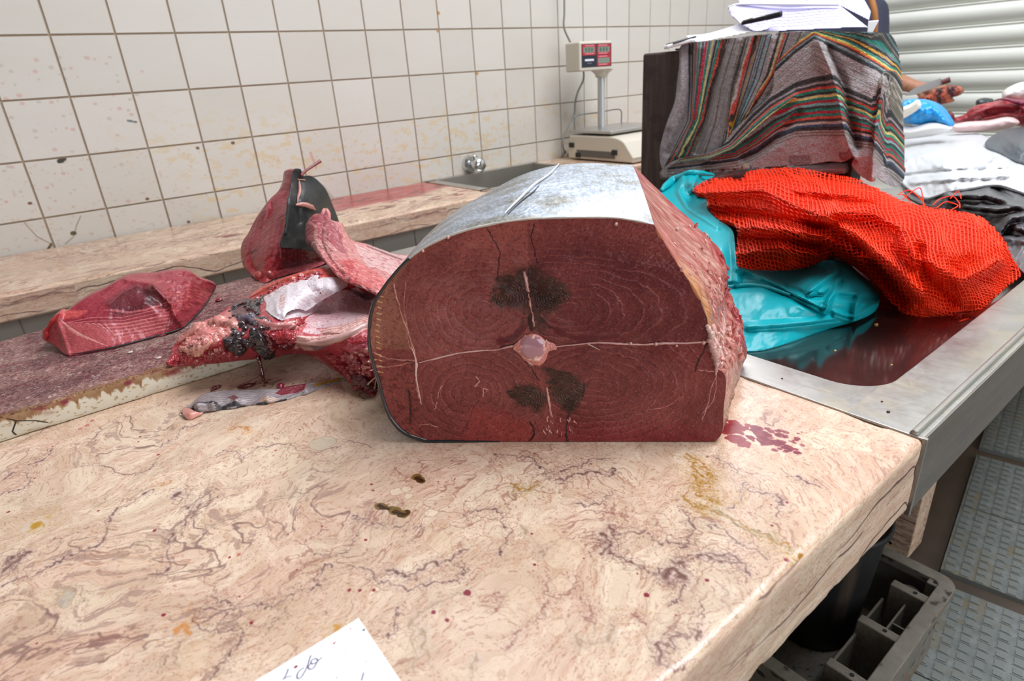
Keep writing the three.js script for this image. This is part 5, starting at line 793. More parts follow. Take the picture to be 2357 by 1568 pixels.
{ // tail block with black skin
  const base = { h: BT, a: PT, b: PR };
  const sc = sculpt({
    base, map: c2, cell: 2, thick: 0.08, backEdge: 40, rough: 0.0022, roughScale: 9,
    outline: [[845, 58, 0.04], [890, 58, 0.045], [905, 98, 0.05], [960, 102, 0.065], [1050, 182, 0.09], [1100, 290, 0.11], [1137, 390, 0.12], [1180, 600, 0.09], [1120, 690, 0.02], [1000, 712, 0.0], [830, 742, 0.0], [720, 775, 0.0], [650, 802, 'g'], [600, 770, 0.05], [560, 720, 0.09], [545, 600, 0.1], [565, 530, 0.1], [600, 480, 0.095], [640, 400, 0.085], [700, 310, 0.07], [760, 235, 0.055], [800, 200, 0.045], [825, 150, 0.04]],
    ctrl: [[795, 330, 0.0], [790, 430, -0.006], [765, 560, -0.012], [700, 500, 0.025], [660, 620, 0.02], [900, 420, 0.0], [880, 250, 0.012], [990, 300, 0.035], [1040, 450, 0.05], [840, 650, 0.004], [640, 720, 0.02], [930, 560, -0.006], [980, 640, 0.012]],
    ridges: [{ pts: [[830, 150], [800, 330], [790, 430], [762, 560]], h: 0.004, w: 6 }],
  });
  const p = painter(sc, 640, 800, 'rgb(168,66,74)');
  p.area([[760, 560], [1200, 600], [1180, 760], [600, 830], [700, 700]], 'rgb(96,14,22)', 0.95);
  for (let i = 0; i < 12; i++) p.line([[780 + i * 25, 580], [790 + i * 24, 640 + (i % 3) * 20]], 'rgb(168,74,70)', 4, 0.4);
  for (let i = 0; i < 9; i++) p.line([[800 - i * 22, 230 + i * 34], [760 - i * 18, 420 + i * 20], [730 - i * 20, 640 + i * 10]], i % 2 ? 'rgb(206,118,118)' : 'rgb(140,44,56)', 9, 0.22);
  p.line([[795, 330], [785, 430], [755, 580], [760, 650]], 'rgb(220,128,124)', 7, 0.7); p.soft([[560, 690], [700, 660], [770, 640], [700, 780], [640, 800]], 'rgb(196,56,56)', 0.7, 5, 16); p.dot([575, 600], 10, 'rgb(50,40,50)', 0.8);
  blotch(p.c, [[[214, 120, 118], 14, 0.6, 0.76, 0.4], [[120, 18, 30], 20, 0.58, 0.74, 0.4]]);
  const t = group('tuna_tail_block', 'upright tuna chunk wrapped in black skin on the board', 'meat', null, sc.place([800, 750]).setY(BT));
  part(t, 'flesh', sc.geo, flesh(p.c));
  const skC = canvas(512, 640); each(skC, (x, y, o) => { const n = fbm(x / 60, y / 60, 4), f = fbm(x / 3, y / 3, 2); o[0] = 30 + n * 22; o[1] = 33 + n * 22; o[2] = 33 + n * 20; o[0] += (f - 0.5) * 26; o[1] += (f - 0.5) * 26; o[2] += (f - 0.5) * 26; mix3(o, [66, 60, 58], sst(0.55, 0.75, fbm(x / 40 + 9, y / 40, 3)) * 0.6); });
  const sk = sculpt({
    base, map: c2, cell: 2.4, thick: 0.003, sheet: true, rough: 0.0015, roughScale: 20,
    outline: [[845, 56, 0.032], [890, 56, 0.036], [905, 96, 0.042], [960, 100, 0.056], [1050, 180, 0.074], [1100, 290, 0.094], [1137, 385, 0.103], [1160, 480, 0.094], [1120, 620, 0.039], [1000, 604, -0.011], [940, 590, -0.021], [850, 578, -0.025], [758, 564, -0.028], [790, 430, -0.022], [798, 310, -0.016], [830, 150, 0.019]],
    ctrl: [[880, 420, -0.017], [880, 250, -0.005], [990, 300, 0.017], [1040, 450, 0.031], [930, 540, -0.020]], ridges: [{ pts: [[875, 130], [870, 250], [880, 400]], h: -0.006, w: 9 }, { pts: [[820, 180], [815, 330], [800, 470]], h: 0.004, w: 9 }],
  });
  part(t, 'skin', sk.geo, phys({ map: tex(skC), roughness: 0.46, specularIntensity: 0.6, clearcoat: 0.2, clearcoatRoughness: 0.2 }), 'black skin with wet streaks');
  const pink = phys({ color: lin(0.5, 0.22, 0.18), roughness: 0.4, clearcoat: 0.3 }), red = phys({ color: lin(0.22, 0.05, 0.05), roughness: 0.35, clearcoat: 0.4 });
  part(t, 'sinew', limb([[857, 290], [900, 288], [950, 300], [985, 322]].map((q) => sk.place(q, 0.006)), [0.002, 0.005, 0.0055, 0.002], 30, 8, 0.4), pink, 'pale pink scrap of sinew');
  part(t, 'sinew', limb([[880, 130], [884, 200], [872, 250], [870, 285]].map((q) => sk.place(q, 0.002)), [0.001, 0.003, 0.003, 0.001], 30, 8, 0.4), pink); part(t, 'sinew', limb([[895, 100], [925, 70], [975, 45]].map((q) => sk.place([q[0], q[1] < 60 ? 100 : q[1] + 10], 0.004).add(v3(q[1] < 60 ? 0.02 : 0, q[1] < 60 ? 0.028 : 0.004, 0))), [0.003, 0.003, 0.004], 20, 8, 0.3), red); part(t, 'sinew', limb([[870, 122], [920, 128]].map((q) => sk.place(q, 0.003)), [0.001, 0.0014], 8, 6), pink);
  for (const [a, b, r] of [[620, 770, 0.009], [690, 745, 0.007]]) { const g = new THREE.IcosahedronGeometry(r, 3), q = sc.place([a, b], 0.002), at = g.attributes.position; for (let i = 0; i < at.count; i++) { const k = 0.75 + 0.5 * fbm(at.getX(i) / r + a, at.getY(i) / r * 1.3 + at.getZ(i) / r, 3); at.setXYZ(i, at.getX(i) * k, at.getY(i) * k * 1.2, at.getZ(i) * k); } g.computeVertexNormals(); g.translate(q.x, Math.max(q.y, BT + r * 0.8), q.z); part(t, 'flesh_lobe', g, phys({ color: lin(0.42, 0.07, 0.06), roughness: 0.32, clearcoat: 0.5 })); }
}
{ // ragged rib piece behind, running back past the big piece
  const sc = sculpt({
    base: { h: BT, a: PT, b: PR }, map: c2, cell: 2, thick: 0.03, backEdge: 22, rough: 0.003, roughScale: 8, bulge: 0.012, edge: 16,
    outline: [[938, 470, 'y1.0'], [950, 410, 'y1.015'], [1000, 350, 'y1.03'], [1040, 345, 'y1.035'], [1062, 310, 'y1.04'], [1088, 345, 'y1.035'], [1090, 385, 'y1.03'], [1160, 412, 'y1.02'], [1190, 470, 'y1.005'], [1235, 525, 'y0.99'], [1320, 545, 'y0.98'], [1420, 582, 'y0.975'], [1520, 615, 'y0.97'], [1700, 640, 'y0.965'], [1760, 800, 'y0.955'], [1600, 920, 'y0.955'], [1392, 888, 'y0.985'], [1300, 832, 'y0.99'], [1190, 798, 'y0.99'], [1092, 700, 'y0.995'], [1030, 640, 'y0.995'], [990, 590, 'y0.995'], [945, 540, 'y0.995']],
    ctrl: [[1100, 550, 'y1.01'], [1200, 680, 'y1.0'], [1300, 620, 'y0.985'], [1450, 720, 'y0.985'], [1050, 450, 'y1.025']],
    ridges: [{ pts: [[960, 420], [985, 500], [1060, 580], [1120, 700]], h: 0.006, w: 8 }, { pts: [[1090, 400], [1180, 500], [1250, 620], [1400, 720]], h: 0.006, w: 10 }],
  });
  const p = painter(sc, 800, 560, 'rgb(206,128,124)');
  p.area([[1000, 400], [1060, 330], [1090, 390], [1160, 500], [1200, 620], [1150, 600], [1060, 520]], 'rgb(150,56,70)', 0.85); p.area([[1110, 660], [1250, 640], [1400, 740], [1480, 900], [1300, 850], [1180, 800]], 'rgb(214,100,98)', 0.9);
  p.area([[1240, 540], [1420, 590], [1700, 650], [1700, 780], [1500, 760], [1320, 690]], 'rgb(220,176,172)', 0.9); for (let i = 0; i < 12; i++) p.line([[1250 + i * 8, 560 + i * 14], [1420, 600 + i * 15], [1640, 660 + i * 14]], i % 2 ? 'rgb(150,108,112)' : 'rgb(240,210,204)', 4, 0.4);
  for (let i = 0; i < 8; i++) p.line([[950 + i * 6, 440 + i * 8], [990 + i * 10, 540 + i * 10], [1080 + i * 14, 620 + i * 14]], i % 2 ? 'rgb(230,190,170)' : 'rgb(140,40,52)', 5, 0.5); p.line([[960, 500], [1010, 600], [1100, 705], [1200, 800]], 'rgb(120,20,32)', 8, 0.6); p.line([[1000, 560], [1090, 590], [1140, 600]], 'rgb(44,24,30)', 5, 0.6); p.soft([[1180, 660], [1230, 660], [1230, 710], [1190, 710]], 'rgb(186,20,30)', 0.8, 4, 8);
  blotch(p.c, [[[236, 196, 186], 12, 0.58, 0.72, 0.55], [[160, 34, 46], 14, 0.58, 0.72, 0.6], [[70, 30, 44], 12, 0.68, 0.76, 0.4]], 26);
  const t = group('rib_trimming', 'ragged pink tuna rib trimming leaning against the black-skinned chunk', 'meat', null, sc.place([1200, 750]));
  part(t, 'flesh', sc.geo, flesh(p.c, 0.003));
  const white = phys({ color: lin(0.62, 0.42, 0.4), roughness: 0.35, clearcoat: 0.4 });
  part(t, 'bone', limb([[955, 430], [950, 490], [985, 560], [1040, 640], [1090, 690]].map((q) => sc.place(q, 0.002)), [0.002, 0.004, 0.0045, 0.004, 0.002], 40, 8, 0.5), white, 'pale rib edge'); part(t, 'bone', limb([[1330, 560], [1450, 610], [1560, 650]].map((q) => sc.place(q, 0.002)), [0.002, 0.004, 0.003], 24, 8, 0.4), white);
}
{ // collar: a hollow of pale membrane, its tip overhanging the board edge
  const O = v3(0.15, TOP, 1.2), N = v3(0.35, 0, -0.94);
  const sc = sculpt({
    base: { o: O, n: N }, floor: TOP, map: c2, cell: 1.8, thick: 0.025, backEdge: 14, rough: 0.0026, roughScale: 8,
    outline: [[10, 1338, 'y0.918'], [30, 1290, 'y0.922'], [50, 1230, 'y0.925'], [90, 1170, 'y0.93'], [200, 1085, 'y0.933'], [330, 1030, 'y0.935'], [430, 950, 'y0.94'], [520, 908, 'y0.95'], [640, 832, 'y0.96'], [800, 768, 'y0.975'], [960, 722, 'y0.985'], [1090, 712, 'y0.985'], [1200, 800, 'y0.975'], [1390, 870, 'y0.97'], [1520, 900, 'y0.965'], [1520, 1100, 'y0.95'], [1480, 1400, 'y0.905'], [1400, 1500, 'y0.886'], [1375, 1545, 'y0.881'], [1330, 1535, 'y0.881'], [1280, 1500, 'y0.882'], [1230, 1480, 'y0.882'], [1190, 1420, 'y0.884'], [1100, 1370, 'y0.888'], [1000, 1312, 'y0.893'], [930, 1275, 'y0.9'], [820, 1272, 'y0.903'], [720, 1292, 'y0.903'], [500, 1312, 'y0.903'], [350, 1330, 'y0.905'], [200, 1342, 'y0.908'], [60, 1352, 'y0.912']],
    ctrl: [[1000, 800, 'y0.99'], [800, 850, 'y0.985'], [1100, 860, 'y0.975'], [980, 980, 'y0.95'], [1100, 1000, 'y0.938'], [1250, 960, 'y0.938'], [1340, 920, 'y0.942'], [900, 1180, 'y0.945'], [1100, 1165, 'y0.955'], [1300, 1095, 'y0.962'], [640, 1180, 'y0.958'], [450, 1180, 'y0.955'], [250, 1180, 'y0.957'], [300, 1290, 'y0.925'], [1250, 1300, 'y0.928'], [1330, 1420, 'y0.91'], [700, 1260, 'y0.92'], [1100, 1260, 'y0.93']],
    ridges: [{ pts: [[840, 1160], [1000, 1190], [1150, 1160], [1280, 1100], [1360, 1050]], h: 0.008, w: 12 }, { pts: [[560, 900], [700, 830], [960, 740], [1050, 740]], h: 0.006, w: 10 }, { pts: [[930, 1265], [1010, 1290], [1100, 1360], [1190, 1410]], h: 0.006, w: 8 }, { pts: [[900, 1060], [1010, 990], [1120, 900]], h: -0.008, w: 12 }],
  });
  const p = painter(sc, 896, 672, 'rgb(178,58,66)');
  p.area([[560, 905], [640, 840], [800, 775], [960, 725], [1090, 715], [1150, 780], [900, 790], [700, 850], [640, 910]], 'rgb(206,70,66)', 1);
  p.area([[640, 930], [760, 860], [960, 780], [1150, 770], [1200, 820], [1050, 900], [900, 1030], [770, 1050], [690, 1020]], 'rgb(222,208,212)', 1);
  p.area([[900, 1125], [1000, 960], [1140, 850], [1260, 830], [1400, 890], [1450, 960], [1370, 1040], [1240, 1110], [1050, 1140]], 'rgb(214,182,184)', 1); p.soft([[1180, 830], [1360, 850], [1380, 890], [1240, 860]], 'rgb(60,26,26)', 0.8, 5, 8);
  for (let i = 0; i < 14; i++) p.line([[1130 + i * 10, 880 - i * 2], [1200 + i * 11, 950], [1260 + i * 10, 1020 + (i % 2) * 10]], i % 2 ? 'rgb(176,136,136)' : 'rgb(240,220,214)', 4, 0.3);
  for (let i = 0; i < 10; i++) p.line([[900 + i * 5, 1110 - i * 4], [1040, 1090 - i * 6], [1190, 1080 - i * 6]], i % 2 ? 'rgb(184,70,80)' : 'rgb(232,206,206)', 4, 0.35);
  p.area([[830, 1150], [1000, 1150], [1200, 1120], [1350, 1040], [1400, 1080], [1250, 1150], [1100, 1200], [1000, 1245], [830, 1230]], 'rgb(220,170,160)', 0.95); for (let i = 0; i < 7; i++) p.line([[840, 1150 + i * 12], [1000, 1160 + i * 11], [1150, 1135 + i * 9], [1350, 1050 + i * 6]], i % 2 ? 'rgb(176,120,116)' : 'rgb(242,214,200)', 5, 0.5); p.soft([[960, 1215], [1050, 1200], [1060, 1225], [980, 1240]], 'rgb(120,100,112)', 0.7, 4, 6);
  p.area([[900, 1262], [1010, 1290], [1100, 1360], [1200, 1425], [1190, 1440], [1090, 1385], [1000, 1325], [900, 1285]], 'rgb(214,130,128)', 0.9); p.area([[1020, 1250], [1150, 1200], [1350, 1180], [1420, 1320], [1400, 1540], [1230, 1480], [1120, 1360]], 'rgb(168,44,64)', 0.9); p.soft([[1190, 1250], [1340, 1190], [1350, 1260], [1260, 1310]], 'rgb(210,110,130)', 0.7, 5, 14); p.line([[1150, 1205], [1230, 1195], [1300, 1190]], 'rgb(170,30,44)', 12, 0.7);
  p.soft([[1240, 1420], [1340, 1400], [1390, 1480], [1340, 1530], [1260, 1490]], 'rgb(120,10,26)', 0.9, 5, 10);
  p.area([[90, 1175], [330, 1035], [430, 1000], [480, 1090], [440, 1140], [300, 1200], [290, 1240], [180, 1265]], 'rgb(220,130,124)', 0.95); p.area([[10, 1340], [50, 1240], [180, 1270], [340, 1220], [420, 1250], [360, 1330], [60, 1352]], 'rgb(150,40,44)', 0.9);
  p.soft([[390, 1160], [470, 1140], [540, 1220], [470, 1280], [400, 1240]], 'rgb(34,16,16)', 0.95, 5, 8); p.soft([[430, 960], [520, 935], [610, 960], [600, 1080], [520, 1090], [440, 1050]], 'rgb(44,40,52)', 0.9, 5, 10); p.soft([[570, 1120], [640, 1080], [700, 1200], [710, 1290], [640, 1290], [560, 1220]], 'rgb(30,10,14)', 0.95, 5, 8); p.soft([[690, 1160], [770, 1120], [850, 1150], [830, 1230], [710, 1250]], 'rgb(150,30,46)', 0.9, 5, 8); p.area([[740, 1060], [860, 1050], [910, 1040], [920, 1075], [850, 1120], [760, 1110]], 'rgb(196,110,112)', 0.9);
  p.line([[180, 1340], [500, 1312], [720, 1290], [900, 1268]], 'rgb(170,50,66)', 26, 0.8);
  blotch(p.c, [[[236, 180, 170], 10, 0.64, 0.77, 0.35], [[140, 16, 30], 12, 0.64, 0.77, 0.3], [[244, 226, 226], 16, 0.68, 0.78, 0.3]], 18);
  const t = group('tuna_collar', 'tuna collar with hollow of white membrane hanging off the cutting board', 'meat', null, sc.place([900, 1250]).setY(TOP));
  part(t, 'flesh', sc.geo, flesh(p.c, 0.0025));
  // white swim membrane lobe
  const ml = sculpt({ base: { o: O, n: N }, map: c2, cell: 2, thick: 0.012, backEdge: 12, rough: 0.0016, roughScale: 12, outline: [[638, 940], [700, 890], [800, 830], [930, 780], [1050, 768], [1150, 775], [1200, 815], [1130, 862], [1010, 930], [930, 985], [870, 975], [800, 1000], [775, 1050], [720, 1030], [680, 1000]].map((q, i) => [...q, sc.depthAt(q) - (i > 6 && i < 12 ? 0.012 : 0.003)]), ctrl: [[900, 870, sc.depthAt([900, 870]) - 0.014], [740, 950, sc.depthAt([740, 950]) - 0.012], [1080, 830, sc.depthAt([1080, 830]) - 0.012]], ridges: [{ pts: [[800, 860], [790, 950], [775, 1020]], h: 0.004, w: 8 }, { pts: [[720, 930], [740, 1000]], h: 0.003, w: 6 }] });
  const mp = painter(ml, 512, 320, 'rgb(226,214,218)'); for (let i = 0; i < 26; i++) { const r = rng(i + 9), a = 680 + r() * 460, b = 1000 - (a - 640) * 0.36 + (r() - 0.5) * 70; mp.line([[a, b], [a + 30, b + 40 * r()]], r() < 0.5 ? 'rgb(196,160,160)' : 'rgb(248,244,246)', 5, 0.5); } mp.soft([[760, 900], [790, 890], [780, 960], [750, 970]], 'rgb(200,130,124)', 0.6, 4, 5); mp.dot([1020, 870], 4, 'rgb(150,20,30)');
  blotch(mp.c, [[[250, 246, 250], 20, 0.55, 0.75, 0.6], [[188, 158, 170], 14, 0.62, 0.76, 0.4]], 16);
  part(t, 'membrane', ml.geo, flesh(mp.c, 0.0008, { roughness: 0.25 }), 'shiny white membrane lobe');
  const lump = (name, pts, radii, col, ro = 0.25, lift = 0.004, wob = 0.5) => part(t, name, limb(pts.map((q) => sc.place(q, lift - 0.0015)), radii.map((q) => q * 0.8), 60, 16, wob > 0.4 ? 0.85 : wob, pts[0][0]), phys({ color: col, roughness: ro, clearcoat: 0.7, clearcoatRoughness: 0.12 }));
  const blk = lin(0.018, 0.012, 0.014), dred = lin(0.11, 0.008, 0.014), pk = lin(0.55, 0.2, 0.19), rd = lin(0.4, 0.03, 0.04);
  lump('gut', [[430, 990], [500, 945], [570, 960], [620, 1010]], [0.002, 0.006, 0.007, 0.003], lin(0.03, 0.028, 0.034)); lump('gut', [[600, 910], [620, 950], [650, 880]], [0.002, 0.006, 0.002], blk); lump('gut', [[480, 1050], [560, 1040], [600, 1080]], [0.004, 0.008, 0.004], lin(0.12, 0.1, 0.14), 0.15);
  lump('clot', [[585, 1120], [620, 1170], [650, 1230], [690, 1290]], [0.003, 0.0095, 0.011, 0.005], blk, 0.16, 0.003); lump('clot', [[650, 1120], [690, 1180], [700, 1250]], [0.003, 0.009, 0.005], dred, 0.18);
  lump('clot', [[390, 1180], [440, 1200], [490, 1250], [520, 1230]], [0.004, 0.008, 0.008, 0.003], blk, 0.3); lump('flesh_fold', [[540, 1010], [620, 1060], [720, 1090], [850, 1090]], [0.002, 0.004, 0.006, 0.006], pk); lump('flesh_fold', [[850, 1080], [890, 1050], [915, 1045]], [0.004, 0.006, 0.002], rd); lump('flesh_fold', [[700, 1160], [760, 1140], [840, 1160]], [0.004, 0.009, 0.005], rd, 0.2); lump('flesh_fold', [[720, 1210], [780, 1210], [840, 1190]], [0.004, 0.008, 0.004], dred, 0.2);
  lump('flesh_fold', [[90, 1200], [200, 1130], [320, 1090], [420, 1080], [475, 1105]], [0.003, 0.011, 0.013, 0.009, 0.003], lin(0.62, 0.24, 0.2), 0.28, 0.003, 0.6); lump('flesh_fold', [[100, 1230], [180, 1250], [270, 1220], [300, 1190]], [0.003, 0.007, 0.008, 0.003], lin(0.64, 0.28, 0.22), 0.3, 0.003, 0.6); lump('flesh_fold', [[15, 1335], [60, 1300], [110, 1290], [180, 1310], [210, 1345]], [0.002, 0.006, 0.006, 0.006, 0.002], rd, 0.3, 0.002, 0.6); lump('flesh_fold', [[230, 1270], [320, 1260], [380, 1230]], [0.003, 0.007, 0.004], lin(0.3, 0.06, 0.05), 0.3); lump('flesh_fold', [[560, 900], [680, 840], [820, 790], [960, 740], [1010, 745]], [0.002, 0.006, 0.006, 0.006, 0.002], lin(0.56, 0.1, 0.07), 0.3, 0.002, 0.6);
  lump('flesh_fold', [[1100, 1330], [1180, 1370], [1230, 1430], [1290, 1480]], [0.003, 0.008, 0.009, 0.005], rd, 0.2, 0.002, 0.7); lump('flesh_fold', [[1180, 1270], [1250, 1300], [1290, 1350]], [0.003, 0.007, 0.003], lin(0.5, 0.14, 0.18), 0.15, 0.003, 0.6); lump('clot', [[1240, 1440], [1290, 1430], [1350, 1470], [1380, 1510]], [0.004, 0.01, 0.011, 0.005], dred, 0.15); lump('bone', [[1310, 1505], [1340, 1460], [1385, 1420]], [0.001, 0.0016, 0.001], lin(0.6, 0.42, 0.32), 0.5, 0.012, 0.1); lump('bone', [[1375, 1500], [1385, 1430]], [0.001, 0.001], lin(0.6, 0.42, 0.32), 0.5, 0.012, 0.1);
  lump('tendon', [[840, 1180], [1000, 1195], [1150, 1165], [1280, 1105], [1370, 1045]], [0.003, 0.006, 0.006, 0.006, 0.004], lin(0.66, 0.4, 0.36), 0.3, 0.001, 0.25);
  { // ragged shreds
    const R = rng(77), geos = [[], [], []];
    const spray = (poly, n, kind, r0, r1) => { const xs = poly.map((q) => q[0]), ys = poly.map((q) => q[1]), a0 = Math.min(...xs), a1 = Math.max(...xs), b0 = Math.min(...ys), b1 = Math.max(...ys); for (let k = 0, c = 0; c < n && k < n * 30; k++) { const q = [lerp(a0, a1, R()), lerp(b0, b1, R())]; if (!inside(q[0], q[1], poly)) continue; c++; const r = lerp(r0, r1, R()), g = new THREE.IcosahedronGeometry(r, 2), at = g.attributes.position, sx = 0.7 + R() * 1.1, sy = 0.5 + R() * 0.6, rot = R() * 3, s1 = R() * 50; for (let i = 0; i < at.count; i++) { const e = 0.55 + 0.9 * fbm(at.getX(i) / r * 1.4 + s1, at.getY(i) / r * 1.4 + at.getZ(i) / r * 1.1 + s1, 3); at.setXYZ(i, at.getX(i) * e * sx, at.getY(i) * e * sy, at.getZ(i) * e); } g.rotateY(rot); g.rotateZ(R() - 0.5); const w = sc.place(q, r * 0.15); g.translate(w.x, Math.max(w.y, TOP + r * 0.5), w.z); g.computeVertexNormals(); geos[kind].push(g); } };
    spray([[60, 1200], [200, 1100], [430, 1010], [480, 1100], [300, 1230], [100, 1260]], 60, 0, 0.003, 0.006); spray([[20, 1330], [60, 1250], [200, 1280], [400, 1240], [480, 1280], [200, 1330]], 50, 1, 0.0025, 0.005); spray([[1080, 1300], [1200, 1240], [1390, 1330], [1390, 1510], [1250, 1480]], 70, 1, 0.003, 0.006); spray([[1150, 1290], [1330, 1230], [1380, 1400], [1230, 1420]], 30, 0, 0.0025, 0.005); spray([[430, 960], [620, 940], [700, 1100], [700, 1280], [560, 1240], [400, 1220]], 60, 2, 0.003, 0.006); spray([[700, 1130], [850, 1120], [850, 1220], [720, 1250]], 34, 1, 0.003, 0.005); spray([[560, 900], [800, 785], [1060, 725], [1060, 760], [820, 815], [600, 910]], 40, 1, 0.0025, 0.0045); spray([[740, 1070], [900, 1050], [900, 1100], [760, 1110]], 24, 0, 0.002, 0.004);
    [lin(0.6, 0.22, 0.19), lin(0.34, 0.03, 0.04), lin(0.03, 0.016, 0.02)].forEach((c, k) => { const m = part(t, 'shreds', mergeGeometries(geos[k]), phys({ color: c, roughness: 0.24, clearcoat: 0.8, clearcoatRoughness: 0.12 }), ['pink shreds of flesh', 'dark red shreds of flesh', 'black shreds of gut'][k]); m.userData.kind = 'stuff'; });
  }
  // blood running down to the counter
  const b0 = sc.place([605, 1285], 0.0), b1 = onY(...c2([650, 1445]), TOP + 0.001); part(t, 'blood_drip', limb([b0, b0.clone().lerp(b1, 0.35).add(v3(0.001, 0.002, 0)), b0.clone().lerp(b1, 0.7), b1], [0.0035, 0.0022, 0.0034, 0.0014], 40, 8, 0.4), phys({ color: lin(0.09, 0.004, 0.008), roughness: 0.1, clearcoat: 1 }), 'string of dark blood');
}
{ // scraps on the board
  const R = rng(19);
  [[612, 665, 'dark red scrap of meat on the board beside the black-skinned chunk', 0.006], [455, 675, 'small purple clot on the board behind the collar', 0.004], [505, 692, 'wet maroon scrap on the board between loin and collar', 0.005], [300, 812, 'pinkish scale flake on the board before the loin', 0.003], [365, 825, 'pale chip near the board edge beside the collar tip', 0.003]].forEach(([px, py, label, r], k) => {
    const p = onY(px, py, BT), g = new THREE.IcosahedronGeometry(r, 3), a = g.attributes.position; for (let i = 0; i < a.count; i++) { const e = 0.7 + 0.6 * fbm(a.getX(i) / r * 1.2 + px, a.getZ(i) / r * 1.2 + a.getY(i) / r, 3); a.setXYZ(i, a.getX(i) * e * 1.3, a.getY(i) * e * 0.55, a.getZ(i) * e); } g.computeVertexNormals(); g.translate(p.x, BT + r * 0.3, p.z);
    single('meat_scrap', label, 'scrap', g, phys({ color: k > 2 ? lin(0.6, 0.5, 0.46) : lin(0.2 + 0.05 * R(), 0.012, 0.03), roughness: 0.25, clearcoat: 0.6 }), 'scraps on the cutting board');
  });
}
{ // severed fin on the marble
  const map = crop(400, 820, 5.612);
  const sc = sculpt({ base: { flat: TOP }, floor: TOP, map, cell: 1.6, thick: 0.004, backEdge: 6, outline: [[85, 728, 'y0.886'], [120, 690, 'y0.887'], [180, 650, 'y0.89'], [250, 590, 'y0.893'], [320, 525, 'y0.893'], [420, 480, 'y0.892'], [560, 450, 'y0.89'], [700, 440, 'y0.889'], [900, 435, 'y0.888'], [1100, 425, 'y0.887'], [1300, 420, 'y0.887'], [1500, 385, 'y0.886'], [1750, 345, 'y0.885'], [1950, 305, 'y0.884'], [2150, 280, 'y0.883'], [2230, 275, 'y0.882'], [2180, 320, 'y0.881'], [2030, 365, 'y0.881'], [1850, 430, 'y0.881'], [1650, 500, 'y0.8815'], [1450, 560, 'y0.882'], [1250, 600, 'y0.882'], [1050, 622, 'y0.882'], [850, 650, 'y0.882'], [600, 680, 'y0.8825'], [400, 705, 'y0.883'], [250, 725, 'y0.883'], [150, 738, 'y0.884']], ctrl: [[300, 620, 'y0.8965'], [500, 570, 'y0.8955'], [800, 540, 'y0.8925'], [1200, 510, 'y0.89'], [1700, 420, 'y0.887']], relief: (x, y) => 0.00025 * Math.sin((y + x * 0.16) * 1.5) });
  const p = painter(sc, 1024, 384, 'rgb(160,150,150)');
  for (let i = 0; i < 26; i++) { const k = i / 25; p.line([[250 + k * -40, 600 + k * 100], [600, 470 + k * 190], [1100, 440 + k * 165], [1600, 380 + k * 115], [2150, 285 + k * 35]], i % 3 === 0 ? 'rgb(58,52,56)' : i % 3 === 1 ? 'rgb(186,176,174)' : 'rgb(130,104,102)', 4, 0.28); }
  p.line([[100, 735], [400, 700], [850, 650], [1250, 605], [1450, 560]], 'rgb(30,30,34)', 12, 0.8); p.area([[1800, 360], [1950, 310], [2230, 275], [2150, 320], [1950, 360], [1820, 390]], 'rgb(168,116,16)', 0.75); p.soft([[1330, 480], [1420, 400], [1700, 360], [1680, 430], [1500, 480], [1400, 500]], 'rgb(126,8,26)', 0.95, 5, 8); p.soft([[700, 530], [760, 510], [830, 540], [780, 570]], 'rgb(96,34,34)', 0.8, 4, 6); p.area([[1100, 570], [1350, 540], [1370, 570], [1250, 605], [1120, 610]], 'rgb(196,150,124)', 0.6); p.line([[190, 640], [260, 575], [330, 520]], 'rgb(220,170,150)', 5, 0.7);
  blotch(p.c, [[[206, 200, 200], 30, 0.55, 0.74, 0.4, 0.2], [[84, 70, 72], 40, 0.58, 0.75, 0.35, 0.15]], 16);
  const t = group('severed_fin', 'grey severed tuna fin with yellow tip lying on the marble', 'fin', null, sc.place([1000, 600]).setY(TOP));
  part(t, 'blade', sc.geo, wet(p.c, { roughness: 0.32 }));
  const ro = sculpt({ base: { flat: TOP }, floor: TOP, map, cell: 1.6, thick: 0.003, backEdge: 5, outline: [[110, 740, 'y0.886'], [120, 665, 'y0.889'], [180, 665, 'y0.889'], [300, 720, 'y0.887'], [380, 725, 'y0.884'], [300, 770, 'y0.883'], [190, 812, 'y0.882']], ctrl: [[200, 740, 'y0.888']] });
  part(t, 'root', ro.geo, phys({ color: lin(0.6, 0.26, 0.2), roughness: 0.4, clearcoat: 0.3 }), 'pink cut root');
  const cl = onY(...map([1380, 385]), TOP + 0.008), g = new THREE.IcosahedronGeometry(0.0045, 3); { const a = g.attributes.position; for (let i = 0; i < a.count; i++) { const e = 0.6 + 0.8 * fbm(a.getX(i) * 300, a.getY(i) * 300 + a.getZ(i) * 200, 3); a.setXYZ(i, a.getX(i) * e * 1.3, a.getY(i) * e * 0.8, a.getZ(i) * e); } g.computeVertexNormals(); g.translate(cl.x, cl.y, cl.z); } part(t, 'clot', g, phys({ color: lin(0.2, 0.01, 0.03), roughness: 0.15, clearcoat: 0.8 }), 'dark red clot');
  const mo = (pts, r, label) => { const q = limb(pts.map((a) => onY(...map(a), TOP + r * 0.6)), [r * 0.3, r, r * 1.1, r * 0.3], 24, 8, 0.6, pts[0][0]); single('meat_scrap', label, 'scrap', q, phys({ color: lin(0.12, 0.01, 0.015), roughness: 0.2, clearcoat: 0.7 }), 'scraps beside the fin'); };
  mo([[820, 408], [900, 395], [990, 375], [1060, 350]], 0.003, 'dark shred of meat along the top of the fin'); mo([[480, 450], [520, 420], [570, 400], [605, 375]], 0.003, 'red flake of meat beside the fin root');
}
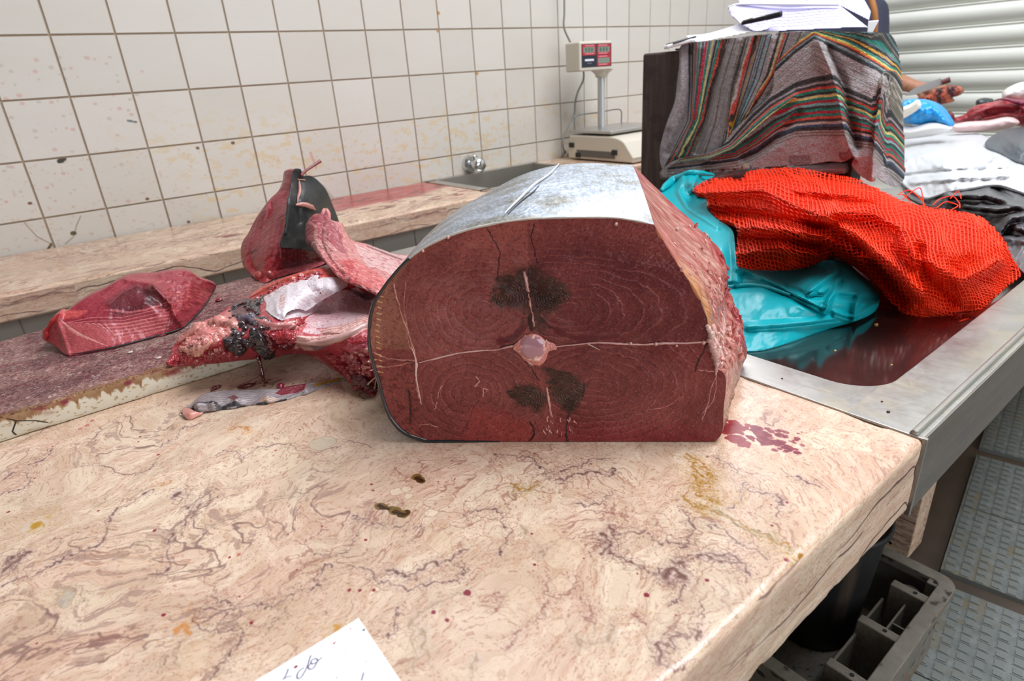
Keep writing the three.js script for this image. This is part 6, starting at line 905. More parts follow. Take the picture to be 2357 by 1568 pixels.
// ------------------------------------------------------------------ wooden box with a striped towel over it
const BX = 1.6, BTOP = 1.295;
const c5 = crop(1450, 0, 3.409), c6 = crop(1500, 370, 2.7503), c8 = crop(2020, 0, 2.614);
{
  const zl = onX(1477, 200, BX).z, zr = onX(2028, 176, BX).z, DP = onZ(2079, 230, zr).x - BX, DB = 0.07;
  const wc = canvas(512, 512); each(wc, (x, y, o) => { const g = fbm(x / 7, y / 160, 4), n = fbm(x / 60, y / 60, 4), sp = sst(0.72, 0.78, fbm(x / 3, y / 3, 3)); o[0] = 64; o[1] = 50; o[2] = 46; mix3(o, [96, 78, 70], sst(0.4, 0.7, g) * 0.5); mix3(o, [46, 30, 30], sst(0.5, 0.7, n) * 0.6); mix3(o, [140, 124, 110], sp * 0.4); });
  const wm = std({ map: tex(wc), roughness: 0.7 });
  const zq = zr - 0.035;
  const t = group('wooden_box', 'dark brown wooden box standing on the steel table under the towel', 'box', null, v3(BX + 0.15, TOP, (zl + zr) / 2));
  part(t, 'front_panel', box(BX, BX + 0.022, TOP + 0.0005, BTOP, zl, zq, 0.008), wm); part(t, 'side_panel', box(BX + 0.022, BX + DB - 0.02, TOP + 0.0005, BTOP - 0.002, zl + 0.004, zl + 0.024), wm); part(t, 'side_panel', box(BX + 0.022, BX + DB - 0.02, TOP + 0.0005, BTOP - 0.002, zq - 0.024, zq - 0.004), wm); part(t, 'back_panel', box(BX + DB - 0.02, BX + DB, TOP + 0.0005, BTOP - 0.002, zl + 0.004, zq - 0.004), wm); part(t, 'lid', box(BX + 0.022, BX + DB, BTOP - 0.022, BTOP - 0.002, zl + 0.006, zq - 0.006), wm);
  // towel: back layer with upright stripes, folded corner laid over it with level stripes
  const base = { o: v3(BX, TOP, 1.0), n: v3(1, 0, 0) }, floor = TOP + 0.001;
  const back = sculpt({
    base, floor, map: c5, cell: 2.4, thick: 0.005, sheet: true, rough: 0.0015, roughScale: 10,
    outline: [[390, 380, -0.012], [410, 350, -0.006], [700, 310, -0.006], [1050, 270, -0.006], [1430, 250, -0.006], [1560, 330, -0.008], [1560, 700, -0.012], [1300, 1000, -0.02], [1000, 1250, -0.03], [700, 1290, -0.04], [420, 1310, -0.05], [262, 1330, -0.06], [232, 1250, -0.06], [235, 1160, -0.06], [290, 960, -0.05], [350, 800, -0.04], [370, 640, -0.03], [385, 500, -0.02]],
    ctrl: [[700, 600, -0.016], [900, 900, -0.025], [500, 900, -0.035], [1200, 600, -0.014]],
    ridges: [{ pts: [[480, 360], [470, 700], [440, 900], [300, 1200]], h: -0.012, w: 9 }, { pts: [[560, 380], [520, 700], [490, 950], [380, 1230]], h: 0.012, w: 9 }, { pts: [[740, 330], [660, 700], [600, 900], [520, 1200]], h: -0.014, w: 12 }, { pts: [[860, 320], [780, 700], [760, 1100]], h: 0.012, w: 12 }, { pts: [[1000, 300], [860, 700], [810, 1000]], h: -0.012, w: 10 }, { pts: [[1120, 300], [1050, 600], [920, 900]], h: 0.01, w: 9 }, { pts: [[400, 400], [400, 700], [310, 1000]], h: 0.008, w: 8 }],
  });
  const flap = sculpt({
    base, floor, map: c5, cell: 2.4, thick: 0.006, sheet: true, rough: 0.0015, roughScale: 10,
    outline: [[1430, 252, -0.014], [1650, 250, -0.008], [1900, 252, -0.006], [2020, 262, DP * 0.5], [2070, 300, DP * 0.8], [2125, 560, DP * 0.9], [2140, 900, DP * 0.9], [2152, 1250, DP * 0.85], [2148, 1400, DP * 0.75], [2100, 1465, DP * 0.4], [2000, 1440, -0.02], [1935, 1380, -0.045], [1930, 1260, -0.045], [1915, 1425, -0.055], [1830, 1395, -0.06], [1740, 1300, -0.062], [1765, 1225, -0.065], [1680, 1270, -0.065], [1560, 1268, -0.064], [1420, 1290, -0.064], [1200, 1305, -0.064], [960, 1320, -0.066], [700, 1330, -0.068], [480, 1350, -0.07], [330, 1385, -0.07], [262, 1392, -0.07], [240, 1350, -0.068], [300, 1290, -0.07], [450, 1225, -0.066], [620, 1205, -0.06], [720, 1140, -0.055], [830, 1010, -0.05], [960, 885, -0.044], [1105, 740, -0.036], [1150, 500, -0.026], [1280, 370, -0.02]],
    ctrl: [[1500, 500, -0.034], [1600, 800, -0.05], [1650, 1100, -0.062], [1300, 900, -0.052], [1200, 1150, -0.064], [1990, 640, -0.02], [1960, 800, -0.028], [1930, 1000, -0.036], [1910, 1200, -0.046], [1800, 600, -0.03], [2060, 1100, DP * 0.35], [2070, 700, DP * 0.4]],
    ridges: [{ pts: [[1480, 330], [1580, 560], [1640, 800], [1680, 1050], [1750, 1230]], h: 0.026, w: 11 }, { pts: [[1560, 400], [1680, 650], [1720, 900], [1780, 1150]], h: -0.016, w: 12 }, { pts: [[2000, 590], [1970, 760], [1930, 1000], [1900, 1400]], h: 0.022, w: 9 }, { pts: [[2030, 640], [2000, 900], [1980, 1300]], h: -0.014, w: 9 }, { pts: [[1280, 760], [1050, 950], [830, 1150], [600, 1260]], h: 0.014, w: 11 }, { pts: [[1330, 900], [1150, 1100], [900, 1250]], h: -0.012, w: 12 }],
  });
  const G = ['rgb(46,42,44)', 'rgb(128,118,118)'], K = { k: 'rgb(34,34,34)', g: 'rgb(146,138,138)', r: 'rgb(196,62,46)', t: 'rgb(16,120,100)', y: 'rgb(214,200,120)', m: 'rgb(168,28,48)', b: 'rgb(110,170,166)', o: 'rgb(206,148,40)', n: 'rgb(38,58,84)', d: 'rgb(96,92,78)', w: 'rgb(176,168,158)', s: 'rgb(76,110,110)' };
  void G;
  // stripes between two guide curves
  const band = (p, A, B, seq, w) => { const n = [...seq].length, m = Math.max(A.length, B.length); const pt = (P, u) => { const k = u * (P.length - 1), i = Math.min(Math.floor(k), P.length - 2), f = k - i; return [lerp(P[i][0], P[i + 1][0], f), lerp(P[i][1], P[i + 1][1], f)]; };
    [...seq].forEach((ch, i) => { const q = []; for (let j = 0; j <= m * 8; j++) { const u = j / (m * 8), a = pt(A, u), b = pt(B, u), f = (i + 0.5) / n; q.push([lerp(a[0], b[0], f), lerp(a[1], b[1], f)]); } p.line(q, K[ch], w, 0.85); }); };
  const fibre = (c, w0) => each(c, (x, y, o) => { const f = fbm(x / 2.1, y / 2.1, 2) - 0.5, n = fbm(x / 4.5 + 9, y / 4.5, 3) - 0.5; o[0] += f * 62 + n * 60; o[1] += f * 60 + n * 58; o[2] += f * 62 + n * 60; void w0; });
  const gw = 1024;
  const pb = painter(back, gw, 800, 'rgb(150,142,144)');
  { const L = [[480, 350], [480, 700], [470, 950], [280, 1310]], M1 = [[770, 310], [650, 700], [590, 950], [420, 1320]], M2 = [[900, 300], [790, 700], [760, 1000], [700, 1320]], M3 = [[1160, 270], [1070, 600], [900, 900], [800, 1100]], R0 = [[390, 360], [370, 700], [300, 950], [232, 1310]], E = [[1450, 250], [1300, 500], [1150, 700], [900, 1000]];
    band(pb, R0, L, 'ggggk', 10); band(pb, L, M1, 'krtkmtyktrk', 12); band(pb, M1, M2, 'dgggdggggd', 12); for (let i = 0; i < 4; i++) band(pb, M1.map((q) => [q[0] + i * 30 + 20, q[1]]), M1.map((q) => [q[0] + i * 30 + 24, q[1]]), 'd', 3); band(pb, M2, M3, 'kdwrkoksnbkgg', 9); band(pb, M3, E, 'kyrkgggdgggg', 10); }
  fibre(pb.c);
  const pf = painter(flap, 1280, 900, 'rgb(152,144,144)');
  { const T0 = [[1150, 500], [1280, 360], [1430, 235], [1650, 235], [1900, 240], [2060, 300], [2110, 420]], T1 = [[1130, 640], [1250, 470], [1450, 320], [1680, 440], [1920, 570], [2060, 660], [2140, 760]];
    const TA = [[1150, 470], [1290, 350], [1440, 250], [1700, 330], [1950, 470], [2130, 620]], TB = [[1140, 560], [1290, 420], [1450, 300], [1700, 440], [1950, 560], [2140, 700]]; band(pf, T0, TA, 'kskdktskokt', 13); band(pf, TA, TB, 'yorkgskk', 11); void T1;
    // many coloured band across the middle
    const A = [[420, 1240], [620, 1200], [780, 1110], [960, 900], [1100, 770], [1300, 650], [1480, 600], [1600, 590], [1660, 680], [1800, 740], [1950, 800], [2000, 880], [2145, 1010]], B = [[300, 1330], [640, 1290], [850, 1260], [1000, 1200], [1150, 1090], [1300, 1030], [1480, 1020], [1690, 1020], [1740, 1100], [1900, 1120], [1920, 1190], [1980, 1290], [2150, 1420]];
    for (let i = 0; i < 9; i++) band(pf, TB.map((q) => [q[0], q[1] + 30 + i * 26]), TB.map((q) => [q[0], q[1] + 34 + i * 26]), i % 3 ? 'd' : 'w', 2.4);
    band(pf, A, B, 'kkgkrtkytmbktmtrkwnk', 17); band(pf, B, B.map((q) => [q[0] - 10, q[1] + 60]), 'gdgdg', 6); }
  p2(pf);
  function p2(p) { p.soft([[1640, 1200], [1740, 1180], [1750, 1240], [1660, 1250]], 'rgb(90,30,40)', 0.5, 5, 8); p.soft([[1250, 1230], [1400, 1220], [1420, 1280], [1260, 1290]], 'rgb(92,50,52)', 0.4, 5, 8); }
  fibre(pf.c);
  const fb = tex(grey(512, 512, (x, y) => 0.5 * fbm(x / 3, y / 3, 2) + 0.5 * fbm(x / 6, y / 6, 3)), false, true); fb.repeat.set(2, 2);
  const cloth = (c) => phys({ map: tex(c), roughness: 0.95, sheen: 0.4, sheenRoughness: 0.6, bumpMap: fb, bumpScale: 0.004 });
  const tw = group('striped_towel', 'grey towel with coloured stripes draped over the wooden box', 'towel', null, v3(BX, TOP, 1.05));
  part(tw, 'back_layer', back.geo, cloth(pb.c)); part(tw, 'folded_corner', flap.geo, cloth(pf.c)); part(tw, 'top_layer', box(BX + 0.004, BX + DB, BTOP + 0.0005, BTOP + 0.006, zl + 0.12, zr - 0.07, 0.002), cloth(pb.c));
  // the towel's crumpled hem on the table, behind the bags
  part(tw, 'hem', limb([[250, 1380], [360, 1360], [520, 1370], [700, 1372], [900, 1352], [1200, 1336], [1500, 1322], [1700, 1318]].map((q) => onX(...c5(q), BX - 0.05)), [0.012, 0.02, 0.022, 0.022, 0.02, 0.018, 0.012], 90, 12, 0.5), cloth(pb.c));
}
{ // papers, pad, pen, card on top of the box
  const white = std({ color: lin(0.84, 0.84, 0.86), roughness: 0.7 }), lilac = (() => { const c = canvas(512, 256), g = c.getContext('2d'); g.fillStyle = 'rgb(196,192,232)'; g.fillRect(0, 0, 512, 256); g.strokeStyle = 'rgb(70,66,110)'; g.lineWidth = 2.4; const R = rng(4); for (let k = 0; k < 6; k++) { g.globalAlpha = 0.75; g.beginPath(); for (let i = 0; i < 46; i++) { const x = 110 + i * 7 + k * 4, y = 70 + k * 26 + Math.sin(i * 1.9 + k) * 5 * R() + R() * 4; i ? g.lineTo(x, y) : g.moveTo(x, y); } g.stroke(); } g.globalAlpha = 1; return std({ map: tex(c), roughness: 0.7 }); })();
  const plane = { o: v3(BX + 0.05, TOP, 1.0), n: v3(1, 0, 0) };
  const sh = (o) => sculpt({ base: plane, floor: BTOP + 0.002, map: c5, cell: 3, thick: 0.0012, sheet: true, sharp: true, ...o });
  const nb = group('open_folder', 'open white card folder with handwriting lying on the towel', 'folder', null, v3(BX + 0.1, BTOP + 0.006, 1.1));
  part(nb, 'inner_leaf', sh({ outline: [[790, 120, 0.02], [770, 60, 0.03], [830, 36, 0.05], [1640, 36, 0.07], [1870, 215, 0.02], [1740, 216, -0.02], [980, 252, -0.04], [860, 180, -0.02]], ctrl: [[1300, 140, 0.02]] }).geo, lilac, 'lilac white page with blue handwriting');
  part(nb, 'cover', sh({ outline: [[820, -60, 0.12], [1700, -60, 0.14], [1840, 0, 0.13], [1890, 90, 0.1], [1875, 160, 0.06], [1640, 40, 0.075], [1080, 34, 0.06], [860, 30, 0.06]] }).geo, lilac);
  part(nb, 'spine', limb([[770, 58], [830, 38], [1200, 36], [1640, 38]].map((q) => onX(...c5(q), BX + 0.1)), [0.003, 0.004, 0.004, 0.003], 20, 8), white);
  const paper = sh({ sharp: false, outline: [[440, 285, -0.03], [600, 265, 0.0], [760, 220, 0.02], [860, 185, 0.02], [980, 185, 0.0], [1060, 195, -0.01], [1090, 158, 0.0], [1108, 180, -0.01], [1090, 222, -0.03], [900, 262, -0.04], [700, 300, -0.05], [540, 332, -0.05], [480, 310, -0.04]], rough: 0.003, roughScale: 20 });
  single('crumpled_paper', 'white crumpled sheet of paper on the box edge beside the folder', 'paper', paper.geo, white);
  const ph = group('notepad', 'thin black and white notepad sticking out over the wooden box corner', 'notepad', null, onX(...c5([370, 360]), BX - 0.02)); const a = onX(...c5([275, 372]), BX - 0.03), b = onX(...c5([480, 318]), BX + 0.02);
  const slabBetween = (p, q, w, h) => { const g = new RoundedBoxGeometry(p.distanceTo(q), h, w, 2, h * 0.4), d = q.clone().sub(p).normalize(), m = new THREE.Matrix4().makeBasis(d, v3(0, 1, 0).addScaledVector(d, -d.y).normalize(), d.clone().cross(v3(0, 1, 0)).normalize()); g.applyMatrix4(m); const c = p.clone().add(q).multiplyScalar(0.5); g.translate(c.x, c.y, c.z); return g; };
  part(ph, 'pages', slabBetween(a, b, 0.1, 0.01), white); part(ph, 'cover', slabBetween(a.clone().add(v3(0.005, 0.008, 0.012)), b.clone().add(v3(0.005, 0.008, 0)), 0.1, 0.005), std({ color: lin(0.03, 0.03, 0.035), roughness: 0.4 }));
  const pen = group('marker_pen', 'black marker pen resting on the open folder', 'pen', null, onX(...c5([1040, 140]), BX)); const p0 = onX(...c5([880, 182]), BX - 0.0), p1 = onX(...c5([1190, 108]), BX + 0.02), dk = std({ color: lin(0.015, 0.015, 0.018), roughness: 0.35 });
  part(pen, 'barrel', limb([p0, p0.clone().lerp(p1, 0.5), p1], [0.005, 0.0065, 0.0065], 12, 14), dk); part(pen, 'cap', limb([p0.clone().lerp(p1, 0.62), p1], [0.0075, 0.0075], 6, 14), dk); part(pen, 'clip', limb([p0.clone().lerp(p1, 0.05).add(v3(-0.006, 0.005, 0)), p0.clone().lerp(p1, 0.3).add(v3(-0.006, 0.006, 0))], [0.002, 0.002], 6, 8), std({ color: lin(0.6, 0.65, 0.62), metalness: 0.8, roughness: 0.3 }));
  const tg = sh({ outline: [[1870, 165, -0.02], [1955, 158, -0.02], [1900, 262, -0.03], [1860, 262, -0.03]] }); single('price_tag', 'small white paper tag at the towel edge beside the folder', 'tag', tg.geo, white);
}
// ------------------------------------------------------------------ teal plastic bag and orange net in the basin
const YB = TOP - 0.022;
{
  const bag = sculpt({
    base: { flat: YB }, floor: YB, map: c6, cell: 2.6, thick: 0.006, backEdge: 6, rough: 0.0012, roughScale: 34,
    outline: [[60, 190, 'y0.94'], [130, 120, 'y0.952'], [220, 62, 'y0.978'], [290, 66, 'y0.978'], [400, 88, 'y0.97'], [330, 140, 'y0.958'], [250, 200, 'y0.955'], [340, 240, 'y0.948'], [355, 310, 'y0.944'], [430, 380, 'y0.938'], [480, 412, 'y0.934'], [515, 450, 'y0.93'], [535, 600, 'y0.92'], [548, 668, 'y0.908'], [700, 690, 'y0.9'], [900, 690, 'y0.9'], [1090, 632, 'y0.906'], [1230, 640, 'y0.905'], [1310, 710, 'y0.895'], [1400, 790, 'y0.88'], [1440, 850, 'y0.871'], [1435, 920, 'y0.867'], [1380, 970, 'y0.865'], [1270, 1012, 'y0.8625'], [1100, 1062, 'y0.861'], [900, 1140, 'y0.86'], [700, 1200, 'y0.8595'], [610, 1207, 'y0.8595'], [500, 1225, 'y0.8595'], [440, 1150, 'y0.862'], [380, 900, 'y0.885'], [260, 700, 'y0.905'], [120, 420, 'y0.92'], [50, 260, 'y0.935']],
    ctrl: [[450, 550, 'y0.935'], [700, 800, 'y0.91'], [1000, 760, 'y0.92'], [1150, 850, 'y0.912'], [1300, 850, 'y0.902'], [800, 1000, 'y0.888'], [1100, 980, 'y0.885'], [600, 950, 'y0.893'], [250, 130, 'y0.98']],
    ridges: [{ pts: [[545, 680], [700, 730], [880, 830], [1080, 940]], h: 0.009, w: 11, tent: 1 }, { pts: [[1100, 640], [1160, 700], [1070, 770], [980, 840]], h: 0.008, w: 12, tent: 1 }, { pts: [[1180, 760], [1140, 850], [1100, 930]], h: 0.007, w: 10, tent: 1 }, { pts: [[1310, 860], [1290, 930], [1285, 990]], h: 0.007, w: 9, tent: 1 }, { pts: [[470, 800], [700, 790], [900, 860], [1080, 945]], h: -0.008, w: 14, tent: 1 }, { pts: [[520, 440], [532, 600], [540, 770]], h: 0.01, w: 12, tent: 1 }, { pts: [[610, 1050], [900, 1030], [1300, 990], [1430, 900]], h: 0.005, w: 12, tent: 1 }, { pts: [[1160, 960], [1280, 990]], h: 0.005, w: 8, tent: 1 }, { pts: [[1200, 860], [1310, 870], [1420, 880]], h: -0.006, w: 11, tent: 1 }, { pts: [[200, 70], [170, 200], [230, 300], [420, 420]], h: 0.006, w: 10, tent: 1 }, { pts: [[300, 70], [250, 190]], h: 0.006, w: 7, tent: 1 }, { pts: [[860, 800], [980, 850], [1090, 860], [1200, 770]], h: -0.006, w: 10, tent: 1 }],
  });
  const teal = phys({ color: lin(0.001, 0.36, 0.41), roughness: 0.34, clearcoat: 0.15, clearcoatRoughness: 0.2, specularIntensity: 0.45 });
  const t = group('plastic_bag', 'crumpled teal plastic bag in the steel basin behind the tuna', 'bag', null, bag.place([900, 1100]).setY(YB));
  part(t, 'film', bag.geo, teal);
  part(t, 'loop', limb([[455, 800], [600, 790], [720, 800], [880, 850]].map((q) => bag.place(q, 0.003)), [0.002, 0.004, 0.004, 0.002], 30, 8, 0.3), teal);
  part(t, 'knot', limb([[60, 190], [150, 120], [260, 80], [390, 90]].map((q) => bag.place(q, 0.004)), [0.006, 0.012, 0.011, 0.004], 30, 10, 0.4), teal);
}
{
  const net = {
    base: { flat: YB }, floor: YB, map: c6, cell: 3.2, thick: 0.01, backEdge: 12, rough: 0.004, roughScale: 30,
    outline: [[250, 190, 'y0.955'], [340, 120, 'y0.966'], [480, 105, 'y0.974'], [560, 112, 'y0.978'], [600, 72, 'y0.986'], [750, 46, 'y0.992'], [950, 46, 'y0.998'], [1100, 76, 'y0.996'], [1300, 112, 'y0.986'], [1450, 182, 'y0.972'], [1600, 252, 'y0.956'], [1750, 292, 'y0.955'], [1900, 312, 'y0.955'], [2050, 342, 'y0.952'], [2150, 402, 'y0.944'], [2220, 482, 'y0.932'], [2280, 582, 'y0.912'], [2320, 682, 'y0.888'], [2335, 732, 'y0.879'], [2250, 800, 'y0.874'], [2160, 885, 'y0.868'], [2090, 948, 'y0.864'], [1980, 972, 'y0.861'], [1800, 987, 'y0.8595'], [1680, 986, 'y0.8595'], [1600, 970, 'y0.8595'], [1560, 940, 'y0.861'], [1480, 860, 'y0.867'], [1420, 780, 'y0.878'], [1330, 700, 'y0.892'], [1240, 640, 'y0.906'], [1130, 600, 'y0.915'], [1090, 638, 'y0.909'], [900, 692, 'y0.905'], [700, 694, 'y0.905'], [545, 672, 'y0.91'], [532, 420, 'y0.938'], [430, 380, 'y0.942'], [352, 300, 'y0.948'], [342, 232, 'y0.952']],
    ctrl: [[800, 250, 'y1.004'], [1200, 280, 'y1.004'], [1600, 450, 'y0.978'], [1900, 480, 'y0.972'], [2100, 620, 'y0.945'], [1900, 780, 'y0.918'], [1700, 820, 'y0.91'], [1000, 480, 'y0.968'], [700, 520, 'y0.955'], [1420, 600, 'y0.948'], [900, 600, 'y0.938']],
    ridges: [{ pts: [[300, 200], [700, 180], [1000, 330], [1300, 470], [1500, 640], [1700, 830]], h: 0.028, w: 17 }, { pts: [[560, 420], [800, 430], [1100, 490], [1350, 620]], h: 0.024, w: 14 }, { pts: [[540, 590], [800, 560], [1050, 590]], h: 0.014, w: 11 }, { pts: [[1050, 330], [1400, 330], [1600, 430], [1650, 620]], h: 0.022, w: 15 }, { pts: [[1750, 640], [1950, 760], [2100, 700], [2200, 640]], h: 0.014, w: 15 }, { pts: [[350, 330], [600, 340], [900, 390], [1150, 420]], h: -0.022, w: 14 }, { pts: [[620, 110], [900, 180], [1100, 200], [1400, 240]], h: 0.014, w: 13 }, { pts: [[560, 500], [800, 500], [1050, 540]], h: -0.014, w: 10 }, { pts: [[1300, 560], [1500, 760], [1600, 900]], h: -0.014, w: 14 }, { pts: [[1700, 560], [1750, 750], [1900, 900]], h: -0.012, w: 16 }],
  };
  const sc = sculpt(net);
  const red = phys({ color: lin(0.88, 0.038, 0.003), roughness: 0.55, specularIntensity: 0.45 });
  const t = group('net_sack', 'orange red mesh sack heaped in the steel basin', 'sack', null, sc.place([1700, 960]).setY(YB));
  // strands: two families of thin threads following the folds
  const warp = (u, v) => [1290 + u + (fbm(u / 260 + 9, v / 260, 3) - 0.5) * 130 + v * 0.25, 520 + v + (fbm(u / 260 + 40, v / 260 + 7, 3) - 0.5) * 150 + u * 0.3 - 60 * Math.sin(u / 420)];
  const strands = (pitchU, pitchV, lift, rad, ou) => {
    const P = [], I = [];
    const thread = (pts, r) => {
      if (pts.length < 2) return;
      for (let i = 0; i < pts.length; i++) {
        const a = pts[Math.max(0, i - 1)], b = pts[Math.min(pts.length - 1, i + 1)], d = b.clone().sub(a).normalize(), n = v3(0, 1, 0).cross(d).normalize(), m = d.clone().cross(n), s0 = P.length / 3;
        for (let k = 0; k < 4; k++) { const t = k / 4 * 6.2832 + 0.78, q = pts[i].clone().addScaledVector(n, Math.cos(t) * r).addScaledVector(m, Math.sin(t) * r * 0.7); P.push(q.x, q.y, q.z); }
        if (i) for (let k = 0; k < 4; k++) { const e = s0 + k, f = s0 + (k + 1) % 4; I.push(e - 4, f - 4, e, f - 4, f, e); }
      }
    };
    const run = (fn, n) => { let cur = []; for (let j = 0; j <= n; j++) { const q = fn(j), px = c6(q); if (inside(px[0], px[1], sc.loop)) { const p = sc.place(q, lift); p.y += 0.0006 * ((j & 1) ? 1 : -1); cur.push(p); } else { thread(cur, rad); cur = []; } } thread(cur, rad); };
    for (let u = -1150 + ou; u < 1150; u += pitchU) run((j) => warp(u, -560 + j * 13), 88);
    for (let v = -560 + ou; v < 580; v += pitchV) run((j) => warp(-1150 + j * 13, v), 178);
    const g = new THREE.BufferGeometry(); g.setAttribute('position', new THREE.Float32BufferAttribute(P, 3)); g.setIndex(I); g.computeVertexNormals(); return g;
  };
  part(t, 'mesh_layer', strands(23, 21, -0.002, 0.0013, 0), red, 'bright orange outer netting'); part(t, 'mesh_layer', strands(25, 23, 0.009, 0.0013, 11), red, 'second layer of netting beneath');
  const inner = sculpt({ ...net, outline: net.outline.map((q) => [1290 + (q[0] - 1290) * 0.985, 520 + (q[1] - 520) * 0.97, 'y' + Math.max(0.8588, +q[2].slice(1) - 0.022).toFixed(4)]), ctrl: net.ctrl.map((q) => [q[0], q[1], 'y' + (+q[2].slice(1) - 0.03).toFixed(4)]) });
  part(t, 'inner_fold', inner.geo, red, 'dense crumpled netting inside');
  const loops = [[[1590, 245], [1650, 195], [1705, 180], [1715, 230], [1720, 290]], [[1570, 205], [1640, 190], [1700, 240], [1735, 295]], [[1780, 280], [1830, 240], [1900, 225], [1945, 265], [1950, 300]], [[1800, 300], [1870, 260], [1935, 280], [1900, 310]], [[1890, 240], [1935, 195], [1960, 240]], [[1640, 260], [1600, 220], [1560, 215]]];
  loops.forEach((l, i) => part(t, 'loose_thread', limb(l.map((q, k) => onY(...c6(q), 0.965 + 0.012 * Math.sin(k * 1.4 + i))), [0.0011, 0.0011, 0.0011], 40, 6), red));
  const bit = limb([[1945, 1020], [1985, 1005], [2005, 1000]].map((q) => onY(...c6(q), YB + 0.002)), [0.001, 0.0018, 0.001], 14, 6, 0.3); single('net_shred', 'small torn shred of orange netting in the basin', 'scrap', bit, red);
}
// ------------------------------------------------------------------ goods on the far end of the steel table
{
  const flatS = (o) => sculpt({ base: { flat: TOP }, floor: TOP + 0.0005, map: c8, cell: 3, thick: 0.012, backEdge: 12, ...o });
  const upS = (x, o) => sculpt({ base: { o: v3(x, TOP, 1.2), n: v3(1, 0, 0) }, floor: TOP + 0.001, map: c8, cell: 2.4, thick: 0.05, backEdge: 20, ...o });
  const film = (c, r = 0.3) => phys({ color: c, roughness: r, clearcoat: 0.3, clearcoatRoughness: 0.25 });
  const dk = flatS({
    outline: [[150, 1080, 'y0.884'], [230, 1150, 'y0.884'], [300, 1185, 'y0.9'], [420, 1150, 'y0.925'], [560, 1130, 'y0.93'], [720, 1112, 'y0.935'], [900, 1160, 'y0.93'], [1100, 1230, 'y0.92'], [1150, 1500, 'y0.885'], [1000, 1660, 'y0.884'], [880, 1640, 'y0.884'], [740, 1450, 'y0.886'], [660, 1330, 'y0.89'], [520, 1275, 'y0.89'], [320, 1240, 'y0.885'], [180, 1180, 'y0.883']], ctrl: [[600, 1200, 'y0.93'], [800, 1300, 'y0.925'], [950, 1350, 'y0.925'], [900, 1500, 'y0.9']], rough: 0.006, roughScale: 26,
    ridges: [{ pts: [[420, 1180], [650, 1170], [850, 1230], [1000, 1290]], h: 0.01, w: 12, tent: 1 }, { pts: [[520, 1240], [720, 1260], [860, 1240]], h: 0.009, w: 10, tent: 1 }, { pts: [[740, 1390], [800, 1310], [950, 1290]], h: 0.01, w: 10, tent: 1 }, { pts: [[780, 1400], [900, 1420], [1000, 1400]], h: -0.012, w: 12, tent: 1 }, { pts: [[700, 1130], [800, 1200], [900, 1240]], h: -0.008, w: 10, tent: 1 }] });
  single('black_bag', 'crumpled dark grey plastic bag beside the net sack', 'bag', dk.geo, film(lin(0.09, 0.092, 0.096), 0.42));
  const ws = flatS({
    outline: [[80, 1000, 'y0.9'], [120, 900, 'y0.91'], [170, 830, 'y0.925'], [300, 800, 'y0.93'], [450, 780, 'y0.93'], [640, 815, 'y0.94'], [760, 900, 'y0.945'], [900, 975, 'y0.95'], [1100, 1040, 'y0.95'], [1150, 1220, 'y0.94'], [900, 1165, 'y0.94'], [720, 1112, 'y0.942'], [560, 1130, 'y0.938'], [420, 1155, 'y0.925'], [290, 1190, 'y0.9'], [210, 1150, 'y0.895'], [140, 1090, 'y0.892']], ctrl: [[400, 950, 'y0.95'], [600, 950, 'y0.955'], [500, 1060, 'y0.952'], [750, 1030, 'y0.955']], rough: 0.004, roughScale: 24,
    ridges: [{ pts: [[160, 1060], [300, 1040], [600, 1020], [880, 1020]], h: -0.007, w: 7, tent: 1 }, { pts: [[180, 960], [350, 910], [500, 880]], h: 0.006, w: 9, tent: 1 }, { pts: [[350, 1000], [550, 960], [700, 960]], h: 0.006, w: 9, tent: 1 }, { pts: [[600, 1020], [680, 960]], h: 0.006, w: 7, tent: 1 }, { pts: [[200, 1100], [500, 1070], [800, 1060]], h: 0.006, w: 8, tent: 1 }] });
  single('white_sheet', 'crumpled white plastic sheet spread behind the black bag', 'plastic sheet', ws.geo, film(lin(0.6, 0.62, 0.63), 0.36));
  const dg = flatS({ outline: [[645, 870, 'y0.955'], [700, 810, 'y0.965'], [860, 765, 'y0.97'], [1100, 740, 'y0.97'], [1150, 1000, 'y0.955'], [1000, 1010, 'y0.957'], [880, 980, 'y0.957'], [760, 925, 'y0.957']], ctrl: [[850, 870, 'y0.985'], [1000, 880, 'y0.985']], rough: 0.004, roughScale: 20 });
  single('grey_bag', 'dark blue grey bag lying on the white sheet', 'bag', dg.geo, film(lin(0.06, 0.075, 0.085), 0.5));
  // blue and white bag
  const t = group('blue_bag', 'bright blue plastic bag with white patch beside the towel', 'bag', null, onX(...c8([280, 800]), 2.62));
  const bb = upS(2.62, { bulge: 0.05, edge: 26, rough: 0.014, roughScale: 16, outline: [[120, 640], [165, 603], [260, 596], [350, 626], [410, 690], [442, 765], [330, 742], [220, 756], [130, 720]], D: 0.0, thick: 0.08 }); part(t, 'blue_film', bb.geo, film(lin(0.005, 0.3, 0.72), 0.3), 'bright blue film');
  const wb = upS(2.6, { bulge: 0.04, edge: 18, outline: [[110, 760], [200, 762], [330, 735], [400, 745], [442, 775], [380, 806], [280, 825], [110, 830]], D: 0.0, thick: 0.06 }); part(t, 'white_film', wb.geo, film(lin(0.78, 0.78, 0.76), 0.35), 'white film below');
  const wp = upS(2.56, { bulge: 0.02, edge: 8, outline: [[120, 660], [190, 630], [245, 600], [258, 640], [200, 690], [120, 720]], D: 0.0, thick: 0.03 }); part(t, 'white_patch', wp.geo, film(lin(0.8, 0.76, 0.66), 0.4), 'cream white patch');
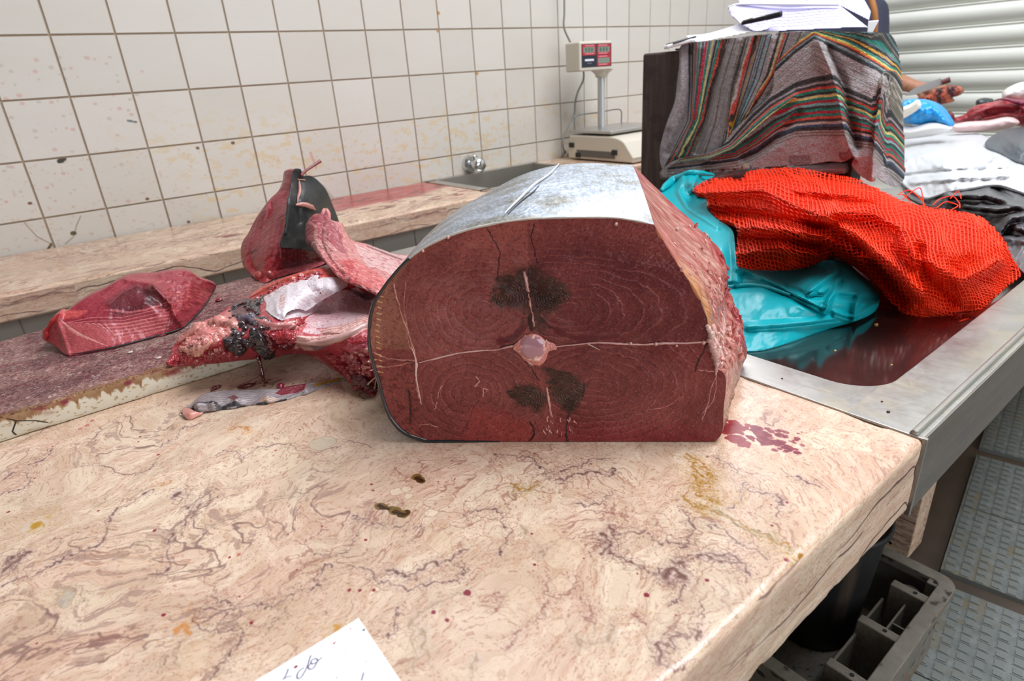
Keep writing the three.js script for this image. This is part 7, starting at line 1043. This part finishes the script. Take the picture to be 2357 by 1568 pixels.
  const meatM = (k) => { const c = canvas(256, 256); c.getContext('2d').fillStyle = ['rgb(172,52,62)', 'rgb(190,78,84)', 'rgb(140,34,40)'][k]; c.getContext('2d').fillRect(0, 0, 256, 256); blotch(c, [[[224, 140, 130], 22, 0.5, 0.72, 0.7], [[104, 16, 28], 20, 0.55, 0.72, 0.7]], 20); return flesh(c, 0.004); };
  const m1 = upS(3.02, { bulge: 0.05, edge: 16, rough: 0.012, roughScale: 12, D: 0, ridges: [{ pts: [[560, 690], [700, 640], [850, 640]], h: 0.03, w: 5 }, { pts: [[640, 720], [760, 690], [900, 700]], h: 0.03, w: 5 }], outline: [[450, 716], [520, 690], [570, 645], [640, 622], [720, 610], [800, 600], [900, 628], [1100, 650], [1100, 760], [860, 762], [760, 742], [600, 738], [470, 742]] });
  single('meat_heap', 'heap of red fish trimmings on the far end of the table', 'meat', m1.geo, meatM(0));
  const m2 = upS(2.9, { bulge: 0.04, edge: 12, rough: 0.005, roughScale: 14, D: 0, outline: [[440, 760], [520, 735], [660, 725], [800, 705], [850, 740], [800, 770], [660, 790], [460, 792]] });
  single('pink_film', 'pale pink stained plastic under the red trimmings', 'plastic sheet', m2.geo, film(lin(0.72, 0.5, 0.48), 0.4));
  const m3 = upS(2.95, { bulge: 0.03, edge: 14, D: 0, rough: 0.01, roughScale: 14, outline: [[690, 610], [760, 605], [870, 640], [1000, 640], [1000, 600], [860, 600], [740, 590]] }); single('dark_trimming', 'dark purple strip of fish on top of the trimmings', 'meat', m3.geo, phys({ color: lin(0.2, 0.01, 0.05), roughness: 0.3, clearcoat: 0.5 }));
  const m4 = upS(3.1, { bulge: 0.04, edge: 14, D: 0, outline: [[590, 612], [610, 595], [650, 588], [690, 598], [680, 640], [600, 650]] }); single('black_pouch', 'small black pouch behind the red trimmings', 'pouch', m4.geo, film(lin(0.02, 0.028, 0.03), 0.4));
  const m5 = upS(3.06, { bulge: 0.07, edge: 22, D: 0, rough: 0.006, roughScale: 14, outline: [[748, 570], [760, 545], [830, 505], [900, 490], [1000, 520], [1020, 600], [860, 622], [790, 610], [752, 600]] }); single('white_bag', 'puffy translucent white bag above the red trimmings', 'bag', m5.geo, film(lin(0.76, 0.72, 0.68), 0.35));
  const m6 = upS(3.1, { bulge: 0.05, edge: 14, D: 0, outline: [[832, 385], [850, 355], [900, 330], [980, 340], [980, 420], [860, 415]] }); void m6;
  const m7 = upS(2.98, { bulge: 0.03, edge: 10, D: 0, rough: 0.006, roughScale: 10, outline: [[405, 690], [430, 670], [452, 690], [455, 725], [430, 715]] }); single('fish_scrap', 'small dark red scrap behind the blue bag', 'scrap', m7.geo, meatM(2));
}
// ------------------------------------------------------------------ worker behind the end of the table
{
  const sk = [], cl = [], S = (list, a, b, r0, r1) => list.push([a, b, r0, r1]);
  const hip = v3(3.52, 0.92, 0.4), chest = v3(3.5, 1.3, 0.42), neck = v3(3.48, 1.47, 0.42), head = v3(3.45, 1.62, 0.43), shL = v3(3.48, 1.42, 0.6), shR = v3(3.48, 1.42, 0.24);
  const elL = v3(3.36, 1.16, 0.72), elR = v3(3.4, 1.15, 0.2), wrL = onX(2112, 203, 3.2), wrR = v3(3.22, 1.1, 0.36);
  S(sk, neck, head, 0.055, 0.06); S(sk, head.clone().add(v3(-0.015, -0.03, 0)), head.clone().add(v3(0.01, 0.05, 0)), 0.075, 0.088); S(sk, head.clone().add(v3(-0.07, -0.02, 0)), head.clone().add(v3(-0.1, -0.03, 0)), 0.018, 0.012);
  for (const s of [-1, 1]) S(sk, head.clone().add(v3(0.01, -0.005, s * 0.078)), head.clone().add(v3(0.01, 0.02, s * 0.086)), 0.014, 0.016);
  S(sk, shL, elL, 0.045, 0.04); S(sk, elL, wrL, 0.04, 0.027); S(sk, shR, elR, 0.045, 0.04); S(sk, elR, wrR, 0.04, 0.027);
  S(sk, v3(3.52, 0.5, 0.31), v3(3.53, 0.08, 0.3), 0.06, 0.045); S(sk, v3(3.52, 0.5, 0.5), v3(3.53, 0.08, 0.51), 0.06, 0.045); S(sk, v3(3.53, 0.06, 0.3), v3(3.42, 0.045, 0.3), 0.045, 0.04); S(sk, v3(3.53, 0.06, 0.51), v3(3.42, 0.045, 0.51), 0.045, 0.04);
  S(sk, hip, chest, 0.12, 0.13); S(sk, hip.clone().add(v3(0, -0.04, -0.08)), v3(3.52, 0.5, 0.31), 0.09, 0.065); S(sk, hip.clone().add(v3(0, -0.04, 0.08)), v3(3.52, 0.5, 0.5), 0.09, 0.065); S(sk, chest.clone().add(v3(0, 0.06, 0)), neck, 0.12, 0.05);
  S(cl, hip.clone().add(v3(0, -0.08, -0.05)), hip.clone().add(v3(0, -0.08, 0.05)), 0.145, 0.145); S(cl, hip, chest, 0.15, 0.16); S(cl, v3(3.49, 1.36, 0.3), v3(3.49, 1.36, 0.56), 0.1, 0.1); S(cl, shL, shL.clone().lerp(elL, 0.6), 0.08, 0.07); S(cl, shR, shR.clone().lerp(elR, 0.6), 0.08, 0.07); S(cl, hip.clone().add(v3(0, -0.1, -0.08)), v3(3.52, 0.5, 0.31), 0.12, 0.09); S(cl, hip.clone().add(v3(0, -0.1, 0.08)), v3(3.52, 0.5, 0.5), 0.12, 0.09); S(cl, v3(3.52, 0.5, 0.31), v3(3.53, 0.14, 0.3), 0.09, 0.07); S(cl, v3(3.52, 0.5, 0.5), v3(3.53, 0.14, 0.51), 0.09, 0.07);
  function mesh(list, min, max, res, k) {
    const mc = new MarchingCubes(res, new THREE.MeshBasicMaterial(), false, false, 220000), sz = Math.max(max.x - min.x, max.y - min.y, max.z - min.z), cen = min.clone().add(max).multiplyScalar(0.5), h = sz / 2;
    const pre = list.map(([a, b, r0, r1]) => { const d = b.clone().sub(a); return [a.x, a.y, a.z, d.x, d.y, d.z, d.lengthSq(), r0, r1]; });
    let i = 0;
    for (let z = 0; z < res; z++) for (let y = 0; y < res; y++) for (let x = 0; x < res; x++, i++) {
      const X = cen.x + (x / (res / 2) - 1) * h, Y = cen.y + (y / (res / 2) - 1) * h, Z = cen.z + (z / (res / 2) - 1) * h; let s = 0, best = 1e9;
      if (X < min.x - 0.02 || X > max.x + 0.02 || Z < min.z - 0.02 || Z > max.z + 0.02) { mc.field[i] = -0.2; continue; }
      for (const p of pre) { const dx = X - p[0], dy = Y - p[1], dz = Z - p[2], t = clamp((dx * p[3] + dy * p[4] + dz * p[5]) / p[6]), ex = dx - p[3] * t, ey = dy - p[4] * t, ez = dz - p[5] * t, d = Math.sqrt(ex * ex + ey * ey + ez * ez) - (p[7] + (p[8] - p[7]) * t); if (d < best) best = d; if (d < 0.2) s += Math.exp(-d * k); }
      mc.field[i] = best > 0.15 ? -best : Math.log(Math.max(s, 1e-30)) / k;
    }
    mc.isolation = 0; mc.update();
    const n = mc.count, P = new Float32Array(n * 3), N = new Float32Array(n * 3); for (let j = 0; j < n; j++) { P[j * 3] = mc.positionArray[j * 3] * h + cen.x; P[j * 3 + 1] = mc.positionArray[j * 3 + 1] * h + cen.y; P[j * 3 + 2] = mc.positionArray[j * 3 + 2] * h + cen.z; N[j * 3] = mc.normalArray[j * 3]; N[j * 3 + 1] = mc.normalArray[j * 3 + 1]; N[j * 3 + 2] = mc.normalArray[j * 3 + 2]; }
    const g = new THREE.BufferGeometry(); g.setAttribute('position', new THREE.BufferAttribute(P, 3)); const m = mergeVertices(g, 1e-5); m.computeVertexNormals(); return m;
  }
  const body = mesh(sk, v3(3.0, 0.0, 0.08), v3(3.72, 1.78, 1.16), 76, 60);
  // left hand closing on the knife handle; right hand resting
  const hand = (w, dir, up, flip) => {
    const L = [], f = dir.clone().normalize(), u = up.clone().addScaledVector(f, -up.dot(f)).normalize(), r = f.clone().cross(u).normalize().multiplyScalar(flip), at = (a, b, c) => w.clone().addScaledVector(f, a).addScaledVector(u, b).addScaledVector(r, c);
    S(L, at(0, 0, 0), at(0.03, 0, 0), 0.026, 0.024); for (const c of [-0.03, -0.01, 0.01, 0.028]) S(L, at(0.02, 0, c * 0.6), at(0.085, 0.004, c), 0.016, 0.012);
    [[-0.03, 0.9], [-0.01, 1], [0.01, 0.96], [0.028, 0.8]].forEach(([c, k]) => { S(L, at(0.085, 0.004, c), at(0.085 + 0.035 * k, -0.012, c), 0.0105, 0.0098); S(L, at(0.085 + 0.035 * k, -0.012, c), at(0.085 + 0.04 * k, -0.038, c), 0.0098, 0.009); S(L, at(0.085 + 0.04 * k, -0.038, c), at(0.085 + 0.018 * k, -0.05, c), 0.009, 0.008); });
    S(L, at(0.025, -0.006, 0.022), at(0.055, -0.022, 0.045), 0.014, 0.011); S(L, at(0.055, -0.022, 0.045), at(0.085, -0.034, 0.035), 0.011, 0.009); return L;
  };
  const dL = onX(2205, 214, 3.18).sub(wrL), hl = hand(wrL, dL, v3(-0.3, 1, 0), 1), hr = hand(wrR, v3(-1, -0.15, 0.25), v3(0, 1, 0), -1);
  const bbox = (L) => { const b = new THREE.Box3(); L.forEach(([a, c, r0]) => { b.expandByPoint(a.clone().addScalar(r0 + 0.01)); b.expandByPoint(a.clone().addScalar(-r0 - 0.01)); b.expandByPoint(c.clone().addScalar(r0 + 0.01)); b.expandByPoint(c.clone().addScalar(-r0 - 0.01)); }); return b; };
  const hm = (L) => { const b = bbox(L); return mesh(L, b.min, b.max, 46, 320); };
  const skinG = mergeGeometries([body, hm(hl), hm(hr)].map((g) => { for (const k of Object.keys(g.attributes)) if (k !== 'position' && k !== 'normal') g.deleteAttribute(k); return g; }));
  const skinM = phys({ color: lin(0.36, 0.16, 0.09), roughness: 0.5 });
  const t = group('person', 'worker in navy clothing behind the table end, knife in hand', 'person', null, v3(3.5, 0, 0.42));
  part(t, 'body', skinG, skinM); part(t, 'clothes', mesh(cl, v3(3.28, 0.06, 0.06), v3(3.75, 1.55, 0.8), 64, 45), std({ color: lin(0.028, 0.03, 0.055), roughness: 0.85 }), 'dark navy shirt and trousers');
  const hair = new THREE.SphereGeometry(0.101, 24, 16, 0, 6.3, 0, 1.75); hair.rotateZ(-0.35); hair.translate(head.x + 0.012, head.y + 0.035, head.z); part(t, 'hair', hair, std({ color: lin(0.015, 0.012, 0.01), roughness: 0.8 }));
  const eye = (s) => { const g = new THREE.SphereGeometry(0.011, 12, 8); g.translate(head.x - 0.079, head.y + 0.012, head.z + s * 0.032); return g; }; part(t, 'eyes', mergeGeometries([eye(1), eye(-1)]), std({ color: lin(0.05, 0.03, 0.02), roughness: 0.2 })); part(t, 'mouth', limb([v3(head.x - 0.082, head.y - 0.06, head.z - 0.025), v3(head.x - 0.09, head.y - 0.062, head.z), v3(head.x - 0.082, head.y - 0.06, head.z + 0.025)], [0.003, 0.006, 0.003], 12, 8), std({ color: lin(0.3, 0.09, 0.07), roughness: 0.4 }));
  const strap = [onX(2000, -60, 3.33), onX(2007, 0, 3.33), onX(2013, 25, 3.33), onX(2015, 50, 3.34), onX(2014, 80, 3.36)]; part(t, 'strap', limb(strap, [0.013, 0.014, 0.013, 0.012, 0.01], 24, 10), std({ color: lin(0.4, 0.16, 0.04), roughness: 0.5 }), 'brown leather strap');
  const kn = group('knife', 'knife with a pale steel blade held over the blue bag', 'knife', null, onX(2150, 205, 3.15));
  const k0 = onX(2082, 221, 3.12), k1 = onX(2168, 190, 3.16), kd = k1.clone().sub(k0).normalize(), ku = v3(0, 1, 0).addScaledVector(kd, -kd.y).normalize();
  const bl = new THREE.Shape(), ln = k0.distanceTo(k1); bl.moveTo(0, 0); bl.quadraticCurveTo(0.03, 0.018, 0.06, 0.019); bl.lineTo(ln, 0.019); bl.lineTo(ln, -0.012); bl.lineTo(0.03, -0.009); bl.closePath(); const bg = new THREE.ExtrudeGeometry(bl, { depth: 0.002, bevelEnabled: false }); bg.applyMatrix4(new THREE.Matrix4().makeBasis(kd, ku, kd.clone().cross(ku))); bg.translate(k0.x, k0.y, k0.z); part(kn, 'blade', bg, std({ color: lin(0.62, 0.6, 0.56), metalness: 0.7, roughness: 0.35 }), 'pale steel blade');
  part(kn, 'handle', limb([k1, k1.clone().addScaledVector(kd, 0.03)], [0.011, 0.012], 10, 12), std({ color: lin(0.12, 0.03, 0.03), roughness: 0.5 }));
  // the cut of fish under the hand
  const fs = sculpt({ base: { o: v3(3.1, TOP, 1.05), n: v3(1, 0, 0) }, map: c8, cell: 2, thick: 0.06, backEdge: 12, bulge: 0.03, edge: 12, rough: 0.012, roughScale: 9, D: 0, outline: [[240, 590], [300, 570], [350, 540], [390, 525], [440, 512], [485, 520], [508, 548], [490, 575], [440, 590], [455, 610], [400, 625], [330, 618], [280, 605]] });
  const fc = canvas(256, 160); fc.getContext('2d').fillStyle = 'rgb(150,62,40)'; fc.getContext('2d').fillRect(0, 0, 256, 160); blotch(fc, [[[216, 112, 76], 26, 0.5, 0.66, 0.9, 2], [[56, 10, 20], 24, 0.52, 0.64, 0.95, 2]], 20);
  single('fish_cut', 'orange and dark red cut of fish under the knife hand', 'meat', fs.geo, flesh(fc, 0.003));
}
// ------------------------------------------------------------------ weighing scale on the ledge, and its cable
{
  const t = group('weighing_scale', 'cream price scale with pole display on the stone ledge', 'scale', null, v3(2.1, LEDGE, 0.25));
  const cream = std({ color: lin(0.62, 0.57, 0.47), roughness: 0.45 }), dark = std({ color: lin(0.03, 0.035, 0.05), roughness: 0.35 }), steel = std({ color: lin(0.5, 0.49, 0.47), metalness: 0.85, roughness: 0.32 }), blk = std({ color: lin(0.015, 0.015, 0.015), roughness: 0.6 });
  const x0 = 1.915, x1 = 2.27, z0 = 0.09, z1 = 0.45, y0 = LEDGE + 0.012;
  const s = new THREE.Shape(); s.moveTo(z0, y0); s.lineTo(z0 - 0.004, y0 + 0.03); s.lineTo(z0 + 0.01, y0 + 0.085); s.lineTo(0.33, y0 + 0.085); s.quadraticCurveTo(0.38, y0 + 0.083, 0.405, y0 + 0.065); s.lineTo(z1, y0 + 0.012); s.lineTo(z1 - 0.004, y0); s.closePath();
  const bg = new THREE.ExtrudeGeometry(s, { depth: x1 - x0, bevelEnabled: true, bevelSize: 0.006, bevelThickness: 0.006, bevelSegments: 3 }); bg.rotateY(-Math.PI / 2); bg.translate(x1, 0, 0); part(t, 'housing', bg, cream);
  part(t, 'recess', box(x0 - 0.008, x0 - 0.004, y0 + 0.004, y0 + 0.032, z0 + 0.05, 0.36, 0.001), std({ color: lin(0.13, 0.12, 0.11), roughness: 0.6 }));
  for (const [a, b] of [[z0 + 0.005, y0 + 0.04], [0.345, y0 + 0.02], [z0 + 0.045, y0 + 0.0]]) part(t, 'bumper', box(x0 - 0.012, x0 - 0.005, b, b + 0.02, a, a + 0.028, 0.002), blk);
  for (const [a, b] of [[x0 + 0.03, z0 + 0.03], [x1 - 0.03, z0 + 0.03], [x0 + 0.03, z1 - 0.04], [x1 - 0.03, z1 - 0.04]]) { const f = new THREE.CylinderGeometry(0.014, 0.016, 0.014, 16); f.translate(a, LEDGE + 0.007, b); part(t, 'foot', f, blk); }
  part(t, 'platform', mergeGeometries([box(x0 - 0.004, x1 - 0.01, y0 + 0.1, y0 + 0.112, z0 - 0.002, 0.335, 0.004), box(x0 + 0.08, x1 - 0.1, y0 + 0.08, y0 + 0.1, z0 + 0.06, 0.28, 0.003)]), steel);
  part(t, 'rail', tube([v3(x0 + 0.012, y0 + 0.11, 0.11), v3(x0 + 0.012, y0 + 0.155, 0.11), v3(x0 + 0.02, y0 + 0.165, 0.11), v3(x0 + 0.16, y0 + 0.17, 0.108), v3(x1 - 0.05, y0 + 0.17, 0.108), v3(x1 - 0.04, y0 + 0.16, 0.108), v3(x1 - 0.04, y0 + 0.11, 0.108)], 0.0028, 80, 8), std({ color: lin(0.24, 0.23, 0.22), metalness: 0.8, roughness: 0.4 }));
  const key = box(0, 0.26, 0, 0.002, 0, 0.055); key.rotateX(0.85); key.translate(x0 + 0.05, y0 + 0.066, 0.408); part(t, 'keypad', key, std({ color: lin(0.4, 0.42, 0.44), roughness: 0.5 }));
  const dt = onZ(1337, 99, 0.2), db = onZ(1407, 153, 0.2), dx0 = dt.x - 0.008, dx1 = db.x + 0.006, dy0 = db.y - 0.012, dy1 = dt.y + 0.006;
  const disp = part(t, 'display', box(dx0, dx1, dy0, dy1, 0.115, 0.2, 0.008), cream, 'cream display head');
  const col = onZ(1384, 200, 0.15).x; part(t, 'pole', limb([v3(col, y0 + 0.08, 0.15), v3(col, dy0 + 0.005, 0.15)], [0.016, 0.016], 4, 20), std({ color: lin(0.55, 0.56, 0.55), metalness: 0.5, roughness: 0.35 })); part(t, 'neck', limb([v3(col, dy0 - 0.028, 0.152), v3(col, dy0 - 0.012, 0.152), v3(col, dy0 + 0.002, 0.152)], [0.024, 0.03, 0.05], 8, 20), cream);
  const c = canvas(512, 384), g = c.getContext('2d'); g.fillStyle = 'rgb(30,36,52)'; g.fillRect(0, 0, 512, 384); g.fillStyle = 'rgb(178,30,48)'; g.fillRect(14, 10, 226, 176); g.fillRect(262, 10, 236, 362); g.fillStyle = 'rgb(30,36,52)'; g.fillRect(262, 190, 236, 6); g.fillStyle = 'rgb(120,136,122)'; g.fillRect(34, 52, 186, 90); g.fillRect(282, 52, 196, 90); g.fillRect(282, 236, 196, 90); g.fillStyle = 'rgba(60,76,70,0.7)'; for (let i = 0; i < 3; i++) { g.fillRect(60 + i * 50, 66, 30, 60); g.fillRect(306 + i * 54, 66, 30, 60); } g.fillStyle = 'rgb(230,180,185)'; for (const y of [24, 156, 206, 342]) { g.fillRect(y > 160 ? 290 : 60, y, 150, 9); g.fillRect(290, y, 150, 9); } g.fillStyle = 'rgb(226,226,232)'; g.fillRect(56, 246, 150, 34); g.fillStyle = 'rgb(120,126,150)'; g.fillRect(96, 310, 70, 12);
  const pl = new THREE.PlaneGeometry(dx1 - dx0 - 0.016, dy1 - dy0 - 0.024); pl.translate((dx0 + dx1) / 2 + 0.002, (dy0 + dy1) / 2 + 0.002, 0.2008); part(disp, 'screen_panel', pl, std({ map: tex(c), roughness: 0.3 }), 'navy and red display panel with three windows').position.set(0, 0, 0);
  const cz = 0.06, cp = [[1292, -420], [1296, -200], [1298, -60], [1299, 30], [1298, 62], [1312, 96], [1325, 128], [1342, 160], [1343, 182], [1330, 212], [1324, 235], [1322, 265], [1307, 292], [1297, 315], [1296, 338], [1305, 352], [1322, 362]].map(([a, b], i) => (i > 14 ? onY(a, b, LEDGE + 0.006).lerp(onZ(a, b, cz), 0.4) : onZ(a, b, cz)));
  single('power_cable', 'grey power cable hanging down the tiled wall to the scale', 'cable', tube(cp, 0.0042, 160, 8), std({ color: lin(0.24, 0.25, 0.22), roughness: 0.5 }));
}
// ------------------------------------------------------------------ note on the marble
{
  const W = 512, H = 512, c = canvas(W, H), g = c.getContext('2d'); g.fillStyle = 'rgb(244,246,248)'; g.fillRect(0, 0, W, H);
  const A = onY(826, 1424, TOP), B = onY(595, 1568, TOP), D = onY(921, 1568, TOP), e1 = B.clone().sub(A).normalize(), e2 = D.clone().sub(A).normalize(), L = 0.2, M = 0.15;
  // corner A, edges along e1 (L) and e2 (M)
  const inv = (p) => { const q = p.clone().sub(A), d = e1.x * e2.z - e1.z * e2.x; return [(q.x * e2.z - q.z * e2.x) / d, (e1.x * q.z - e1.z * q.x) / d]; };
  const T = (px, py) => { const [a, b] = inv(onY(px, py, TOP)); return [a / L * W, b / M * H]; };
  const n = crop(560, 1400, 5.8925), stroke = (pts, w = 2.2) => { const P = new THREE.CatmullRomCurve3(pts.map((p) => { const q = T(...n(p)); return v3(q[0], q[1], 0); })).getPoints(60); g.strokeStyle = 'rgb(70,58,92)'; g.lineWidth = w; g.lineCap = 'round'; g.beginPath(); P.forEach((p, i) => (i ? g.lineTo(p.x, p.y) : g.moveTo(p.x, p.y))); g.stroke(); };
  stroke([[920, 660], [900, 720], [870, 820], [830, 900], [780, 970], [745, 980], [735, 940], [760, 880], [820, 835]]); stroke([[1065, 690], [1020, 735], [960, 775], [925, 770], [935, 725], [985, 705], [1010, 720], [990, 780], [950, 840], [905, 850], [885, 820], [920, 770]]); stroke([[615, 850], [595, 910], [560, 985]]); stroke([[540, 990], [600, 960], [655, 945]], 1.6); stroke([[1635, 900], [1622, 950], [1610, 1000]]);
  for (const [x, y, r, col] of [[718, 818, 3.4, 'rgb(130,10,36)'], [1236, 490, 2.4, 'rgb(170,30,50)'], [1637, 308, 2.6, 'rgb(40,36,50)'], [1458, 290, 1.6, 'rgb(190,60,70)'], [1272, 965, 2, 'rgb(190,150,120)'], [1380, 622, 1.6, 'rgb(200,160,160)'], [1665, 742, 1.4, 'rgb(120,120,130)']]) { const q = T(...n([x, y])); g.fillStyle = col; g.beginPath(); g.arc(q[0], q[1], r, 0, 7); g.fill(); }
  g.strokeStyle = 'rgb(222,216,208)'; g.lineWidth = 2; { const q = T(...n([1402, 412])); g.beginPath(); g.ellipse(q[0], q[1], 17, 30, 0.5, 0, 7); g.stroke(); }
  const P = [], U = [], I = [], N = 24; for (let j = 0; j <= N; j++) for (let i = 0; i <= N; i++) { const a = i / N, b = j / N, rr = 0.03, y = TOP + 0.0008 + 0.0012 * Math.sin(a * 3 + b * 2) ** 2, k = Math.max(0, rr - a) * Math.max(0, rr - b) * 0; const p = A.clone().addScaledVector(e1, a * L).addScaledVector(e2, b * M); P.push(p.x + k, y, p.z); U.push(a, 1 - b); }
  for (let j = 0; j < N; j++) for (let i = 0; i < N; i++) { const q = j * (N + 1) + i; I.push(q, q + 1, q + N + 1, q + 1, q + N + 2, q + N + 1); }
  const m = P.length / 3; for (let i = 0; i < m; i++) { P.push(P[i * 3], P[i * 3 + 1] - 0.0004, P[i * 3 + 2]); U.push(U[i * 2], U[i * 2 + 1]); } const nI = I.length; for (let i = 0; i < nI; i += 3) I.push(I[i] + m, I[i + 2] + m, I[i + 1] + m);
  const ge = new THREE.BufferGeometry(); ge.setAttribute('position', new THREE.Float32BufferAttribute(P, 3)); ge.setAttribute('uv', new THREE.Float32BufferAttribute(U, 2)); ge.setIndex(I); ge.computeVertexNormals();
  single('paper_note', 'white paper note with blue handwriting on the marble counter', 'paper', ge, std({ map: tex(c), roughness: 0.75 }));
}
// ------------------------------------------------------------------ grey crate under the counter with a black bucket in it
{
  const t = group('plastic_crate', 'grey ribbed plastic crate on the floor under the marble counter', 'crate', null, v3(1.06, 0, 1.7));
  const cc = canvas(256, 256); each(cc, (x, y, o) => { const n = fbm(x / 30, y / 30, 4), f = fbm(x / 3, y / 3, 2); o[0] = 100 + n * 34; o[1] = 95 + n * 32; o[2] = 86 + n * 28; mix3(o, [120, 92, 60], sst(0.6, 0.75, fbm(x / 18 + 5, y / 18, 4)) * 0.7); o[0] += (f - 0.5) * 20; o[1] += (f - 0.5) * 20; o[2] += (f - 0.5) * 20; mix3(o, [40, 32, 26], sst(0.72, 0.78, fbm(x / 7, y / 7 + 9, 3)) * 0.8); });
  const pm = std({ map: tex(cc, true, true), roughness: 0.5 });
  const x0 = 0.80, x1 = 1.285, z0 = 1.53, z1 = 1.915, yr = 0.2, w = 0.026;
  const rr = (s, a, b, c, d, r) => { s.moveTo(a + r, c); s.lineTo(b - r, c); s.absarc(b - r, c + r, r, -Math.PI / 2, 0); s.lineTo(b, d - r); s.absarc(b - r, d - r, r, 0, Math.PI / 2); s.lineTo(a + r, d); s.absarc(a + r, d - r, r, Math.PI / 2, Math.PI); s.lineTo(a, c + r); s.absarc(a + r, c + r, r, Math.PI, Math.PI * 1.5); return s; };
  const rim = rr(new THREE.Shape(), x0, x1, z0, z1, 0.035); rim.holes.push(rr(new THREE.Path(), x0 + w, x1 - w, z0 + w, z1 - w, 0.015));
  const rg = new THREE.ExtrudeGeometry(rim, { depth: 0.018, bevelEnabled: true, bevelSize: 0.002, bevelThickness: 0.002, bevelSegments: 2, curveSegments: 10 }); rg.rotateX(Math.PI / 2); rg.translate(0, yr - 0.002, 0); part(t, 'rim', rg, pm);
  const wall = rr(new THREE.Shape(), x0 + 0.012, x1 - 0.012, z0 + 0.012, z1 - 0.012, 0.028); wall.holes.push(rr(new THREE.Path(), x0 + 0.016, x1 - 0.016, z0 + 0.016, z1 - 0.016, 0.025)); const wg = new THREE.ExtrudeGeometry(wall, { depth: yr - 0.02, bevelEnabled: false, curveSegments: 10 }); wg.rotateX(Math.PI / 2); wg.translate(0, yr - 0.015, 0); part(t, 'wall', wg, pm);
  part(t, 'base', box(x0 + 0.014, x1 - 0.014, 0.004, 0.012, z0 + 0.014, z1 - 0.014), pm);
  // ribs and pockets along the aisle side
  for (const [a, len] of [[1.252, 0.022], [1.19, 0.07], [1.045, 0.075], [0.9, 0.07]]) { part(t, 'rib', box(a - 0.011, a + 0.011, 0.06, yr - 0.003, z1 - w - len, z1 - w + 0.004, 0.003), pm); const h = new THREE.CylinderGeometry(0.004, 0.004, 0.002, 12); h.translate(a, yr - 0.0025, z1 - w - len * 0.35); part(t, 'pin_hole', h, std({ color: lin(0.01, 0.01, 0.01), roughness: 0.9 })); }
  part(t, 'pocket_wall', box(1.056, 1.18, 0.02, 0.165, z1 - 0.062, z1 - 0.058), pm); part(t, 'pocket_wall', box(1.056, 1.18, 0.02, 0.15, z1 - 0.105, z1 - 0.1), pm); part(t, 'pocket_wall', box(0.91, 1.035, 0.02, 0.16, z1 - 0.1, z1 - 0.095), pm); part(t, 'pocket_wall', box(1.113, 1.117, 0.02, 0.16, z1 - 0.06, z1 - w), pm); part(t, 'boss', limb([v3(1.228, 0.05, z1 - 0.07), v3(1.228, 0.16, z1 - 0.07)], [0.024, 0.022], 6, 18), pm);
  const b = group('bucket', 'black plastic bucket standing in the grey crate', 'bucket', null, v3(1.14, 0.013, 1.685));
  const bm = (() => { const c = canvas(256, 256); each(c, (x, y, o) => { const n = fbm(x / 20, y / 40, 4); o[0] = o[1] = o[2] = 24; mix3(o, [92, 74, 58], sst(0.58, 0.8, n) * 0.7); }); return std({ map: tex(c), roughness: 0.55 }); })();
  const prof = [[0.001, 0], [0.088, 0], [0.094, 0.006], [0.118, 0.32], [0.126, 0.322], [0.126, 0.334], [0.116, 0.334], [0.09, 0.012], [0.001, 0.01]].map((p) => new THREE.Vector2(p[0], p[1])); const lg = new THREE.LatheGeometry(prof, 48); lg.translate(1.14, 0.013, 1.685); part(b, 'body', lg, bm);
  part(b, 'handle', tube([v3(1.14, 0.33, 1.557), v3(1.2, 0.3, 1.59), v3(1.275, 0.27, 1.685), v3(1.2, 0.3, 1.78), v3(1.14, 0.33, 1.813)], 0.003, 50, 8), std({ color: lin(0.3, 0.3, 0.3), metalness: 0.8, roughness: 0.4 }), 'wire handle');
}
renderer.render(scene, camera);
